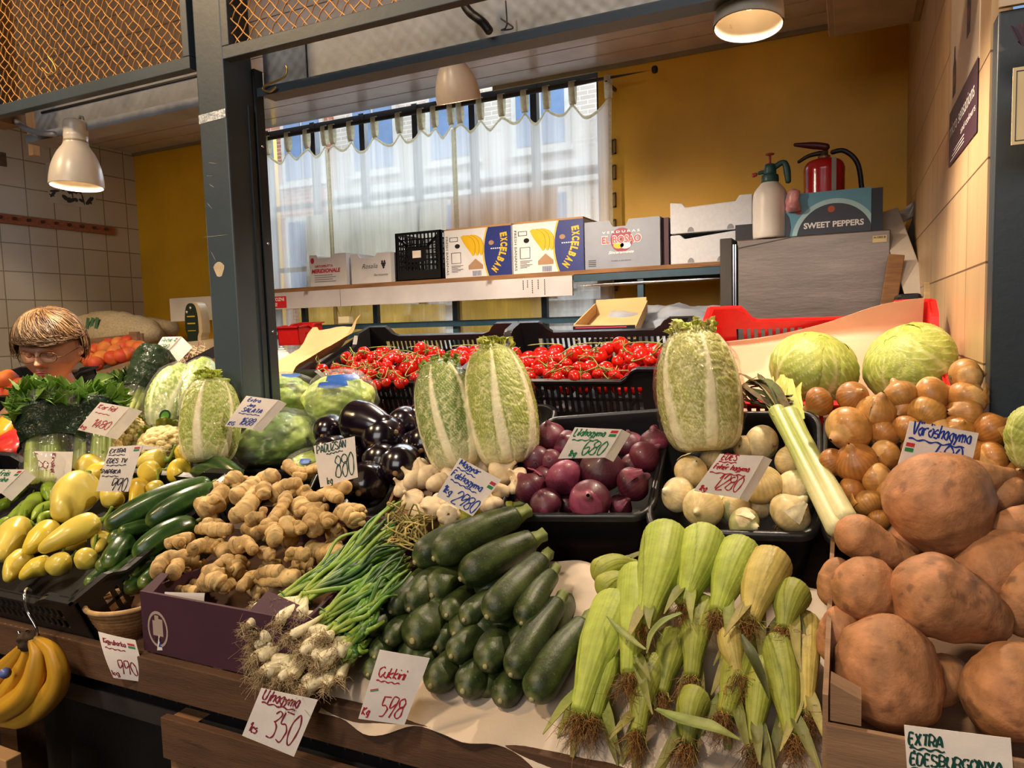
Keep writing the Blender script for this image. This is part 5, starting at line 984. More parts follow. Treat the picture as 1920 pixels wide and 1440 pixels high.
# crate for sweet potatoes
M_pwood = vmat('pale_crate_wood', .75, '#8a6a4e', 6, .14, .3, 30, stretch=(1, 9, 9), spots=(5, .68, '#5c3c28', .6))
t = thing('wooden_crate', 'pale wooden crate holding the sweet potatoes at the right', 'crate', (.15, .95, 1.0)); a = onY(1549, 1352, .86); 
mb = MB(); mb.box((a[0], .852, a[2]-.085), (.4, .86, a[2])); mb.build('front_board', M_pwood, t, bevel=.001)
mb = MB(); mb.prism([(.86, a[2]-.085), (1.25, a[2]+.05), (1.25, a[2]+.12), (1.2, a[2]+.11), (.862, a[2]+.03)], (a[0]-.004, 0, 0), (0, 1, 0), (0, 0, 1), (1, 0, 0), th=.006); mb.build('side_board', M_pwood, t)
b = onY(1549, 1275, .868); mb = MB(); mb.prism([(0, 0), (.032, 0), (.032, b[2]-a[2]-.014), (0, b[2]-a[2])], (a[0]+.004, .863, a[2]), (1, 0, 0), (0, 0, 1), (0, 1, 0), th=.03); mb.build('corner_block', M_pwood, t)
mb = MB(); mb.prism([(.862, pl(.862, -.083)), (1.2, pl(1.2, -.083)), (1.2, pl(1.2, -.076)), (.862, pl(.862, -.076))], (a[0]+.004, 0, 0), (0, 1, 0), (0, 0, 1), (1, 0, 0), th=.38); mb.build('base_board', M_pwood, t)
# ---- onions
def onionmat(n, rough, coat): return vmat(n, rough+.08, None, 70, .14, .2, 60, coat=coat*.5, spec=.5, sss=.05)
M_on = {'y': onionmat('yellow_onion_skin', .35, .2), 'w': onionmat('white_onion_skin', .45, .1), 'r': onionmat('red_onion_skin', .38, .2)}
M_root = vmat('dry_root', .9, None, 60, .2, .2)
PAL = {'y': ('#ab7032', '#824c22', '#cd9650', '#d8ae70'), 'w': ('#d3bd86', '#b89c62', '#e8dab0', '#8c9a5a'), 'r': ('#4a1628', '#2e0e1c', '#7a2c42', '#8c3c58')}
def onion(kind, x, y, d, off=0, m=.415, neck=None, tone=0., sd=0, pz=(1.25, 1.23)):
    c = HP(x, y, off, m, *pz); D = px2m(c, d); r = D/2; rs = np.random.RandomState(sd); v = nrm(CAM-c)
    ax = nrm(rs.normal(size=3)+np.array([0, 0, .6])) if neck is None else nrm(RW[:, 0]*neck[0]-RW[:, 1]*neck[1]+v*neck[2])
    t = thing({'y': 'yellow_onion', 'w': 'white_onion', 'r': 'red_onion'}[kind], '', 'onion', c); mb = MB(); p1, p2, p3, p4 = [c_(q) for q in PAL[kind]]; nz = NZ(sd+200)
    if kind == 'y': p1 = mix(p1, c_('#b98a44'), tone); p2 = mix(p2, c_('#95693a'), tone)
    if kind == 'r': p1 = mix(p1, c_('#74283c'), tone*.7); p3 = mix(p3, c_('#8c3c50'), tone*.7)
    def colr(S, TH, P):
        line = .5+.5*np.sin(TH*26+nz(P-c, 20)*1.5); q = mix(p1, p2, cl(line*.8+.3*nz(P-c, 30))); q = mix(q, p3, cl(.25+.5*nz(P-c, 14))*.7)
        q = mix(q, p4, (nz(P-c, 18) > .85)*.7); return mix(q, p3*.8+.05, ss(S, .86, .98))
    k = .92+rs.rand()*.1; nk = .16+rs.rand()*.06
    pr = [(-r*.86*k, .0005), (-r*.84*k, r*.3), (-r*.6*k, r*.76), (-r*.1, r), (r*.4*k, r*.88), (r*.72*k, r*.52), (r*.9*k, r*nk*1.3), (r*1.08*k, r*nk*.8), (r*1.2*k, r*.04)]
    lathe(mb, c, ax, pr, 34, 52, col=colr, disp=lambda S, TH, P: r*(.03*nz(P-c, 20)+.008*np.sin(TH*26))*np.minimum(1, 4*S)); bl = mb.build('bulb', M_on[kind], t)
    mb = MB(); rc = c_('#8a7048') if kind != 'r' else c_('#6a4a50'); tuft(mb, c-ax*r*.84*k, -ax, 22, r*.28, .8, r*.012, rc, rc*.5, .5, rs); mb.build('roots', M_root, bl)
    if rs.rand() > .45:   # flake of dry skin
        mb = MB(); th0 = rs.rand()*6.28; U, V = np.meshgrid(np.linspace(-.5, .5, 7), np.linspace(.15, 1, 8), indexing='ij'); u_ = nrm(np.cross(ax, [.3, 1, .2])); w_ = np.cross(ax, u_)
        hh = r*(V*1.1-.1); rad = r*np.sqrt(np.maximum(1-(hh/r*.85)**2, .02))*1.03+r*.1*ss(V, .8, 1)+r*.03*nz(np.stack([U*9, V*9, U], -1)); an = th0+U*(1-.55*V)
        mb.sheet(c+ax*hh[..., None]+rad[..., None]*(np.cos(an)[..., None]*u_+np.sin(an)[..., None]*w_), .0005, np.broadcast_to(p3*.95, U.shape+(3,))); mb.build('loose_skin', M_on[kind], t)
    return (t, c, None)
YO = [(1536, 753, 57, 0, .1), (1599, 744, 60, 0, .2), (1644, 772, 72, 0, .5), (1688, 741, 62, 0, .9), (1749, 739, 66, 0, .1), (1811, 705, 66, 0, .9), (1812, 746, 70, 0, .2), (1591, 805, 86, 0, .4), (1655, 814, 60, -.03, 0), (1702, 806, 60, 0, .4), (1738, 774, 68, 0, .9), (1808, 774, 66, 0, .6), (1690, 766, 46, -.03, .3), (1797, 806, 60, 0, .5), (1858, 806, 68, 0, .1), (1605, 868, 82, 0, 0), (1661, 852, 54, 0, .7), (1562, 866, 54, -.02, .1), (1643, 897, 60, 0, .8), (1672, 918, 60, .0, 1), (1628, 943, 58, 0, .9), (1649, 976, 44, 0, .4), (1860, 858, 62, 0, .1), (1897, 930, 74, .02, .3), (1905, 892, 54, -.02, 0), (1822, 850, 60, -.02, .1), (1597, 918, 50, -.03, 0), (1765, 815, 60, -.03, .3), (1720, 840, 60, -.03, .4), (1572, 930, 50, -.03, .2), (1745, 870, 60, -.04, .2)]
NK = {7: (-.5, -.3, .3), 15: (-.3, .8, .5), 5: (.8, .1, .1), 14: (.6, .3, .2), 2: (.2, .6, .4), 6: (.3, .5, 0)}
ys = [onion('y', x, y, d, off*.5, 1.6, NK.get(i), tn, 300+i) for i, (x, y, d, off, tn) in enumerate(YO)]; autolabel(ys, 'yellow onion', 'in the right onion heap', 5, 'yellow onions heap')
WO = [(1427, 830, 68, -.01), (1482, 865, 60, 0), (1296, 884, 64, 0), (1270, 927, 66, 0), (1318, 952, 76, .01), (1377, 950, 62, -.01), (1427, 908, 80, .015), (1493, 915, 72, 0), (1482, 962, 78, .0), (1396, 982, 60, -.01), (1338, 864, 54, -.02), (1396, 838, 44, -.01), (1422, 948, 54, -.03), (1365, 900, 60, -.02), (1510, 890, 40, -.03)]
NW = {4: (-.3, -.2, .8), 8: (.6, .6, .3), 6: (-.1, .7, .4), 3: (-.7, .2, .4), 2: (.2, .4, .6)}
ws = [onion('w', x, y, d, off, .5, NW.get(i), 0, 400+i) for i, (x, y, d, off) in enumerate(WO)]
autolabel(ws, 'white onion', 'in the bin of white onions', 4, 'white onions in the bin')
RO = [(1031, 819, 62, 0, .7), (1061, 831, 52, -.01, .5), (1180, 833, 54, -.01, 0), (1226, 828, 54, 0, .1), (1210, 857, 62, 0, .8), (1187, 874, 50, -.02, .4), (1007, 863, 54, 0, .3), (1033, 864, 44, 0, 1), (1058, 897, 72, .015, .1), (1128, 880, 86, .015, 0), (996, 915, 64, 0, .6), (1187, 908, 68, 0, .7), (1023, 943, 62, -.005, 0), (1107, 938, 78, .005, 0), (1163, 950, 50, -.03, .3), (985, 945, 44, -.04, .3), (1100, 850, 60, -.03, 0), (1140, 840, 54, -.03, 0), (1065, 945, 50, -.04, .2), (1020, 900, 50, -.02, .3)]
NR = {4: (.6, .5, .2), 9: (.1, .5, .5), 13: (-.1, .2, .9), 12: (-.3, .6, .5), 11: (.7, .4, .3), 0: (-.1, .8, .4)}
rs_ = [onion('r', x, y, d, off, .45, NR.get(i), tn, 500+i) for i, (x, y, d, off, tn) in enumerate(RO)]; autolabel(rs_, 'red onion', 'in the bin of red onions', 5, 'red onions in the bin')
# ---- garlic
M_gar = vmat('garlic_skin', .55, None, 60, .06, .15, 60, sss=.12)
def garlic(x, y, d, sd, off=0, neck=None):
    c = HP(x, y, off); r = px2m(c, d)/2; rs = np.random.RandomState(sd); ax = nrm(rs.normal(size=3)*.8+np.array([0, 0, .5])) if neck is None else nrm(neck)
    t = thing('garlic_bulb', '', 'garlic', c); mb = MB(); nz = NZ(sd); k = rs.randint(6, 9)
    def colr(S, TH, P): return mix(mix(c_('#dcc9a4'), c_('#c0a47e'), cl(.5*np.abs(np.cos(TH*k/2))**6+.25*nz(P-c, 30))), c_('#9a7a70'), (nz(P-c, 50) > 1.0)*.3)
    lathe(mb, c, ax, [(-r*.62, .0005), (-r*.66, r*.3), (-r*.45, r*.8), (0, r), (r*.4, r*.75), (r*.65, r*.32), (r*.95, r*.16), (r*1.3, r*.13), (r*1.32, .0005)], 30, 48, col=colr, rf=lambda S, TH: 1+.1*(np.abs(np.cos(TH*k/2))**.6-.6)*np.sin(np.minimum(S*1.35, 1)*3.14)); bl = mb.build('bulb', M_gar, t)
    mb = MB(); tuft(mb, c-ax*r*.64, -ax, 24, r*.14, 1, r*.015, c_('#6a5236'), c_('#3a2a1c'), .4, rs); mb.build('root_plate', M_root, bl); return (t, c, None)
GA = [(801, 893, 60), (822, 905, 50), (776, 900, 52), (790, 880, 42), (843, 893, 46), (906, 869, 46), (942, 887, 58), (971, 893, 38), (931, 926, 52), (922, 946, 46), (966, 914, 34), (841, 964, 44), (806, 953, 46), (773, 937, 46), (824, 943, 38), (852, 870, 40), (880, 885, 44), (890, 905, 50), (900, 940, 40), (785, 965, 40), (870, 930, 50), (755, 915, 40), (850, 930, 46)]
NG = {11: tuple(-nrm(CAM-HP(841, 964))), 13: (-.1, -.6, .6), 6: (.6, 0, .5), 0: (-.5, .1, .8)}
gs = [garlic(*g, 600+i, -.01 if i > 14 else 0, NG.get(i)) for i, g in enumerate(GA)]; autolabel(gs, 'garlic bulb', 'in the garlic heap', 4, 'garlic heap')
# paper/cardboard tray holding garlic
mb = MB(); P4 = [HP(725, 985, -.05), HP(935, 990, -.05), HP(985, 870, -.05), HP(775, 860, -.05)]; mb.raw(P4, [(0, 1, 2, 3)]); dn = np.array([0, 0, -.05])
for i in range(4): a, b = P4[i], P4[(i+1) % 4]; k = nrm(np.cross(b-a, [0, 0, 1]))*.006; mb.raw([a+dn, b+dn, b-dn*.5, a-dn*.5, a+dn+k, b+dn+k, b-dn*.5+k, a-dn*.5+k], [(0, 1, 2, 3), (7, 6, 5, 4), (3, 2, 6, 7), (0, 4, 5, 1)])
o = mb.build('garlic_tray', M_pwood); tag(o, 'low wooden tray under the garlic heap', 'tray')
# ---- eggplants
M_egg = vmat('eggplant_skin', .2, '#140a16', 20, .15, .03, 20, spec=.7, coat=.5, spots=(14, .76, '#4a3040', .4)); M_cal = vmat('eggplant_calyx', .7, None, 60, .2, .3)
def eggplant(A, B, w, offA=0, offB=0, sd=0):
    a, b = HP(*A, offA), HP(*B, offB); r = px2m(a, w)/2; t = thing('eggplant', '', 'eggplant', (a+b)/2); mb = MB(); d = nrm(b-a)
    if np.linalg.norm(b-a) < .1: b = a+nrm(b-a+np.array([0, .04, 0]))*.13
    a2 = a+d*0; sweep(mb, sag(a2, b, .004), [r*.9, r*1.05, r*1.0, r*.8, r*.55], n=34, m=32, capa=1, capb=.7); mb.build('body', M_egg, t)
    mb = MB(); lathe(mb, b-d*.012, d, [(-.02, r*.66), (-.004, r*.6), (.012, r*.3), (.02, r*.14), (.035, r*.13), (.04, .0005)], 20, 30, col=lambda S, TH, P: mix(c_('#3d4a2a'), c_('#6a5a3a'), S), rf=lambda S, TH: 1+.12*np.cos(TH*5)*(1-S)); mb.build('calyx', M_cal, t)
    mb = MB(); lathe(mb, a-d*.0008+d*0, -d, [(-.003, r*.16), (.0012, r*.11), (.002, .0002)], 6, 12, col=c_('#8a6a40')); mb.build('blossom_scar', M_cal, t); return (t, (a+b)/2, None)
EG = [eggplant(*e) for e in [((648, 786), (730, 808), 78, .04, .03), ((604, 818), (640, 792), 56, .01, -.02), ((699, 838), (745, 800), 78, .015, -.01), ((747, 806), (775, 778), 60, 0, -.02), ((785, 796), (805, 772), 62, -.01, -.03), ((790, 845), (815, 815), 70, 0, -.03), ((741, 888), (770, 855), 78, .015, -.02), ((672, 925), (710, 890), 86, -.01, -.05), ((702, 880), (735, 855), 74, -.01, -.04), ((765, 850), (795, 830), 66, -.01, -.04), ((640, 872), (670, 850), 76, -.02, -.05), ((600, 855), (630, 835), 58, -.02, -.04), ((620, 915), (650, 890), 70, -.03, -.05)]]
autolabel(EG, 'glossy black eggplant', 'in the eggplant heap', 4, 'eggplant heap')
# ---- leafy heads
M_cab = vmat('cabbage_leaf', .42, None, 60, .08, .35, 120, sss=.06, spec=.4); M_film = film('cling_film', (1, 1, 1), .015, .9, 60, rough=.1)
def shell(mb, c, ax, u0, prof, th0, span, v0, v1, rib, g1, g2, wht, crink, lift, veins=9, frill=0., vamt=1., nz=None, ribtop=.9, n=70, m=46, f=60):
    """one wrapped leaf: patch of a body of revolution about ax"""
    ax = nrm(ax); u0 = nrm(np.array(u0)-(np.array(u0) @ ax)*ax); w0 = np.cross(ax, u0); V, U = np.meshgrid(np.linspace(v0, v1, n), np.linspace(-1, 1, m), indexing='ij')
    pr = np.array(prof); vv = np.linspace(0, 1, len(pr)); h = np.interp(V, np.linspace(0, 1, 60), spline(pr, 60)[:, 0]); r = np.interp(V, np.linspace(0, 1, 60), spline(pr, 60)[:, 1])
    an = th0+U*span*(.75+.25*np.sin(V*3.14)); D = np.cos(an)[..., None]*u0+np.sin(an)[..., None]*w0; P0 = np.array(c)+h[..., None]*ax+r[..., None]*D
    U = U+.05*np.sin(V*5+th0*3); rw = rib*(1-(V/ribtop)**.7*.85); R = ss(rw-np.abs(U), -.04, .07)*(V < ribtop)
    vein = np.abs(np.sin((V*1.6-np.abs(U)*.75+.04*nz(P0-c, 25))*veins*3.14)); vn = (1-ss(vein, .0, .35))*(1-ss(np.abs(U), .93, 1.))
    v2 = 1-ss(np.abs(np.sin((V*.6+np.abs(U)*1.3+.12*nz(P0-c, 45))*veins*5)), 0, .3)
    n1 = nz(P0-c, f); n2_ = nz(P0-c+.3, f*1.9); cr = ss(np.abs(n1), 0, .6)*.7+ss(np.abs(n2_), 0, .6)*.5-.5; rdg = cl(1-ss(np.abs(n1), .02, .22)+.6*(1-ss(np.abs(n2_), .0, .2)))
    disp = lift+.35*crink*(vn)*(1-R)+crink*cr*(1-R)*(.35+.65*V)+rib*.01*R+frill*ss(V, .9, 1)*np.abs(nz(P0-c, f*.7)); disp = disp-(ss(np.abs(U), .8, 1)**2)*(lift)*.9
    G_ = P0+disp[..., None]*D
    col = mix(mix(g1, g2, cl(.5+.8*cr)), wht, cl(np.maximum(.9*vn, .75*rdg*vamt))*(.7+.25*(1-V))); col = mix(col, wht*.96+.02, cl(R)); col = mix(col, wht, cl(1-V*3.2)*.85)
    mb.sheet(G_, .0012, col)
def napa(label, bot, top, w, offb=.0, seed=0, lean=.06, tw=.0, frillc='#9aa63c', g=('#b9bc5c', '#8f9c3e'), wrap=True, offtop=None):
    a = HP(*bot, offb); ytop = a[1]+lean; b = onY(*top, ytop); ax = nrm(b-a); Lr = np.linalg.norm(b-a); r = px2m((a+b)/2, w)/2
    t = thing('napa_cabbage', label, 'chinese cabbage', (a+b)/2, 'upright napa cabbages'); nz = NZ(seed); v = nrm(CAM-(a+b)/2); rt = np.cross(ax, v)
    pr = [(0, r*.35), (Lr*.03, r*.66), (Lr*.15, r*.88), (Lr*.42, r*1.0), (Lr*.7, r*.9), (Lr*.88, r*.64), (Lr*.97, r*.3)]
    mb = MB(); w_ = c_('#e6ddb4'); g1, g2 = c_(g[0]), c_(g[1])
    lathe(mb, a, ax, [(h, q*.93) for h, q in pr]+[(Lr*1.0, .0005)], 50, 60, col=lambda S, TH, P: mix(g1, g2, cl(.5+.5*nz(P-a, 60))), disp=lambda S, TH, P: .004*nz(P-a, 60)*S)
    mb.build('inner_head', M_cab, t)
    k = 0
    for th0, sp, v1, lf, rb in ((.35+tw+2.2, 1.2, .97, .001, .3), (tw-1.9, 1.2, .96, .001, .3), (tw+.15, 1.05, .985, .003, .26), (tw+1.1, .95, .9, .005, .32), (tw-.95, .95, .93, .0045, .3)):
        mb = MB(); shell(mb, a, ax, v, pr, th0, sp, 0., v1, rb, g1, g2, w_, .003, lf, veins=15, frill=.012, nz=NZ(seed*7+k), ribtop=.92, n=110, m=76, f=85); k += 1
        mb.build('outer_leaf', M_cab, t)
    mb = MB(); rr = np.random.RandomState(seed)      # frilly crown
    for i in range(34):
        q = rr.normal(size=2)*r*.27; p = a+ax*(Lr*(.88+rr.rand()*.08)-np.hypot(*q)*.25)+v*q[0]+rt*q[1]; sz = r*(.32+rr.rand()*.2); U, V = np.meshgrid(np.linspace(-1, 1, 9), np.linspace(0, 1, 9), indexing='ij'); dd = nrm(rt*q[1]+v*q[0]+1e-6); s2 = np.cross(ax, dd)
        Pq = p+ax*(V*sz)[..., None]+s2*(U*sz*.6)[..., None]*np.sqrt(np.maximum(1-V*V*.75, .05))[..., None]*0+s2*(U*sz*.6*(np.sqrt(np.maximum(1-V*V*.8, .05))-1))[..., None]+dd*(sz*.3*V**2+.16*sz*np.sin(U*7+i)*V+.1*sz*np.sin(V*11+i*2))[..., None]; mb.sheet(Pq, .0008, mix(c_(frillc), g1, cl(.5+nz(Pq-a, 90)*.5)))
    mb.build('frilly_crown', M_cab, t)
    if wrap:
        mb = MB(); lathe(mb, a, ax, [(-.004, .0005), (-.004, r*.6)]+[(h, q*1.07+.006) for h, q in pr[1:-1]]+[(Lr*.97, r*.5)], 50, 50, disp=lambda S, TH, P: .003*nz(P-a, 40)); mb.build('plastic_film', M_film, t)
    return t
napa('largest napa cabbage, film wrapped, standing beside the leek', (1322, 846), (1296, 612), 142, .02, 3, .05, .15, g=('#c3c07a', '#9a9c4c'))
napa('film wrapped napa cabbage standing left of the red onions', (958, 872), (918, 645), 122, .0, 5, .07, -.2)
napa('darker green napa cabbage standing behind its own 880 price tag', (868, 880), (818, 676), 112, .0, 8, .07, -.5, frillc='#6a8438', g=('#9aa654', '#6d8438'))
napa('bright napa cabbage at the foot of the dark post', (388, 868), (398, 705), 100, .0, 11, .06, .6, frillc='#a8bc40', g=('#b5bf52', '#8fa23c'))
# round cabbages
def cabbage(label, C, w, h, y, seed, tilt=(0, 0, 1)):
    c = onY(*C, y); r = px2m(c, w)/2; kh = h/w; t = thing('white_cabbage', label, 'cabbage', c, 'round white cabbages'); nz = NZ(seed); v = nrm(CAM-c); ax = nrm(tilt)
    pr = [(r*kh*-math.cos(q), max(r*math.sin(q), .0005)) for q in np.linspace(0, 3.1416, 13)]; g1, g2, w_ = c_('#aab255'), c_('#93a044'), c_('#d5d49a')
    mb = MB(); lathe(mb, c, ax, pr, 40, 50, col=lambda S, TH, P: mix(g1, g2, cl(.5+.5*nz(P-c, 25)))); mb.build('head', M_cab, t); k = 0
    for th0, sp, v0, v1, lf in ((2.6, 1.5, .02, .97, .0015), (-1.6, 1.4, .02, .95, .0015), (.5, 1.5, .01, .985, .003), (-.75, 1.1, .0, .86, .005), (1.6, .9, 0, .8, .006)):
        mb = MB(); shell(mb, c, ax, v, pr, th0, sp, v0, v1, .09, g1, g2, w_, .003, lf, veins=6, vamt=.25, nz=NZ(seed*5+k), ribtop=.95, n=60, m=50, f=26); mb.build('outer_leaf', M_cab, t); k += 1
    return t
cabbage('round white cabbage on the pink paper, left of the two', (1525, 690), 148, 128, 1.72, 21, (.3, -.3, .8)); cabbage('round white cabbage nearest the tiled wall, right of the two', (1703, 680), 152, 128, 1.72, 23, (-.4, -.5, .6))
cabbage('light green cabbage cut off by the right photo edge', (1932, 820), 66, 120, 1.25, 25)
# ---- bagged lettuces
M_bag = film('lettuce_bag', (.97, 1, .97), .03, 1.0, 26, opac=.05, rough=.1); M_lime = vmat('lettuce_leaf', .5, None, 40, .15, .5, 60, sss=.06); M_bprint = vmat('blue_bag_print', .35, '#2a5cae', 20, .05, .2)
def lettuce(label, C, w, h, y, seed, col=('#bac864', '#86a23e'), stripe=None):
    c = onY(*C, y); r = px2m(c, w)/2; kh = h/w; t = thing('bagged_lettuce', label, 'lettuce', c, 'bagged iceberg lettuces'); nz = NZ(seed); mb = MB(); g1, g2 = c_(col[0]), c_(col[1])
    pr = [(r*kh*-math.cos(q), max(r*math.sin(q), .0005)) for q in np.linspace(0, 3.1416, 13)]
    lathe(mb, c, (0, 0, 1), [(a*.88, b*.88) for a, b in pr], 80, 90, col=lambda S, TH, P: mix(mix(g1, g2, cl(.5+.6*nz(P-c, 30))), c_('#d5dba0'), (1-ss(np.abs(np.sin(nz(P-c, 16)*5)), 0., .2))*.7), disp=lambda S, TH, P: r*(.1*np.abs(nz(P-c, 22))+.05*nz(P-c, 60))); mb.build('lettuce_head', M_lime, t)
    mb = MB(); lathe(mb, c, (0, 0, 1), [(a*1.06, b*1.1+.004) for a, b in pr], 50, 60, disp=lambda S, TH, P: r*(.1*nz(P-c, 20)+.03*nz(P-c, 70))); mb.build('plastic_bag', M_bag, t)
    v = nrm(CAM-c)
    for (a0, e0, wd, hh) in (stripe or [(.1, .75, .5, .12), (-.2, .55, .4, .1)]):
        mb = MB(); U, V = np.meshgrid(np.linspace(-1, 1, 14), np.linspace(-1, 1, 5), indexing='ij'); az = a0+U*wd; el = e0+V*hh*(1-.3*U*U); rt = nrm(np.cross([0, 0, 1], v)); fv = nrm(v*[1, 1, 0])
        D = (np.cos(el)*np.cos(az))[..., None]*fv+(np.cos(el)*np.sin(az))[..., None]*rt+(np.sin(el)*kh)[..., None]*np.array([0, 0, 1.]); P = c+D*r*1.13+D*.003; mb.sheet(P+D*(r*.08*nz(P-c, 20))[..., None], .0006); mb.build('blue_print', M_bprint, t)
    return t
lettuce('bagged lettuce with blue print right next to the tomato crate', (638, 750), 132, 112, 1.64, 31); lettuce('bagged lettuce just right of the post above its price tag', (530, 748), 128, 96, 1.7, 33, stripe=[(.4, .95, .4, .08)])
lettuce('darker bagged lettuce below the price tag left of eggplants', (520, 822), 170, 110, 1.5, 35, ('#9aae50', '#5d7c34'), [(-1.2, .1, .1, .3)]); lettuce('low bagged lettuce right behind the ginger heap', (598, 870), 110, 60, 1.42, 37, ('#a8b848', '#7a9434'), [(.6, .5, .25, .15), (-.5, .5, .2, .15)])
# ---- cauliflower
M_cau = vmat('cauliflower_curd', .7, None, 220, .1, .5, 260, sss=.15)
def cauliflower(label, C, w, h, y, seed, leaf=True):
    c = onY(*C, y); r = px2m(c, w)/2; t = thing('cauliflower', label, 'cauliflower', c, 'cauliflowers'); rs = np.random.RandomState(seed); v = nrm(CAM-c+np.array([0, 0, .25])); nz = NZ(seed)
    k = 70; i = np.arange(k); ph = np.arccos(1-1.25*(i+.5)/k); th = i*2.39996; u_ = nrm(np.cross(v, [0, 0, 1])); w_ = np.cross(v, u_); B = np.cos(ph)[:, None]*v+(np.sin(ph)*np.cos(th))[:, None]*u_+(np.sin(ph)*np.sin(th))[:, None]*w_; B += rs.normal(size=B.shape)*.05; B /= np.linalg.norm(B, axis=1, keepdims=True)
    k2 = 500; i = np.arange(k2); ph2 = np.arccos(1-1.4*(i+.5)/k2); th2 = i*2.39996; B2 = np.cos(ph2)[:, None]*v+(np.sin(ph2)*np.cos(th2))[:, None]*u_+(np.sin(ph2)*np.sin(th2))[:, None]*w_
    n, m = 90, 110; P_, T_ = np.meshgrid(np.linspace(0, 2.2, n), np.linspace(0, 2*np.pi, m, endpoint=False), indexing='ij'); D = np.cos(P_)[..., None]*v+(np.sin(P_)*np.cos(T_))[..., None]*u_+(np.sin(P_)*np.sin(T_))[..., None]*w_
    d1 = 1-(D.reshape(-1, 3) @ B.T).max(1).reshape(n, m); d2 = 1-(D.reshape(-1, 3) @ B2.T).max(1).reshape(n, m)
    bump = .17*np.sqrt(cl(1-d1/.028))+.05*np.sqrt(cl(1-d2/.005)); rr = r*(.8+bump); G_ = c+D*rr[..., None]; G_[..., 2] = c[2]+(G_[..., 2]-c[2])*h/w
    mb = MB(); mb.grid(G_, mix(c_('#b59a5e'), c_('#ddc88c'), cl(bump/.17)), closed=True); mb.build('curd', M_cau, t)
    if leaf:
        for q in range(7):
            a = q/7*6.28+rs.rand(); d = u_*math.cos(a)+w_*math.sin(a); mb = MB(); blade(mb, [c-v*r*.5+d*r*.5, c-v*r*.2+d*r*.95, c+v*r*.15+d*r*1.05, c+v*r*.35+d*r*(.98+.1*rs.rand())], [r*.2, r*.32, r*.3, r*.06], n=10, m=7, fold=.2, th=.0015, wave=r*.06, seed=q, up=tuple(v), col=lambda S, U, P: mix(mix(c_('#8f9f4e'), c_('#5f7a34'), S), c_('#d5d6a0'), (np.abs(U) < .2)*.8)); mb.build('leaf', M_cab, t)
    return t
cauliflower('cauliflower at front left, in front of the celery bags', (182, 852), 100, 84, 1.33, 41); cauliflower('cauliflower under the red 1480 price tag', (232, 818), 92, 84, 1.42, 43); cauliflower('cauliflower leaning on the bright napa cabbage', (308, 832), 92, 70, 1.42, 45); cauliflower('half hidden cauliflower above the two price tags', (266, 800), 60, 60, 1.52, 47, False)
# ---- peppers
M_pep = vmat('pepper_skin', .32, None, 20, .06, .08, 30, coat=.12, sss=.08); M_stem = vmat('green_stem', .5, None, 40, .1, .2)
def pepper(A, B, w, offA=0, offB=0, cols=('#d9b948', '#c9a236'), name='yellow_pepper', lob=3, tip=.35, stem='B', wide=1., sd=0, cat='pepper', bend=.008, stemc='#6f8a2a'):
    a, b = HP(*A, offA), HP(*B, offB); r = px2m((a+b)/2, w)/2; d = nrm(b-a); t = thing(name, '', cat, (a+b)/2); mb = MB(); nz = NZ(sd+70); s_ = sd*1.7
    sweep(mb, sag(a, b, .006, bend*math.sin(sd)), [r*tip, r*.75, r*.98, r*1.02*wide, r*.9*wide], n=40, m=40, capa=1.1, capb=.8, col=lambda S, TH, P: mix(c_(cols[0]), c_(cols[1]), cl(.4+.5*nz(P-a, 18))), prof=lambda S, TH: 1+.07*np.cos(TH*lob+s_)*np.sin(S*3.1)+.04*np.cos(TH*2-s_+S*3), disp=lambda S, TH, P: r*.06*nz(P-a, 25)); mb.build('body', M_pep, t)
    mb = MB(); up = np.array([0, 0, .01*math.sin(sd*3)+.008]); sweep(mb, [b-d*.004, b+d*.008, b+d*.02+up, b+d*.028+up*2], [r*.36, r*.16, r*.12, r*.15], n=14, m=10, capa=.1, capb=.3, col=c_(stemc)); mb.build('stem', M_stem, t)
    return (t, (a+b)/2, None)
YP = [((112, 972), (160, 905), 74, .02, .02), ((72, 1034), (188, 976), 46, .02, .02), ((46, 1038), (98, 988), 50, 0, 0), ((0, 1050), (42, 985), 56, -.01, -.01), ((14, 1090), (52, 1040), 40, -.02, -.02), ((36, 1086), (98, 1058), 38, -.02, -.02), ((98, 1078), (128, 1050), 46, -.02, -.02), ((146, 1066), (168, 1044), 46, -.02, -.02),
      ((248, 950), (262, 908), 36, 0, 0), ((258, 872), (312, 862), 44, 0, 0), ((268, 905), (305, 885), 62, 0, 0), ((330, 900), (352, 880), 48, 0, -.01), ((205, 948), (222, 928), 46, 0, 0), ((284, 928), (292, 915), 34, 0, 0), ((332, 862), (350, 850), 40, 0, 0), ((145, 895), (180, 875), 50, .0, -.01), ((186, 1035), (195, 1010), 34, -.02, -.03), ((185, 905), (200, 885), 50, -.02, -.02), ((225, 930), (240, 905), 50, -.02, -.02), ((120, 1030), (150, 1005), 50, -.03, -.03)]
yp = [pepper(*p, sd=i, cols=[('#ddcb66', '#d2bc4c'), ('#dac656', '#d0b848'), ('#dac444', '#ccae34')][i % 3], tip=.55 if i in (0, 9, 10, 11) else .38) for i, p in enumerate(YP)]; autolabel(yp, 'pale yellow pepper', 'in the left pepper crate', 5, 'pale yellow peppers in the left crate')
GP = [((-6, 952), (46, 916), 18), ((2, 988), (52, 944), 22), ((33, 985), (76, 930), 27), ((92, 938), (112, 906), 24), ((60, 975), (106, 946), 20), ((-8, 1000), (20, 975), 20), ((12, 998), (30, 978), 20), ((-5, 1015), (12, 996), 18), ((-20, 965), (15, 942), 20), ((75, 985), (100, 965), 18), ((40, 1005), (66, 985), 20)]
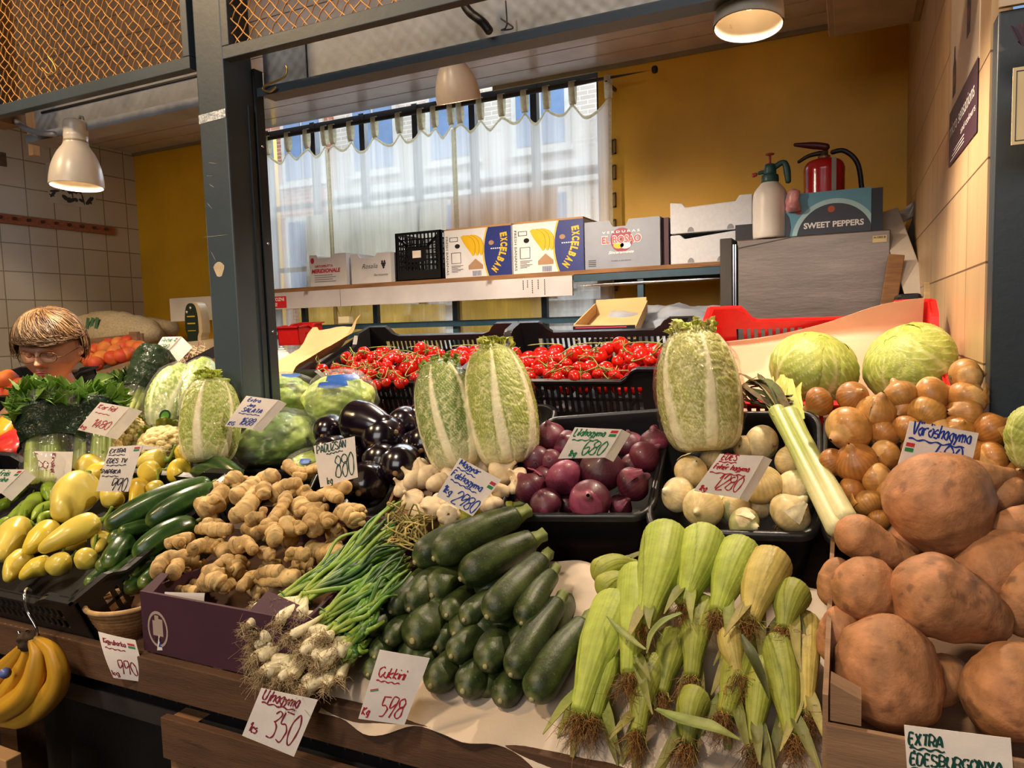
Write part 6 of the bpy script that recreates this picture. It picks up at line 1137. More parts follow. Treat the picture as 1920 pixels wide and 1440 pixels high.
gp = [pepper(A, B, w*1.15, -.01, -.01, ('#8faa34', '#6a8c26'), 'green_chili', 2, .25, sd=20+i, cat='chili pepper', bend=.015, stemc='#5a7a26') for i, (A, B, w) in enumerate(GP)]; autolabel(gp, 'light green chili pepper', 'in the far left chili crate', 3, 'green chili peppers')
p = pepper((28, 860), (30, 832), 62, 0, 0, ('#a81c24', '#c23a2c'), 'bell_pepper', 4, .8, sd=3); tag(p[0], 'big red bell pepper at the left edge below the celery leaves', 'pepper'); p = pepper((-5, 825), (36, 792), 42, .0, 0, ('#d98c1e', '#e0a02c'), 'bell_pepper', 4, .6, sd=5); tag(p[0], 'orange yellow bell pepper at the left edge above the red one', 'pepper')
p = pepper((-20, 925), (25, 905), 36, -.02, -.02, ('#2a0c18', '#4a1420'), 'dark_chili', 2, .4, sd=6, cat='chili pepper'); tag(p[0], 'dark purple chili under the price tag at the left edge', 'chili pepper')
slot_crate('pepper_crate', 'black slotted crate of pale yellow peppers at front left', 'crate', np.array([-2.2, .87, pl(.87, -.085)+.005]), 0, math.atan(.415), onY(172, 1100, .87)[0]+2.2, .42, .085, M_bkp, .02, 'black crates at the front left')
bin_('black bin of green chilies at the far left', HP(-120, 1010, -.02), HP(105, 985, -.02), HP(140, 900, -.02), HP(-60, 920, -.02), .06)
# ---- cucumbers
M_cuc = vmat('cucumber_skin', .3, None, 60, .12, .1, 90, coat=.2, spots=(120, .67, '#6f8a4a', .4))
def cucumber(A, B, w, offA=0, offB=0, sd=0):
    a, b = HP(*A, offA), HP(*B, offB); r = px2m((a+b)/2, w)/2*1.15; t = thing('cucumber', '', 'cucumber', (a+b)/2); mb = MB(); nz = NZ(sd+90)
    if np.linalg.norm(b-a) < .12: b = a+nrm(b-a+np.array([.02, .05, -.01]))*.16
    sweep(mb, sag(a, b, .012, .004*math.sin(sd)), [r*.75, r, r*1.03, r*.98, r*.7], n=36, m=30, capa=1.2, capb=1, prof=lambda S, TH: 1+.025*np.cos(TH*7+sd), col=lambda S, TH, P: mix(mix(c_('#1e3a16'), c_('#3a5a24'), cl(.5+.5*np.cos(TH*7+sd)*.6+.3*nz(P-a, 30))), c_('#7a8a3a'), ss(1-S, .9, 1)*.6)); mb.build('body', M_cuc, t)
    d = nrm(b-a); mb = MB(); sweep(mb, [b, b+d*.008, b+d*.014], [r*.25, r*.16, r*.18], n=8, m=8, col=c_('#8a9150')); mb.build('stem', M_stem, t); return (t, (a+b)/2, None)
CU = [cucumber(*c, sd=i) for i, c in enumerate([((196, 992), (398, 905), 40, .02, .02), ((274, 984), (425, 914), 38, .015, .01), ((250, 1046), (368, 978), 38, 0, 0), ((382, 868), (452, 892), 24, 0, 0), ((362, 886), (430, 905), 28, 0, 0), ((220, 998), (268, 996), 26, .02, 0), ((203, 1018), (262, 980), 34, 0, -.01), ((182, 1068), (218, 1028), 30, -.01, -.02), ((200, 1064), (244, 1012), 34, 0, -.02), ((160, 1098), (186, 1066), 28, -.02, -.03), ((188, 1104), (215, 1072), 32, -.02, -.04), ((206, 1088), (240, 1055), 36, -.02, -.04), ((243, 1084), (278, 1048), 34, -.02, -.04), ((262, 1100), (295, 1060), 32, -.02, -.04), ((232, 1108), (260, 1080), 32, -.03, -.05), ((300, 1030), (340, 1000), 36, -.03, -.04), ((280, 1075), (310, 1050), 30, -.03, -.04)])]
autolabel(CU, 'dark green cucumber', 'in the cucumber heap', 5, 'cucumber heap')
# basket under cucumbers
c = HP(238, 1128, -.03); t = thing('wicker_basket', 'small light wicker basket under the cucumbers', 'basket', c); mb = MB(); M_wick = vmat('wicker', .7, None, 60, .15, .4, 90)
lathe(mb, c-[0, 0, .075], (0, 0, 1), [(0, .0005), (0, .035), (.02, .045), (.04, .056), (.065, .066), (.075, .07), (.078, .066), (.06, .058), (.03, .046), (.01, .03), (.008, .0005)], 60, 60, col=lambda S, TH, P: mix(c_('#b98a55'), c_('#7a5230'), cl(.5+.5*np.sin(P[..., 2]*900))), disp=lambda S, TH, P: .0015*np.sin(P[..., 2]*900)+.001*np.sin(TH*30+np.round(P[..., 2]*150)*3.14)); mb.build('woven_body', M_wick, t)
mb = MB(); a = np.linspace(0, 6.2832, 60); tube(mb, np.stack([c[0]+.07*np.cos(a), c[1]+.07*np.sin(a), np.full(60, c[2]+.003)], 1), .005, n=80, m=8, col=c_('#c09a66')); mb.build('rim', M_wick, t)
# ---- ginger
M_gin = vmat('ginger_skin', .66, None, 40, .2, .6, 90, spots=(38, .7, '#7a5230', .5))
def gpx(p): return (240+p[0]/4, 840+p[1]/4)
def ginger(label_i, chains, w, off=0):
    allp = [HP(*gpx(p), off) for ch in chains for p in ch[0:]]; c = np.mean(allp, 0); t = thing('ginger_root', '', 'ginger', c); mb = MB(); nz = NZ(label_i+900); rs = np.random.RandomState(label_i)
    for ci, ch in enumerate(chains):
        P = np.array([HP(*gpx(p), off+(.006 if ci else 0)+.006*rs.normal()) for p in ch]); ww = w*(1 if ci == 0 else .82); r = px2m(c, ww/4)/2*1.12
        if len(P) == 1: P = np.array([P[0]-[.012, 0, 0], P[0]+[.012, 0, 0]])
        k = rs.rand()*6; Ls = np.linalg.norm(np.diff(P, axis=0), axis=1).sum(); nb = max(2, Ls/.022)
        def colr(S, TH, Q):
            ring = 1-ss(np.abs(np.sin(S*nb*4+.7*nz(Q-c, 30)+k)), 0, .22); q = mix(c_('#b09058'), c_('#c9aa70'), cl(.5+.6*nz(Q-c, 35))); return mix(mix(q, c_('#6e4c2a'), ring*.75), c_('#7a5230'), ss(np.abs(S-.5)*2, .95, 1)*.7)
        sweep(mb, P if len(P) > 2 else sag(P[0], P[1], .004), [r*.8, r*1.05, r*.92, r*1.08, r*.95, r*1.0, r*.75], n=int(20+Ls*260), m=24, capa=.7, capb=.8, col=colr, prof=lambda S, TH: 1+.05*np.sin(S*nb*3.3*2+k)+.06*np.cos(TH*2+k), disp=lambda S, TH, Q: r*(.15*nz(Q-c, 45)+.07*nz(Q-c, 120)))
        for q in range(rs.randint(1, 4)):     # side knobs
            f = rs.rand()*.8+.1; p = spline(P, 20)[int(f*19)] ; v = nrm(CAM-p); d = nrm(v*.4+rs.normal(size=3)*.8); rk = r*(.35+.3*rs.rand()); sweep(mb, [p+d*r*.5, p+d*(r+rk*.9)], [rk, rk*.9], n=12, m=14, capa=.3, capb=.9, col=colr, disp=lambda S, TH, Q: rk*.15*nz(Q-c, 80))
    mb.build('rhizome', M_gin, t); return (t, c, None)
GI = [([[(1130, 200), (1000, 250), (880, 330), (800, 380)], [(960, 330), (880, 460), (760, 545)], [(850, 220), (760, 270)]], 125, .03), ([[(1290, 260), (1180, 290), (1060, 370)], [(1190, 330), (1150, 450), (1070, 550), (980, 625)], [(1080, 600), (1110, 720)], [(1040, 510), (880, 570)], [(1030, 290), (1010, 370)]], 115, .03),
      ([[(1290, 310), (1400, 370), (1560, 310), (1650, 290)], [(1500, 350), (1590, 390)]], 95, .02), ([[(1180, 120), (1300, 190), (1470, 110)], [(1300, 200), (1440, 155)], [(1240, 220), (1340, 230)]], 90, .015), ([[(720, 320), (640, 420), (530, 510)], [(650, 470), (530, 420)], [(700, 330), (640, 300)]], 130, .02),
      ([[(1420, 430), (1420, 520), (1370, 580)], [(1480, 520), (1530, 570)]], 150, .01), ([[(1580, 500), (1700, 540)], [(1700, 540), (1720, 570)]], 130, .0), ([[(1560, 430), (1670, 450), (1770, 465)]], 75, -.005), ([[(1160, 560), (1210, 590), (1240, 600)], [(1270, 580), (1330, 640)]], 120, .02), ([[(500, 610), (620, 610), (790, 615)], [(540, 600), (650, 560)]], 85, .015),
      ([[(270, 730), (390, 690), (500, 660)], [(370, 720), (400, 720)]], 90, .01), ([[(220, 950), (280, 860), (400, 820), (540, 820)], [(340, 950), (380, 860)], [(460, 780), (560, 730)]], 120, .01), ([[(560, 720), (660, 740), (740, 790)]], 110, -.015), ([[(800, 730), (900, 730)], [(860, 700), (950, 780)]], 120, .02), ([[(1180, 790), (1290, 800), (1360, 800)]], 100, .02),
      ([[(520, 1040), (630, 980), (720, 900), (780, 820)], [(690, 980), (580, 920)], [(600, 1000), (720, 1030)]], 140, .0), ([[(830, 1070), (940, 970), (1100, 990), (1290, 960)], [(960, 960), (1160, 930)]], 100, .0), ([[(1330, 740), (1480, 780), (1590, 780)]], 110, -.03), ([[(1260, 440), (1330, 480)]], 110, .005), ([[(700, 1090), (800, 1000)]], 80, -.015), ([[(1000, 780), (1090, 830)]], 80, .0), ([[(320, 1060), (430, 1060), (520, 1080)]], 60, -.02), ([[(1230, 870), (1380, 890)]], 90, -.02), ([[(850, 820), (820, 900), (860, 930)]], 110, -.01), ([[(1150, 680), (1280, 700)]], 100, -.03), ([[(640, 560), (700, 640)]], 100, -.02), ([[(1010, 900), (1160, 880)]], 90, -.04), ([[(400, 920), (520, 900)]], 100, -.03), ([[(1500, 640), (1640, 640)]], 110, -.05), ([[(600, 900), (480, 960)]], 110, -.045), ([[(900, 1000), (1000, 1090)]], 110, -.045), ([[(1250, 960), (1380, 820)]], 110, -.05), ([[(700, 860), (880, 1000)]], 110, -.05), ([[(1000, 660), (900, 600)]], 110, -.04), ([[(1440, 880), (1560, 700)]], 110, -.055), ([[(1120, 420), (1300, 560)]], 120, -.03), ([[(420, 1010), (560, 1080)]], 90, -.05)]
gi = [ginger(i, *g) for i, g in enumerate(GI)]; autolabel(gi, 'knobbly ginger root', 'in the ginger heap', 6, 'ginger heap')
# purple ginger box
M_pbox = vmat('purple_carton', .75, '#3c1a2c', 10, .06, .05); t = thing('ginger_box', 'dark purple cardboard box under the ginger heap', 'cardboard box', (-1.0, .95, 1.0)); mb = MB()
fl, fr_ = onY(262, 1108, .872), onY(560, 1150, .872); zt = fl[2]; zb = zf+.008; fr_[0] = -.79
mb.box((fl[0], .872, zb), (fr_[0], .878, zt)); mb.box((fl[0], .878, zb), (fl[0]+.006, 1.19, zt)); mb.prism([(.878, zb), (1.2, pl(1.2, -.08)), (1.2, pl(1.2, -.02)), (.878, zt)], (fr_[0]-.006, 0, 0), (0, 1, 0), (0, 0, 1), (1, 0, 0), th=.006); mb.box((fl[0], 1.185, zb), (fr_[0], 1.191, pl(1.2, -.02)))
mb.prism([(0, 0), (.1, 0), (.09, .03), (0, .05)], (fr_[0]-.12, .874, zt-.004), (1, 0, 0), (0, .9, .4), (0, 0, 1), th=.003); mb.prism([(0, 0), (.03, 0), (.02, .05), (0, .05)], (fl[0], .874, zt-.004), (1, 0, 0), (0, .9, .4), (0, 0, 1), th=.003); mb.build('carton_body', M_pbox, t)
mb = MB(); q = onY(296, 1180, .8715); ring = [(.026*math.cos(a), .034*math.sin(a)) for a in np.linspace(0, 6.28, 26)]; mb.prism(ring, (q[0], .8714, q[2]), (1, 0, 0), (0, 0, 1), (0, -1, 0)); mb.prism([(a*.84, b*.84) for a, b in ring], (q[0], .8711, q[2]), (1, 0, 0), (0, 0, 1), (0, -1, 0), mi=1); mb.prism([(-.012, -.012), (.014, -.012), (.014, .02), (.004, .02), (.004, .026), (-.006, .026), (-.006, .016), (-.012, .016)], (q[0], .8708, q[2]), (1, 0, 0), (0, 0, 1), (0, -1, 0), mi=0)
txt(mb, 'E L', (q[0]-.008, .8705, q[2]-.022), (1, 0, 0), (0, 0, 1), (0, -1, 0), .008, .018, mi=2, bold=.02); mb.build('round_emblem', [vmat('beige_print', .5, '#a8958a', 10, .03, 0), M_pbox, M_pbox], t)
# ---- spring onions
M_so = vmat('spring_onion', .4, None, 50, .08, .15, 60, sss=.1)
def so_px(p): return (400+p[0]/3.273, 1000+p[1]/3.273)
M_band = vmat('green_band', .4, '#2c6a3c', 20, .05, 0)
def bunch(label, band, bulbs, ends, w=46, off=.0, seed=0, offe=0.):
    bp = HP(*so_px(band), off); t = thing('spring_onion_bunch', label, 'spring onions', bp, 'bunches of spring onions'); rs = np.random.RandomState(seed)
    bulbs = list(bulbs)+[(b[0]+rs.normal()*26, b[1]+rs.normal()*26) for b in bulbs]
    for i, b in enumerate(bulbs):
        p = HP(*so_px(b), off+.008*rs.normal()); r = px2m(p, w/3.273)/2*(1.35+.4*rs.rand()); d = nrm(bp-p); q = bp+rs.normal(size=3)*.006
        mb = MB(); pts = [p, p+(q-p)*.3, p+(q-p)*.7, q]; sweep(mb, pts, [r*.75, r, r*.8, r*.52, r*.4, r*.36], n=26, m=18, capa=.8, capb=.3, col=lambda S, TH, P: mix(mix(c_('#ddd2ac'), c_('#e6dcb8'), cl(.5+.5*np.cos(TH*9))), c_('#8fa83c'), ss(S, .55, 1))); bl = mb.build('bulb', M_so, t)
        mb = MB(); tuft(mb, p+d*r*.2, -d, 42, r*2.0, .75, .00055, c_('#cbb790'), c_('#8a7250'), .9, rs); mb.build('roots', M_root, bl)
        for k in range(3):
            e = np.array(ends[rs.randint(len(ends))], float)+rs.normal(size=2)*32; E_ = HP(*so_px(e), offe+rs.normal()*.012); mid = HP(*so_px((np.array(band)*.5+e*.5)+rs.normal(size=2)*16), off+.018+.01*rs.rand()); r2 = .0035*(.8+.5*rs.rand()); g = [c_('#5f8a2c'), c_('#3e6a22'), c_('#7c9a3a'), c_('#2c5222')][rs.randint(4)]
            mb = MB(); sweep(mb, [q-d*.004, (q*.5+mid*.5)+rs.normal(size=3)*.003, mid, (mid*.5+E_*.5)+rs.normal(size=3)*.008, E_], [r*.34, r2*1.05, r2, r2*.9, r2*.5], n=22, m=9, capa=.2, capb=.8, col=lambda S, TH, P: mix(mix(c_('#9fb348'), g, ss(S, 0., .3)), c_('#8a8440'), ss(S, .93, 1)*.8), prof=lambda S, TH: 1-.35*np.abs(np.sin(TH))*S); mb.build('leaf', M_so, t)
    mb = MB(); d = nrm(HP(*so_px(ends[0]), 0)-bp); u_ = nrm(np.cross(d, [0, 0, 1])); w_ = np.cross(d, u_); a = np.linspace(0, 6.2832, 24); tube(mb, bp+np.cos(a)[:, None]*u_*.015+np.sin(a)[:, None]*w_*.013, .0013, n=36, m=6); mb.build('rubber_band', M_band, t); return t
bunch('spring onion bunch at the upper left of the pile', (430, 395), [(245, 465), (265, 505), (330, 500), (300, 470), (210, 570)], [(900, 90), (1010, 20), (1100, -60)], 46, .0, 1)
bunch('spring onion bunch with tallest leaves reaching the garlic', (575, 390), [(400, 450), (450, 500), (500, 460), (520, 545), (430, 545)], [(1100, 60), (1180, -60), (1120, -180), (1180, 100)], 54, .015, 2, .01)
bunch('spring onion bunch in the middle of the pile', (675, 500), [(540, 610), (500, 560), (560, 650), (470, 640), (590, 590)], [(1180, 130), (1190, 190), (1080, 210)], 46, .015, 3)
bunch('spring onion bunch below the middle, touching the first zucchini', (770, 580), [(620, 585), (650, 640), (560, 705), (700, 640), (530, 740), (640, 690)], [(1180, 230), (1100, 320), (1090, 340)], 44, .01, 4)
bunch('spring onion bunch at lower right with two fat bulbs', (850, 655), [(720, 690), (690, 750), (650, 790), (750, 720), (600, 760)], [(1060, 440), (1010, 520)], 56, 0., 5, -.02)
bunch('spring onion bunch at the left edge, second layer', (480, 640), [(280, 625), (250, 690), (330, 690), (390, 690), (230, 780)], [(800, 420), (850, 400)], 50, -.02, 6, -.03)
bunch('spring onion bunch hanging over the counter edge in mid pile', (560, 760), [(430, 825), (360, 780), (330, 860), (400, 900), (290, 860), (480, 880)], [(860, 560), (900, 540)], 50, -.025, 7, -.04)
bunch('lowest spring onion bunch above the 350 price tag', (810, 760), [(620, 860), (690, 945), (600, 930), (725, 830), (540, 930), (560, 960)], [(920, 640), (960, 620)], 48, -.03, 8, -.045)
# dry onion tops between garlic and spring onions
t = thing('dried_garlic_stems', 'tangle of thin dry yellowish stems between garlic and spring onions', 'dried stems', HP(780, 1000, .02)); rs = np.random.RandomState(5); mb = MB()
for i in range(60):
    p = HP(730+rs.rand()*90, 960+rs.rand()*70, .01); q = HP(720+rs.rand()*90, 950+rs.rand()*75, .03); tube(mb, [p, (p+q)/2+rs.normal(size=3)*.015, q], .0011+.001*rs.rand(), n=9, m=5, col=mix(c_('#b3a060'), c_('#6f6a34'), rs.rand()))
o = mb.build('stems', M_root, t); o['kind'] = 'stuff'
# ---- leek
t = thing('leek', 'long pair of leek shafts leaning across the onions', 'leek', HP(1560, 900, .05)); M_leek = vmat('leek_shaft', .4, None, 40, .05, .2, 50, sss=.08)
for k, (A, B, w) in enumerate((((1590, 985), (1478, 775), 50), ((1572, 1000), (1455, 768), 40))):
    a, b = HP(*A, .06+.0*k, .9), HP(*B, .05, .6); a[2] += 0; r = px2m(a, w)/2; mb = MB()
    sweep(mb, [a, (a+b)/2, b], [r*.95, r*.9, r*.82, r*.78, r*.95], n=40, m=36, capa=.7, capb=.1, col=lambda S, TH, P: mix(mix(c_('#d2cc98'), c_('#94a545'), ss(S, .1, .7)), c_('#e0deb2'), (.5+.5*np.sin(TH*21))*.4), prof=lambda S, TH: 1+.01*np.sin(TH*21)); sf = mb.build('shaft', M_leek, t)
    mb = MB(); tuft(mb, a, nrm(a-b), 60, r*.5, .8, .0007, c_('#c0a878'), c_('#7a6244'), .6); mb.build('roots', M_root, sf)
    for i in range(6):
        e = HP(1472-k*28+RS.normal()*20, 728+RS.normal()*18, .07); mb = MB(); d = nrm(b-a); blade(mb, [b-d*.03, b+(e-b)*.4, b+(e-b)*.8+RS.normal(size=3)*.006, e], [r*.95, r*.8, r*.5, .001], n=10, m=5, fold=.5, th=.001, col=lambda S, U, P: mix(c_('#a4b255'), c_('#c5c07a'), S*.6)); mb.build('split_leaf', M_leek, t)
for i in range(12):
    a = HP(1475+RS.normal()*10, 770+RS.normal()*12, .05, .6); e = HP(1400+RS.normal()*14, 722+RS.normal()*16, .05, .5); mb = MB(); g = [c_('#5a4a34'), c_('#8a7a54'), c_('#4a5a34'), c_('#3a3020')][RS.randint(4)]; blade(mb, [a, (a+e)/2+RS.normal(size=3)*.012, e+RS.normal(size=3)*.01, e+RS.normal(size=3)*.02+[0, 0, -.02]], [.008, .009, .006, .001], n=12, m=4, fold=.6, th=.0008, col=lambda S, U, P: mix(g, c_('#7a6a44'), S*.5)); mb.build('dry_leaf', M_root, t)
# ---- tomatoes
M_tom = vmat('tomato_skin', .16, '#b81a10', 12, .1, .02, 20, coat=.4, sss=.1, spots=(6, .66, '#cf3e18', .5)); M_vine = vmat('tomato_vine', .6, '#76803c', 60, .25, .2)
def T7(p): return (560+p[0]/2.743, 620+p[1]/2.743)
TL = [(245, 140, 60), (335, 115, 62), (385, 140, 65), (465, 155, 60), (520, 140, 65), (630, 100, 80), (625, 160, 75), (565, 190, 90), (270, 165, 50), (300, 185, 50), (400, 180, 50), (455, 180, 60), (280, 215, 55), (330, 215, 50), (375, 225, 55), (440, 215, 60), (490, 235, 65), (520, 270, 60), (400, 280, 60), (540, 265, 50), (120, 200, 60), (70, 235, 50), (700, 150, 55), (730, 120, 50), (800, 125, 65), (835, 160, 50), (190, 190, 50), (230, 205, 45), (150, 220, 45), (600, 240, 55), (680, 200, 55), (760, 170, 55), (350, 250, 50), (220, 240, 50), (450, 270, 50), (720, 190, 50), (580, 140, 50), (430, 140, 50), (190, 235, 50), (300, 140, 45)]
TR = [(1110, 120, 70), (1160, 170, 70), (1180, 210, 50), (1245, 160, 70), (1240, 205, 65), (1280, 225, 55), (1310, 190, 60), (1425, 125, 95), (1350, 145, 60), (1440, 190, 65), (1500, 190, 80), (1540, 130, 90), (1655, 80, 95), (1590, 95, 70), (1580, 200, 80), (1625, 230, 65), (1420, 240, 75), (1330, 240, 60), (1680, 120, 70), (1755, 135, 75), (1800, 155, 60), (1850, 110, 75), (1190, 235, 55), (1380, 170, 55), (1470, 140, 50), (1640, 160, 60), (1700, 150, 50), (890, 235, 50), (910, 215, 45), (1540, 225, 60), (1375, 205, 50), (1270, 150, 45), (1060, 140, 50), (1020, 180, 55), (960, 160, 50), (1120, 150, 50), (1480, 240, 50), (1720, 190, 50), (930, 190, 50), (1000, 220, 50)]
def tomatoes(lst, where, sd):
    rs = np.random.RandomState(sd); left = [(np.array(T7(p)), p[2]/2.743*1.05) for p in lst]; out = []; ti = 0
    while left:
        left.sort(key=lambda q: q[0][0]); p0 = left.pop(0); grp = [p0]
        while left and len(grp) < 4:
            left.sort(key=lambda q: np.linalg.norm((q[0]-grp[-1][0])*[1, 1.6]))
            if np.linalg.norm(left[0][0]-grp[-1][0]) > 60: break
            grp.append(left.pop(0))
        c3 = [HP(*p, .0, .5, zr-.004, 1.8) for p, d in grp]; ctr = np.mean(c3, 0); t = thing('tomato_vine', '', 'tomatoes', ctr); tops = []
        for c, (p, d) in zip(c3, grp):
            r = px2m(c, d)/2; ax = nrm(rs.normal(size=3)*.7+np.array([0, -.1, .6])); mb = MB(); lathe(mb, c, ax, [(-r*.86, .0005), (-r*.8, r*.4), (-r*.3, r*.97), (r*.2, r), (r*.65, r*.7), (r*.82, r*.3), (r*.76, .0005)], 22, 24, rf=lambda S, TH: 1+.02*np.cos(TH*5)); tm = mb.build('tomato', M_tom, t)
            mb = MB(); tp = c+ax*r*.8; u_ = nrm(np.cross(ax, [.2, 1, .1])); w_ = np.cross(ax, u_)
            for k in range(5): a = k*1.257+rs.rand()*.4; dd = u_*math.cos(a)+w_*math.sin(a); tube(mb, [tp, tp+dd*r*.35+ax*r*.04, tp+dd*r*.65+ax*r*(.12*rs.rand()-.05)], [r*.07, r*.07, r*.02], n=6, m=5)
            tube(mb, [tp, tp+ax*r*.35], [r*.08, r*.07], n=4, m=5); mb.build('calyx', M_vine, tm); tops.append(tp+ax*r*.35)
        mb = MB(); tops.sort(key=lambda q: q[0]); q0 = [tops[0]+rs.normal(size=3)*.012+[-.015, -.004, .006]]+[(q+np.array([0, 0, .003])) for q in tops]+[tops[-1]+rs.normal(size=3)*.01+[.02, -.004, .008]]; tube(mb, q0, [.0017]*4, n=24, m=6)
        for q in range(3): e = tops[rs.randint(len(tops))]; tube(mb, [e, e+rs.normal(size=3)*.012+[0, -.006, .006], e+rs.normal(size=3)*.02+[0, -.01, .008]], .0013, n=8, m=5)
        mb.build('vine_stem', M_vine, t); out.append((t, ctr, None))
    autolabel(out, 'cluster of vine tomatoes', where, 3, 'vine tomatoes '+where); return out
tomatoes(TL, 'in the left tomato crate', 3); tomatoes(TR, 'in the right tomato crate', 4)
# lower layer so that the crates are full
for (xa, xb, wh, sd) in ((xl0, xl1, 'left', 1), (xr0, xr1, 'right', 2)):
    rs = np.random.RandomState(sd); low = []
    for k in range(9):
        x0 = xa+.05+(xb-xa-.1)*((k % 3)+.5)/3; y0 = 1.86+.1*(k//3); ctr = np.array([x0, y0, zr+.344*(y0-1.8)-.035]); t = thing('tomato_vine', f'vine tomatoes of the lower layer in the {wh} tomato crate', 'tomatoes', ctr, f'lower tomatoes in the {wh} crate')
        for (a, b) in ((-.045, -.02), (0, -.02), (.045, -.02), (-.022, .025), (.025, .025)):
            r = .025; c = ctr+np.array([a+rs.normal()*.004, b, b*.344+rs.normal()*.004]); mb = MB(); lathe(mb, c, (0, -.2, 1), [(-r*.86, .0005), (-r*.8, r*.4), (-r*.3, r*.97), (r*.2, r), (r*.65, r*.7), (r*.82, r*.3), (r*.76, .0005)], 14, 18); mb.build('tomato', M_tom, t)
        mb = MB(); tube(mb, [ctr+[-.06, 0, .03], ctr+[0, .01, .034], ctr+[.06, 0, .03]], .002, n=8, m=5); mb.build('vine_stem', M_vine, t); low.append((t, ctr, None))
    autolabel(low, 'lower layer vine tomatoes', f'in the {wh} tomato crate', 3, f'lower tomatoes in the {wh} crate')
# ================================================================ left rear: sacks, peaches, scale, bagged greens
def celery_leaf(mb, p, d, sz, rs, g):
    for q in range(7):
        a = rs.normal(size=3)*.9; dd = nrm(d+a*.6); blade(mb, [p, p+dd*sz*.5+rs.normal(size=3)*sz*.1, p+dd*sz], [sz*.04, sz*.28, sz*.02], n=5, m=3, fold=.5, th=.0008, col=mix(g, c_('#8fae4a'), rs.rand()*.6), up=tuple(nrm(a)))
M_dbag = film('dark_green_bag', (.022, .04, .02), .03, 1.0, 40, opac=.5, rough=.12); M_cbag = film('clear_bag', (1, 1, 1), .04, 1.0, 24, opac=.03, rough=.1); M_stalk = vmat('celery_stalk', .35, None, 40, .06, .1, 40, sss=.1)
def stalkbag(label, cat, name, bot, top, w, offb, lean, n, seed, dark=(.35, .8), leaves=True, cols=('#a9b860', '#7f9a44'), splay=0.):
    a = HP(*bot, offb); b = onY(*top, a[1]+lean); ax = nrm(b-a); Lr = np.linalg.norm(b-a); r = px2m((a+b)/2, w)/2; t = thing(name, label, cat, (a+b)/2); rs = np.random.RandomState(seed); v = nrm(CAM-(a+b)/2); rt = nrm(np.cross(ax, v)); nz = NZ(seed)
    for i in range(n):
        q = rs.uniform(-1, 1, 2)*[r*.75, r*.45]; q[1] = abs(q[1]) if i % 2 else q[1]; p = a+rt*q[0]+v*q[1]; e = p+ax*Lr*(.72 if leaves else .9)+rt*q[0]*splay; mb = MB(); k = r*.2*(.8+.5*rs.rand())
        sweep(mb, [p, (p+e)/2+v*.004, e], [k, k*.9, k*.5], n=18, m=14, capa=.5, capb=.5, prof=lambda S, TH: 1+.06*np.cos(TH*8), col=lambda S, TH, P: mix(mix(c_('#d2d6a0'), c_(cols[0]), ss(S, 0, .35)), c_(cols[1]), S)); mb.build('stalk', M_stalk, t)
        if leaves:
            mb = MB()
            for k in range(7): celery_leaf(mb, e+ax*.01*k*.5+rs.normal(size=3)*.015, nrm(ax+rs.normal(size=3)*.5), .06, rs, c_('#5f8c2c'))
            mb.build('leaf_tuft', M_leaf, t)
    prb = [(-.004, .0005), (0, r*.8), (Lr*.3, r*.98), (Lr*.6, r*1.05), (Lr*.82, r*1.1)]
    mb = MB(); lathe(mb, a, ax, prb, 50, 50, disp=lambda S, TH, P: r*(.1*nz(P-a, 25)+.04*nz(P-a, 70))); mb.build('clear_bag', M_cbag, t)
    if dark:
        mb = MB(); h0, h1 = dark; lathe(mb, a, ax, [(Lr*h0, r*1.06), (Lr*(h0+h1)/2, r*1.1), (Lr*h1, r*1.14), (Lr*(h1+.02), r*1.05)], 40, 50, disp=lambda S, TH, P: r*(.1*nz(P-a, 25)+.05*nz(P-a, 70))); mb.build('dark_bag_band', M_dbag, t)
    return t
stalkbag('bagged celery with leafy top in front of the woman', 'celery', 'bagged_celery', (98, 905), (100, 722), 104, 0., .1, 12, 1, (.36, .66))
stalkbag('bagged celery with dark band, right of the leafier one', 'celery', 'bagged_celery', (172, 880), (178, 735), 84, -.02, .1, 9, 2, (.42, .78))
stalkbag('bagged green leek bundle, dark at the top, left of romaine', 'leafy greens', 'bagged_greens', (238, 800), (292, 668), 66, -.02, .16, 8, 3, (.45, 1.0), False, ('#b4c06a', '#4a6a2c'))
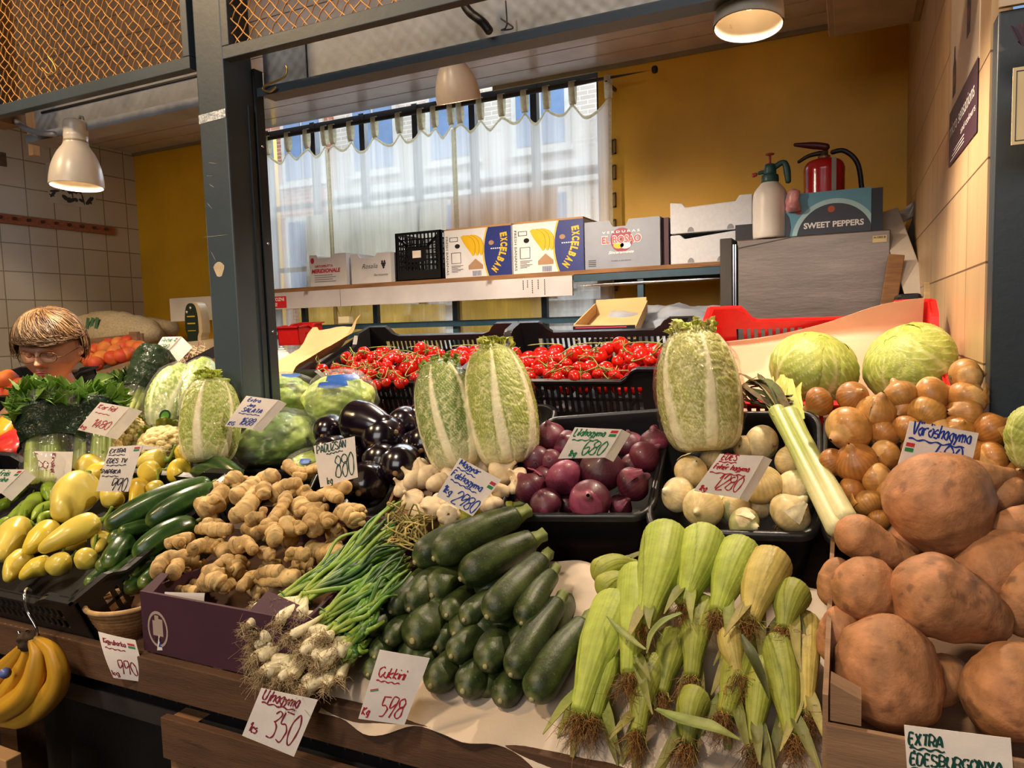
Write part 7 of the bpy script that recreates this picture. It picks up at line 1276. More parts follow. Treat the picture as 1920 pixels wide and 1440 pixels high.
def romaine(label, bot, top, w, lean, seed):
    a = HP(*bot, -.02); b = onY(*top, a[1]+lean); ax = nrm(b-a); Lr = np.linalg.norm(b-a); r = px2m((a+b)/2, w)/2; t = thing('bagged_romaine', label, 'romaine lettuce', (a+b)/2, 'bagged romaine lettuces'); v = nrm(CAM-(a+b)/2); nz = NZ(seed)
    pr = [(0, r*.4), (Lr*.1, r*.7), (Lr*.4, r), (Lr*.75, r*.9), (Lr, r*.4)]
    for k, (th0, sp) in enumerate(((.1, 1.0), (1.1, .9), (-1.0, .9), (2.6, 1.2))):
        mb = MB(); shell(mb, a, ax, v, pr, th0, sp, 0, .97-.04*k, .2, c_('#a3b44e'), c_('#7e9838'), c_('#dde0b0'), .004, .004-.001*k, veins=8, nz=NZ(seed+k), n=46, m=30); mb.build('leaf', M_cab, t)
    mb = MB(); lathe(mb, a, ax, [(-.004, .0005)]+[(h, q*1.12+.005) for h, q in pr]+[(Lr*1.05, r*.3)], 44, 44, disp=lambda S, TH, P: r*.07*nz(P-a, 30)); mb.build('clear_bag', M_cbag, t)
    mb = MB(); p = a+ax*Lr*.22+v*(r*1.16); s_ = nrm(np.cross(ax, v)); cw = nrm(np.cross(v, s_)); mb.prism([(r*.24*math.cos(q), r*.28*math.sin(q)) for q in np.linspace(0, 5.98, 20)], p, s_, cw, v, th=.0015); mb.prism([(r*.16*math.cos(q), r*.2*math.sin(q)) for q in np.linspace(0, 5.98, 20)], p+v*.0016, s_, cw, v, th=.0004, mi=1); mb.build('round_label', [vmat('dark_green_label', .4, '#23402a', 20, .1, 0), vmat('green_label', .4, '#5f9a3c', 20, .1, 0)], t); return t
romaine('bagged romaine with round label, right of the dark greens', (300, 805), (342, 690), 78, .14, 51); romaine('bagged romaine half hidden behind the bright napa cabbage', (345, 790), (385, 680), 70, .16, 55)
# bundle of dark kale left of bag
t = thing('dark_leafy_bundle', 'small dark leafy bundle left of the tall bagged greens', 'leafy greens', HP(218, 722)); mb = MB(); rs = np.random.RandomState(8)
for k in range(12): celery_leaf(mb, HP(218, 740)+rs.normal(size=3)*.02, nrm(rs.normal(size=3)+[0, 0, 1]), .06, rs, c_('#1d3a1c'))
mb.build('leaves', M_leaf, t)
# radish bunch near the post
t = thing('radish_bunch', 'bunch of red radishes in a tray just left of the post', 'radishes', HP(335, 665, .0)); rs = np.random.RandomState(9)
for k in range(9):
    c = onY(322+rs.rand()*26, 655+rs.rand()*30, 1.95+rs.rand()*.06); mb = MB(); r = .015; lathe(mb, c, rs.normal(size=3), [(-r, .0005), (-r*.6, r*.7), (0, r), (r*.7, r*.6), (r*1.3, .0005)], 14, 14); mb.build('radish', vmat('radish_skin', .35, '#8c1c34', 20, .15, .05), t)
mb = MB(); tuft(mb, onY(345, 665, 1.97), (1, -.1, .2), 60, .12, .35, .002, c_('#c2b48a'), c_('#7a4a4a'), .3); mb.build('stalks', M_root, t)
mb = MB(); a = onY(350, 690, 1.95); mb.box((a[0]-.12, 1.9, a[2]-.03), (-1.56, 2.12, a[2]-.02)); mb.prism([(0, 0), (.2, .06), (.2, .1), (0, .03)], (a[0]+.0, 1.9, a[2]-.02), (1, 0, 0), (0, 0, 1), (0, 1, 0), th=.004); tag(mb.build('black_tray', M_bkp), 'small black tray under the radishes', 'tray')
# peaches
M_peach = vmat('peach_skin', .55, None, 30, .06, .1, 200, sss=.12)
def peach(x, y, d, yy, sd):
    c = onY(x, y, yy); r = px2m(c, d)/2; t = thing('peach', '', 'peach', c); mb = MB(); nz = NZ(sd); ax = nrm(np.random.RandomState(sd).normal(size=3)+[0, -.6, .5])
    lathe(mb, c, ax, [(-r*.95, .0005), (-r*.6, r*.8), (0, r), (r*.6, r*.8), (r*.9, r*.25), (r*.8, .0005)], 24, 28, rf=lambda S, TH: 1-.06*np.exp(-(np.minimum(TH, 6.283-TH)**2)*14), col=lambda S, TH, P: mix(c_('#cf4a2a'), c_('#e08a3a'), cl(.4+.6*nz(P-c, 14)))); mb.build('fruit', M_peach, t)
    mb = MB(); tube(mb, [c+ax*r*.78, c+ax*r*.95], r*.05, n=4, m=6); mb.build('stem', M_root, t); return (t, c, None)
PB = [(160, 668, 28), (178, 658, 28), (196, 655, 30), (215, 660, 28), (232, 652, 28), (248, 650, 26), (262, 652, 26), (170, 676, 28), (190, 672, 30), (210, 672, 28), (228, 668, 28), (180, 682, 26), (240, 664, 26), (222, 645, 26), (240, 642, 26), (203, 648, 26)]
pb = [peach(x, y, d*1.05, 2.3+(690-y)*.006, 700+i) for i, (x, y, d) in enumerate(PB)]; autolabel(pb, 'peach', 'in the wooden crate behind the woman', 4, 'peaches in the wooden crate')
PL = [(16, 712, 38), (38, 724, 32), (-4, 715, 38), (26, 738, 34), (4, 742, 36), (40, 748, 28), (-14, 735, 38)]
pb = [peach(x, y, d, 1.62, 730+i) for i, (x, y, d) in enumerate(PL)]; autolabel(pb, 'large peach', 'in the black crate left of the woman', 2, 'peaches at the left edge')
c0 = onY(28, 770, 1.55); slot_crate('peach_crate', 'black slotted crate of peaches at the left edge', 'crate', c0-np.array([.42, 0, .06]), 0, .25, .46, .32, .1, M_bkp, .02, 'black crates at the front left')
# wooden peach crate
t = thing('wooden_crate', 'wooden crate of peaches behind the woman', 'crate', onY(200, 690, 2.35)); mb = MB(); A = onY(160, 704, 2.3); B = onY(288, 662, 2.5)
A2 = np.array([A[0]-.25, 2.3, A[2]]); mb.prism([(0, -.08), (np.linalg.norm(B-A), -.08), (np.linalg.norm(B-A), 0), (0, 0)], A, nrm(B-A), (0, 0, 1), nrm(np.cross(nrm(B-A), [0, 0, 1])), th=-.012)
C1, D1 = onY(150, 640, 2.9), onY(270, 628, 2.9); mb.prism([(0, -.05), (np.linalg.norm(D1-C1), -.05), (np.linalg.norm(D1-C1), .01), (0, .01)], C1, nrm(D1-C1), (0, 0, 1), (0, -1, 0), th=.012); mb.build('side_board', M_pwood, t)
mb = MB(); p = onY(253, 640, 2.6); mb.box(p-[.03, .01, .03], p+[.03, .01, .05]); mb.build('corner_post', M_pwood, t)
mb = MB(); U, V = np.meshgrid(np.linspace(0, 1, 16), np.linspace(0, 1, 16), indexing='ij'); a = onY(255, 655, 2.6); P = a+np.stack([U*.28, V*.4, V*.03-.01+.015*np.sin(U*5)], -1)+.012*np.stack([N0(np.stack([U*4, V*4, U], -1))]*3, -1); mb.sheet(P, .001); tag(mb.build('wrapping_paper', vmat('cream_paper', .7, '#c9b590', 10, .06, .2)), 'creased cream paper beside the peach crate', 'paper')
# sacks
M_sack = vmat('woven_sack', .7, '#b9a988', 90, .12, .3, 220)
def sack(label, a, b, r, hh, y0, seed, emb=None):
    A, B = onY(*a, y0), onY(*b, y0); t = thing('produce_sack', label, 'sack', (A+B)/2, 'woven sacks at the back left'); mb = MB(); nz = NZ(seed); rr = px2m((A+B)/2, r)
    sweep(mb, [A, (A+B)/2, B], [rr*.8, rr*1.05, rr, rr*.8], n=50, m=44, capa=1.2, capb=1.2, flat=hh, disp=lambda S, TH, P: rr*(.12*nz(P-A, 6)+.05*nz(P-A, 20))); mb.build('sack_body', M_sack, t)
    if emb:
        mb = MB(); p = onY(*emb, y0-rr*1.1)
        for k in range(3): mb.prism([(k*.042, -.03), (k*.042+.028, -.036), (k*.042+.042, .03), (k*.042+.014, .036)], (p[0]-.06, p[1]+.0, p[2]), (1, 0, 0), (0, .1, 1), (0, -1, 0), th=.001)
        mb.build('green_print', vmat('green_print', .5, '#3f7050', 20, .1, 0), t)
    return t
sack('woven sack with green printed stripes lying behind the peaches', (135, 625), (300, 625), 40, .9, 3.05, 61, (172, 606)); sack('woven sack lying at the far left edge behind the woman', (-60, 668), (60, 662), 46, .9, 2.7, 62); sack('flat woven sack behind the striped one, near the scale', (220, 608), (330, 618), 26, .8, 3.25, 63)
sack('woven sack behind the head of the woman against the tiles', (30, 628), (150, 618), 34, .9, 3.2, 64)
# scale
c = onY(362, 640, 2.9); t = thing('weighing_scale', 'cream shop scale with dark green face left of the post', 'scale', c); z0 = c[2]-.06; z1 = onY(360, 566, 2.9)[2]
mb = MB(); W = .058; pts = [(W*math.copysign(abs(math.cos(a))**.7, math.cos(a))*(1 if math.sin(a) > -.2 else .8), (z1-z0)/2*(1+math.copysign(abs(math.sin(a))**.8, math.sin(a)))) for a in np.linspace(0, 6.283, 40)[:-1]]
mb.prism(pts, (c[0]+.015, 2.9, z0), (1, 0, 0), (0, 0, 1), (0, 1, 0), th=.06); mb.build('housing', vmat('cream_housing', .4, '#c4b08a', 20, .04, 0), t, bevel=.004)
mb = MB(); mb.prism([(x*.86, y*.94+.01) for x, y in pts], (c[0], 2.897, z0), (1, 0, 0), (0, 0, 1), (0, 1, 0), th=.01); mb.build('face_plate', vmat('scale_face', .3, '#18281f', 20, .04, 0), t)
mb = MB()
for k, zz in enumerate((.42, .56, .70)): mb.box((c[0]-.03, 2.8955, z0+(z1-z0)*zz), (c[0]+.03, 2.8968, z0+(z1-z0)*zz+(.007 if k else .004)))
mb.build('yellow_display', vmat('display_yellow', .4, '#c8a428', 20, .04, 0), t)
mb = MB(); lathe(mb, (c[0], 2.8965, z0+(z1-z0)*.88), (0, -1, 0), [(0, .0005), (.0005, .008), (.001, .0005)], 6, 16, sm=False); lathe(mb, (c[0]-.03, 2.8965, z0+(z1-z0)*.8), (0, -1, 0), [(0, .0005), (.0005, .008), (.001, .0005)], 6, 16, sm=False); mb.box((c[0]-.008, 2.8955, z0+.02), (c[0]+.008, 2.8968, z0+.035)); mb.build('round_sticker', PAPER, t)
mb = MB(); a, b = onY(317, 560, 3.1), onY(384, 556, 3.1); mb.box((a[0], 3.1, a[2]-.14), (b[0]+.2, 3.3, a[2])); tag(mb.build('white_box', vmat('white_board_box', .6, '#cfc9bd', 8, .05, .05, spots=(20, .7, '#7a5a40', .5)), bevel=.003), 'white painted box behind the scale, left of the post', 'box')
mb = MB(); mb.box((XL+.03, 2.3, 1.36), (-3.0, 2.34, 1.4)); 
# bananas on a hook
M_ban = vmat('banana_skin', .45, None, 20, .06, .06, 30, sss=.08, spots=(26, .74, '#5a3c1c', .6)); YB_ = .8
def bp(x, y, dy=0.): return onY(x, y, YB_+dy)
t = thing('banana_bunch', 'bunch of ripe bananas hanging on a hook at the left edge', 'bananas', bp(50, 1200))
for k, (pts, w, dy) in enumerate([([(50, 1200), (30, 1232), (-20, 1280), (-80, 1310)], 40, .02), ([(54, 1200), (45, 1245), (10, 1300), (-60, 1345)], 36, -.01), ([(58, 1198), (70, 1235), (50, 1300), (-30, 1350)], 44, -.03), ([(66, 1196), (100, 1225), (108, 1280), (60, 1335), (0, 1352)], 44, .0), ([(62, 1198), (90, 1240), (85, 1290), (30, 1345)], 42, .04)]):
    P = [bp(x, y, dy*(i/3)) for i, (x, y) in enumerate(pts)]; r = px2m(P[1], w)/2; mb = MB()
    sweep(mb, P, [r*.3, r*.75, r, r*1.02, r*.95, r*.45], n=50, m=30, capa=.5, capb=.7, prof=lambda S, TH: 1+.05*np.cos(TH*5+k), col=lambda S, TH, Q: mix(mix(c_('#cf9f2c'), c_('#bb8a24'), cl(.5+.5*np.cos(TH*5+k)**3)), c_('#6a5a2c'), ss(1-S, .93, 1)*.7+ss(S, .97, 1)*.8)); mb.build('banana', M_ban, t)
mb = MB(); lathe(mb, bp(52, 1200), (.0, 0, 1), [(-.02, .0005), (-.016, .014), (0, .018), (.012, .014), (.018, .0005)], 20, 20, col=c_('#3a2a1a'), disp=lambda S, TH, P: .003*N1(P, 200)); mb.build('crown', M_root, t)
mb = MB(); p = bp(10, 1262, -.035); lathe(mb, p, nrm(CAM-p), [(0, .0005), (.0005, .01), (.001, .0005)], 6, 16, sm=False); mb.build('sticker', vmat('sticker_blue', .4, '#5a6ab0', 20, .1, 0), t)
pth('banana_hook', 'steel S hook holding the banana bunch', 'hook', [bp(58, 1107, .05), bp(50, 1104, .02), bp(45, 1118), bp(52, 1148), bp(68, 1178), bp(66, 1200), bp(50, 1202), bp(38, 1190), bp(34, 1183)], .0026, M_chrome, 'hooks along the stall front')
c = onY(20, 1420, .8); mb = MB(); mb.box((c[0]-.3, .77, c[2]-.1), (onY(40, 1400, .8)[0], .8, onY(44, 1412, .8)[2])); tag(mb.build('cardboard_box', M_card, bevel=.002), 'cardboard box corner below the bananas', 'cardboard box')
# ================================================================ the woman behind the display
def person():
    D = 2.5; H = atD(95, 655, D); f = nrm(np.array([.56, -.83, 0])); rt = nrm(np.cross(f, [0, 0, 1])); up = np.array([0, 0, 1.]); down = -.25   # she looks down
    hf = nrm(f*math.cos(down)+up*math.sin(down)); hu = nrm(np.cross(rt, hf)); hu = hu if hu[2] > 0 else -hu
    t = thing('person', 'woman with short light brown hair and glasses looking down', 'person', (H[0], H[1], 0))
    # head: x right, y forward, z up (unit = half head height)
    n, m = 130, 130; ph, th = np.meshgrid(np.linspace(0, np.pi, n), np.linspace(0, 2*np.pi, m, endpoint=False), indexing='ij')
    x = np.sin(ph)*np.cos(th); y = np.sin(ph)*np.sin(th); z = np.cos(ph)
    wz = .74+.04*z-.10*ss(-z, .3, 1); X = x*wz; Y = y*(.86)-.04; Z = z.copy()
    jaw = ss(-z, .2, .9); Y = Y+np.where(y > 0, .05*jaw, -.30*jaw*np.abs(y)); X = X*(1-.16*jaw); fr = np.maximum(y, 0)
    g = lambda a, b, sa, sb: np.exp(-((X-a)/sa)**2-((Z-b)/sb)**2)*(y > 0)
    Y = Y+.26*g(0, -.17, .085, .10)+.13*g(0, 0, .06, .15)+.08*(g(.09, -.2, .06, .05)+g(-.09, -.2, .06, .05))-.13*(g(.27, .04, .13, .09)+g(-.27, .04, .13, .09))+.06*(g(.28, .2, .2, .06)+g(-.28, .2, .2, .06))+.07*(g(.36, -.2, .16, .16)+g(-.36, -.2, .16, .16))
    Y = Y+.055*g(0, -.43, .2, .045)+.06*g(0, -.53, .18, .05)-.05*g(0, -.48, .24, .02)+.08*g(0, -.78, .18, .12)-.03*(g(.17, -.36, .04, .13)+g(-.17, -.36, .04, .13))
    S_ = .118; W3 = lambda X, Y, Z: H+(X[..., None]*rt+Y[..., None]*hf+Z[..., None]*hu)*S_
    P = W3(X, Y, Z); nz = NZ(77)
    mb = MB(); mb.grid(P, (.5, .4, .3), closed=True)
    # ears
    for s in (1, -1): lathe(mb, H+(rt*s*.72+hf*-.08+hu*-.08)*S_, nrm(rt*s+hf*.3), [(-.01, .001), (-.006, .016), (.006, .018), (.01, .012), (.006, .001)], 14, 20)
    # body: torso, neck, arms, legs in one skin
    nk = H-hu*.95*S_-f*.012; ch = np.array([H[0], H[1]+.03, H[2]-.33]); sh_z = H[2]-.235
    mm = bpy.data.meshes.new('b'); J = [ch+[0, .02, -.42], ch+[0, .01, -.2], ch+[0, 0, 0], np.array([H[0], H[1]+.03, sh_z+.02]), nk-[0, 0, .04], nk+hu*.05]
    for s in (1, -1):
        sh = np.array([H[0], H[1]+.03, sh_z])+rt*s*.17; el = sh+rt*s*.07+[0, -.02, -.27]; wr = el+f*.1+rt*-s*.03+[0, 0, -.06]; J += [sh, el, wr, wr+f*.07]
    hip = J[0]
    for s in (1, -1): J += [hip+rt*s*.1-[0, 0, .08], hip+rt*s*.11+f*.02-[0, 0, .45], np.array([*(hip+rt*s*.11-f*.02)[:2], .08]), np.array([*(hip+rt*s*.11+f*.14)[:2], .04])]
    E_ = [(0, 1), (1, 2), (2, 3), (3, 4), (4, 5), (3, 6), (6, 7), (7, 8), (8, 9), (3, 10), (10, 11), (11, 12), (12, 13), (0, 14), (14, 15), (15, 16), (16, 17), (0, 18), (18, 19), (19, 20), (20, 21)]
    R_ = [.17, .155, .165, .11, .06, .058]+[.075, .047, .034, .03]*2+[.1, .068, .045, .04]*2
    mm.from_pydata([tuple(p) for p in J], E_, []); ob = bpy.data.objects.new('b', mm); COL.objects.link(ob); mo = ob.modifiers.new('s', 'SKIN'); mo.use_smooth_shade = True
    for v, r in zip(mm.skin_vertices[0].data, R_): v.radius = (r, r*.85)
    mm.skin_vertices[0].data[0].use_root = True; sb = ob.modifiers.new('u', 'SUBSURF'); sb.levels = 2; sb.render_levels = 2
    dg = bpy.context.evaluated_depsgraph_get(); me = bpy.data.meshes.new_from_object(ob.evaluated_get(dg)); V = np.array([v.co[:] for v in me.vertices]); Fc = [tuple(p.vertices) for p in me.polygons]; bpy.data.objects.remove(ob)
    mb.raw(V, Fc, (.5, .4, .3), smooth=True); bo = mb.build('body', vmat('skin', .5, '#b5846a', 14, .08, .1, 120, sss=.08), t)
    rm = bo.modifiers.new('fuse', 'REMESH'); rm.mode = 'VOXEL'; rm.voxel_size = .0042; rm.use_smooth_shade = True
    # clothes
    mb = MB(); tc = ch; lathe(mb, tc-[0, 0, .5], (0, 0, 1), [(0, .001), (.0, .19), (.2, .185), (.4, .2), (.5, .195), (.56, .165), (.6, .13)], 40, 50, rf=lambda S, TH: 1-.18*np.abs(np.sin(TH)), disp=lambda S, TH, P: .006*N0(P, 14)); mb.build('orange_top', vmat('orange_cloth', .8, '#c47a1e', 30, .1, .2), t)
    for s in (1, -1): mb = MB(); a = np.array([H[0], H[1]+.03, sh_z])+rt*s*.1; U, V2 = np.meshgrid(np.linspace(-1, 1, 8), np.linspace(-1.3, 1.3, 20), indexing='ij'); Pq = a+rt*(U*.022)[..., None]+f*(np.sin(V2)*.1)[..., None]+np.array([0, 0, 1.])*((np.cos(V2)*.1-.01))[..., None]; mb.sheet(Pq, .003); mb.build('top_strap', MATS['orange_cloth'], t)
    # eyes, lids, brows, lips
    for s in (1, -1):
        mb = MB(); e = H+(rt*s*.27+hf*.66+hu*.035)*S_; lathe(mb, e, hf, [(-.011, .0005), (-.008, .008), (0, .0115), (.008, .008), (.0105, .0005)], 16, 20, col=c_('#b98068')); mb.build('eyelid', vmat('eyelid_skin', .5, None, 40, .05, .05), t)
        mb = MB(); u = np.linspace(-1, 1, 9); tube(mb, np.array([e+rt*(q*.011)+hf*.0075*(1-.3*q*q)+hu*(-.0055+.003*q*q) for q in u]), .0011, n=16, m=5); mb.build('eyelash', vmat('lash', .7, '#4a3426', 40, .05, 0), t)
        mb = MB(); tube(mb, np.array([e+rt*(q*.017)+hf*(.011-.004*q*q)+hu*(.021-.004*q*q) for q in u]), [.001, .0022, .001], n=16, m=5); mb.build('eyebrow', vmat('brow_hair', .8, '#8a6a44', 40, .1, 0), t)
        mb = MB(); a = np.linspace(0, 6.2832, 40); ec = H+(rt*s*.28+hf*.88+hu*.0)*S_; tube(mb, np.array([ec+rt*.026*np.sign(math.cos(q))*abs(math.cos(q))**.75+hu*.017*np.sign(math.sin(q))*abs(math.sin(q))**.75+hf*-.004*abs(math.cos(q)) for q in a]), .0016, n=60, m=6)
        tube(mb, [ec+rt*s*.026, ec+rt*s*.042-hf*.02, H+(rt*s*.78+hf*.0+hu*.03)*S_], .0011, n=16, m=6); mb.build('glasses_rim', vmat('glasses_metal', .3, '#6e5638', 30, .05, 0, metal=.8), t)
        mb = MB(); mb.raw([ec+rt*.025*math.cos(q)*1.02+hu*.016*math.sin(q)*1.05 for q in np.linspace(0, 5.9, 20)], [tuple(range(20))]); mb.build('glasses_lens', film('spectacle_glass', (.97, .97, .97), .04, .0, 5, rough=.03), t)
    mb = MB(); tube(mb, [H+(rt*-.08+hf*.92+hu*.03)*S_, H+(hf*.95+hu*.05)*S_, H+(rt*.08+hf*.92+hu*.03)*S_], .0011, n=10, m=6); mb.build('glasses_bridge', MATS['glasses_metal'], t)
    mb = MB(); u = np.linspace(-1, 1, 13)
    for dz, k in ((.004, 1), (-.004, -1)): sweep(mb, np.array([H+(rt*q*.21+hf*(.86-.09*q*q)+hu*(-.48-.03*q*q))*S_+hu*dz*(1-q*q) for q in u]), [.0012, .0042, .0046, .0042, .0012], n=24, m=8)
    mb.build('lips', vmat('lip_skin', .45, '#9a5048', 40, .05, .05), t)
    # hair: cap plus strands
    mb = MB(); mask_top = lambda X, Y, Z: 1
    ph2, th2 = np.meshgrid(np.linspace(0, 2.25, 60), np.linspace(0, 2*np.pi, 80, endpoint=False), indexing='ij'); x = np.sin(ph2)*np.cos(th2); y = np.sin(ph2)*np.sin(th2); z = np.cos(ph2)
    lim = np.where(y > .25, .98, np.where(y > -.35, 1.35, 2.05)); k = np.minimum(ph2, lim+0*ph2); 
    x = np.sin(k)*np.cos(th2); y = np.sin(k)*np.sin(th2); z = np.cos(k); q = np.stack([x*.86, y*.97-.07, z*1.1+.05], -1); q = q+(np.stack([x, y, z], -1)*(.04*nz(np.stack([x, y, z], -1), 3)[..., None]))
    mb.grid(W3(q[..., 0], q[..., 1], q[..., 2]), c_('#6a4a2a'), closed=True); rs = np.random.RandomState(3)
    for i in range(1500):
        a0 = rs.rand()*6.283; p0 = abs(rs.normal())*.45+.02; L0 = 1.1+.5*rs.rand(); fr_ = math.sin(a0) > .2
        pts = []; az = a0
        lim_ = (2.05 if math.sin(a0) < -.4 else 1.5 if not fr_ else 1.1)+.22*rs.rand(); sw_ = (.9 if fr_ else .35)*(.6+.8*rs.rand()); lf_ = rs.rand()*.07; jit = rs.normal()*.25
        for j in range(6):
            pp = min(p0+L0*j/5*(1.0 if not fr_ else .8), lim_); az2 = az+jit*(j/5)+(j/5)*sw_; R0 = 1.02+(.05+lf_)*math.sin(j/5*2.6)+rs.rand()*.02
            pts.append(((math.sin(pp)*math.cos(az2)*.86*R0), (math.sin(pp)*math.sin(az2)*.97*R0-.07+(.06 if fr_ and j > 3 else 0)), (math.cos(pp)*1.1*R0+.05)))
        pts = np.array(pts); Pp = spline(W3(pts[:, 0], pts[:, 1], pts[:, 2]), 10); T, A, B = frames(Pp); an = np.array([0, 2.1, 4.2]); r0 = .0022*np.array([.6, 1, 1, 1, 1, .9, .8, .6, .4, .15])[:, None, None]
        mb.grid(Pp[:, None]+r0*(np.cos(an)[None, :, None]*A[:, None]+np.sin(an)[None, :, None]*B[:, None]), mix(mix(c_('#3c281a'), c_('#6e5234'), rs.rand()), c_('#957850'), (rs.rand() > .8)*.7), closed=True)
    mb.build('hair', vmat('hair_strands', .45, None, 60, .1, 0), t); return t
person()
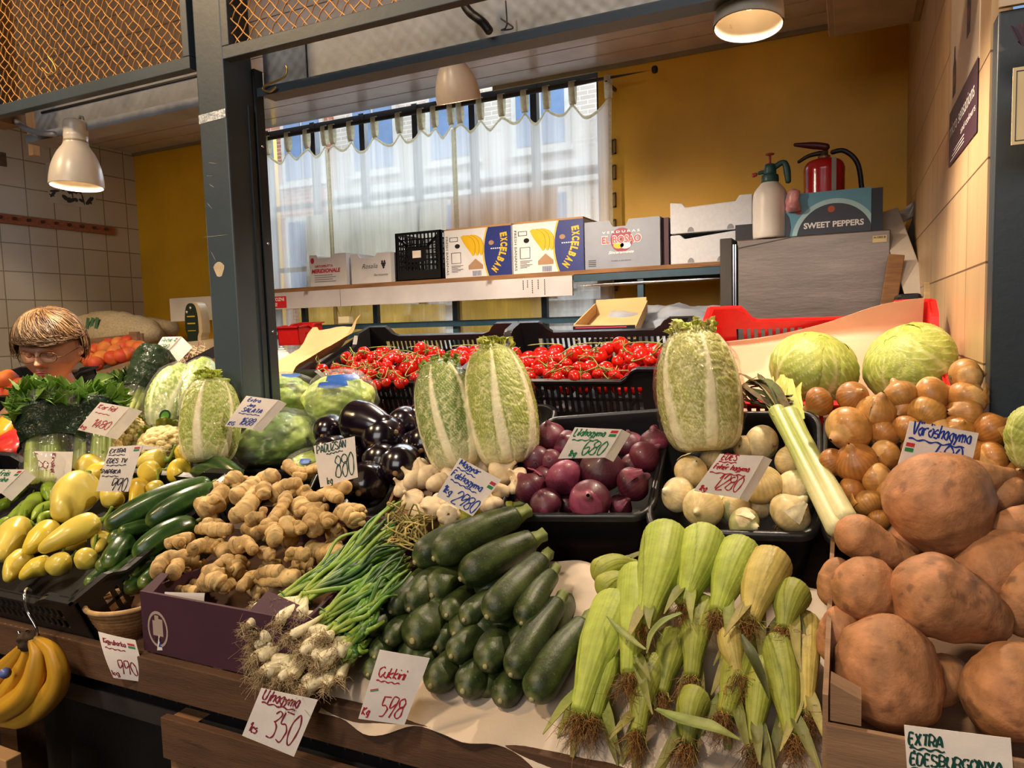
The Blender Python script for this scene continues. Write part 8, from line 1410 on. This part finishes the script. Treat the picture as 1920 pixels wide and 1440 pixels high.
# ================================================================ price tags
def dH(p, off=.03): return depth(HP(*p, off))
TP = [(('red inked price tag Karfiol 1480 on the cauliflowers'), [(188, 754), (243, 764), (196, 818), (146, 806)], 1.83, [('Karfiol', .08, .2, .17, .62, 'red'), ('~6', .12, .34, 0, .5, 'red'), ('1480', .3, .8, .32, .62, 'red'), ('kg', .03, .92, .15, .2, 'red')], dict(flap=(.03, (.7, .7, -.4)), flapdir='R')),
 ('sideways tag with red 880 in front of the celery', [(62, 846), (137, 847), (133, 904), (58, 904)], 1.86, [('Kinaikel', .5, .06, .09, .5, 'wine'), ('880', .1, .3, .34, .62, 'wine'), ('kg', .04, .06, .1, .2, 'wine')], dict(rot=1)),
 ('black inked sweet pepper price tag over the yellow peppers', [(206, 838), (268, 834), (240, 922), (181, 921)], 1.66, [('EXTRA', .06, .14, .12, .5, 'black'), ('~6', .06, .19, 0, .5, 'black'), ('ÉDES TV', .08, .36, .12, .6, 'black'), ('~7', .1, .42, 0, .6, 'black'), ('PAPRIKA', .02, .6, .12, .58, 'black'), ('~6', .06, .66, 0, .5, 'black'), ('990', .42, .98, .38, .5, 'black')], dict(flap=(.05, (.9, .4, -.2)), flapdir='', flag=(.78, .04, .16, .05, 0))),
 ('blue inked iceberg lettuce price tag by the post', [(462, 742), (522, 750), (473, 804), (422, 799)], 1.78, [('Extra', .15, .15, .12, .4, 'blue'), ('Jeg', .25, .3, .1, .25, 'blue'), ('SALATA', .2, .48, .14, .65, 'blue'), ('~8', .15, .55, 0, .7, 'blue'), ('1688', .4, .9, .26, .5, 'blue'), ('KG', .06, .95, .14, .22, 'blue')], dict(flap=(.022, (.5, .7, -.5)), flapdir='R')),
 ('tag Padlizsán with dark green ink in front of the eggplants', [(588, 836), (665, 818), (671, 895), (601, 914)], 1.53, [('PADLIZSÁN', .06, .2, .17, .72, 'dkgreen'), ('~8', .28, .27, 0, .4, 'dkgreen'), ('880', .45, .88, .52, .5, 'dkgreen'), ('kg', .2, .97, .16, .14, 'dkgreen')], dict(curl=.02)),
 ('sideways coral red 880 tag between the two middle napa cabbages', [(830, 787), (908, 774), (914, 858), (838, 870)], 1.62, [('Kinaikel', .66, .06, .14, .55, 'coral'), ('~6', .6, .06, 0, .5, 'coral'), ('880', .12, .22, .5, .64, 'coral'), ('kg', .02, .06, .12, .2, 'coral')], dict(rot=1)),
 ('tilted blue inked tag Magyar Fokhagyma 2980 on the garlic', [(862, 858), (940, 900), (886, 968), (818, 930)], 1.4, [('Magyar', .06, .14, .13, .5, 'blue'), ('~6', .06, .22, 0, .45, 'blue'), ('Fokhagyma', .04, .44, .15, .76, 'blue'), ('~9', .08, .52, 0, .66, 'blue'), ('2980', .38, .95, .3, .6, 'blue'), ('1kg', .04, .84, .16, .24, 'blue')], dict(curl=.02, flag=(.84, .12, .12, .07, 0))),
 ('green inked tag Lilahagyma 680 on the red onions', [(1078, 801), (1166, 805), (1134, 858), (1046, 860)], 1.29, [('Lilahagyma', .06, .26, .17, .66, 'green'), ('~7', .08, .4, 0, .56, 'green'), ('680', .42, .88, .34, .5, 'green'), ('1kg', .16, .92, .14, .18, 'green')], dict(flap=(.02, (.6, .7, -.5)), flapdir='R', flag=(.8, .05, .15, .07, 0))),
 ('red inked tag with 1280 on the white onions', [(1350, 851), (1432, 855), (1386, 935), (1300, 920)], 1.19, [('ÉDES', .1, .14, .14, .36, 'red'), ('~5', .08, .2, 0, .4, 'red'), ('Fehér hagyma', .06, .38, .13, .8, 'red'), ('~8', .04, .48, 0, .8, 'red'), ('1280', .3, .86, .36, .6, 'red'), ('1kg', .06, .96, .14, .18, 'red')], dict(flap=(.02, (.6, .7, -.4)), flapdir='R')),
 ('blue inked tag Vöröshagyma stuck in the yellow onions', [(1706, 789), (1835, 812), (1813, 905), (1680, 882)], 1.06, [('Vöröshagyma', .06, .24, .19, .86, 'blue'), ('~9', .04, .34, 0, .8, 'blue'), ('480', .42, .85, .36, .45, 'blue')], dict(flag=(.03, .42, .12, .055, 0), curl=.015)),
 ('blue inked tag with 2480 hanging on the purple ginger box', [(309, 1110), (384, 1112), (376, 1219), (295, 1219)], 1.31, [('Gyömbér', .1, .34, .25, .68, 'blue'), ('~5', .12, .42, 0, .6, 'blue'), ('2480', .36, .94, .46, .56, 'blue'), ('kg', .04, .94, .16, .18, 'blue')], dict(curl=.03)),
 ('curled tag with dark red 990 hanging left of the ginger box', [(184, 1184), (254, 1200), (280, 1282), (214, 1270)], 1.31, [('Kigyóuborka', .1, .2, .13, .6, 'wine'), ('~7', .1, .3, 0, .55, 'wine'), ('990', .3, .85, .4, .5, 'wine'), ('kg', .04, .92, .14, .2, 'wine')], dict(curl=.09, flag=(.76, .1, .18, .06, 0))),
 ('red inked tag with 350 hanging under the spring onions', [(490, 1290), (596, 1312), (551, 1419), (454, 1379)], 1.07, [('Ujhagyma', .08, .2, .18, .66, 'wine'), ('~7', .1, .26, 0, .6, 'wine'), ('350', .36, .84, .46, .56, 'wine'), ('1cs', .06, .86, .16, .16, 'wine')], dict(curl=.015)),
 ('red inked tag with 598 below the zucchini', [(712, 1218), (806, 1234), (758, 1360), (672, 1347)], 1.03, [('Cukkini', .12, .36, .2, .56, 'red'), ('~7', .12, .42, 0, .48, 'red'), ('598', .38, .92, .42, .5, 'red'), ('Kg', .04, .93, .16, .16, 'red')], dict(curl=.03, flag=(.06, .56, .16, .02, -.3))),
 ('green inked tag with capitals on the sweet potato crate', [(1695, 1359), (1895, 1384), (1902, 1480), (1702, 1462)], -.849, [('EXTRA', .04, .33, .13, .34, 'dkgreen'), ('~6', .04, .4, 0, .34, 'dkgreen'), ('ÉDESBURGONYA', .04, .7, .13, .88, 'dkgreen'), ('~9', .04, .78, 0, .84, 'dkgreen')], dict(curl=.01)),
 ('small green inked tag behind the tall bagged greens by the post', [(305, 632), (340, 631), (311, 662), (288, 660)], 2.35, [('Retek', .1, .3, .22, .6, 'green'), ('580', .2, .8, .3, .6, 'green')], dict(flap=(.05, (.8, .3, -.9)), flapdir='R', flag=(.8, .08, .1, .08, 0))),
 ('green inked tag lying over the dark chili at the left edge', [(-20, 880), (48, 880), (2, 925), (-50, 925)], 1.8, [('Erös', .4, .25, .16, .3, 'green'), ('paprika', .3, .5, .14, .5, 'green')], dict(flap=(.03, (.6, .5, -.8)), flapdir='R', flag=(.85, .06, .1, .07, 0)))]
for lb, px, d, items, kw in TP:
    kw = dict(kw)
    if kw.get('flapdir') == '': kw.pop('flapdir')
    price_tag(lb, px, d, items, **kw)
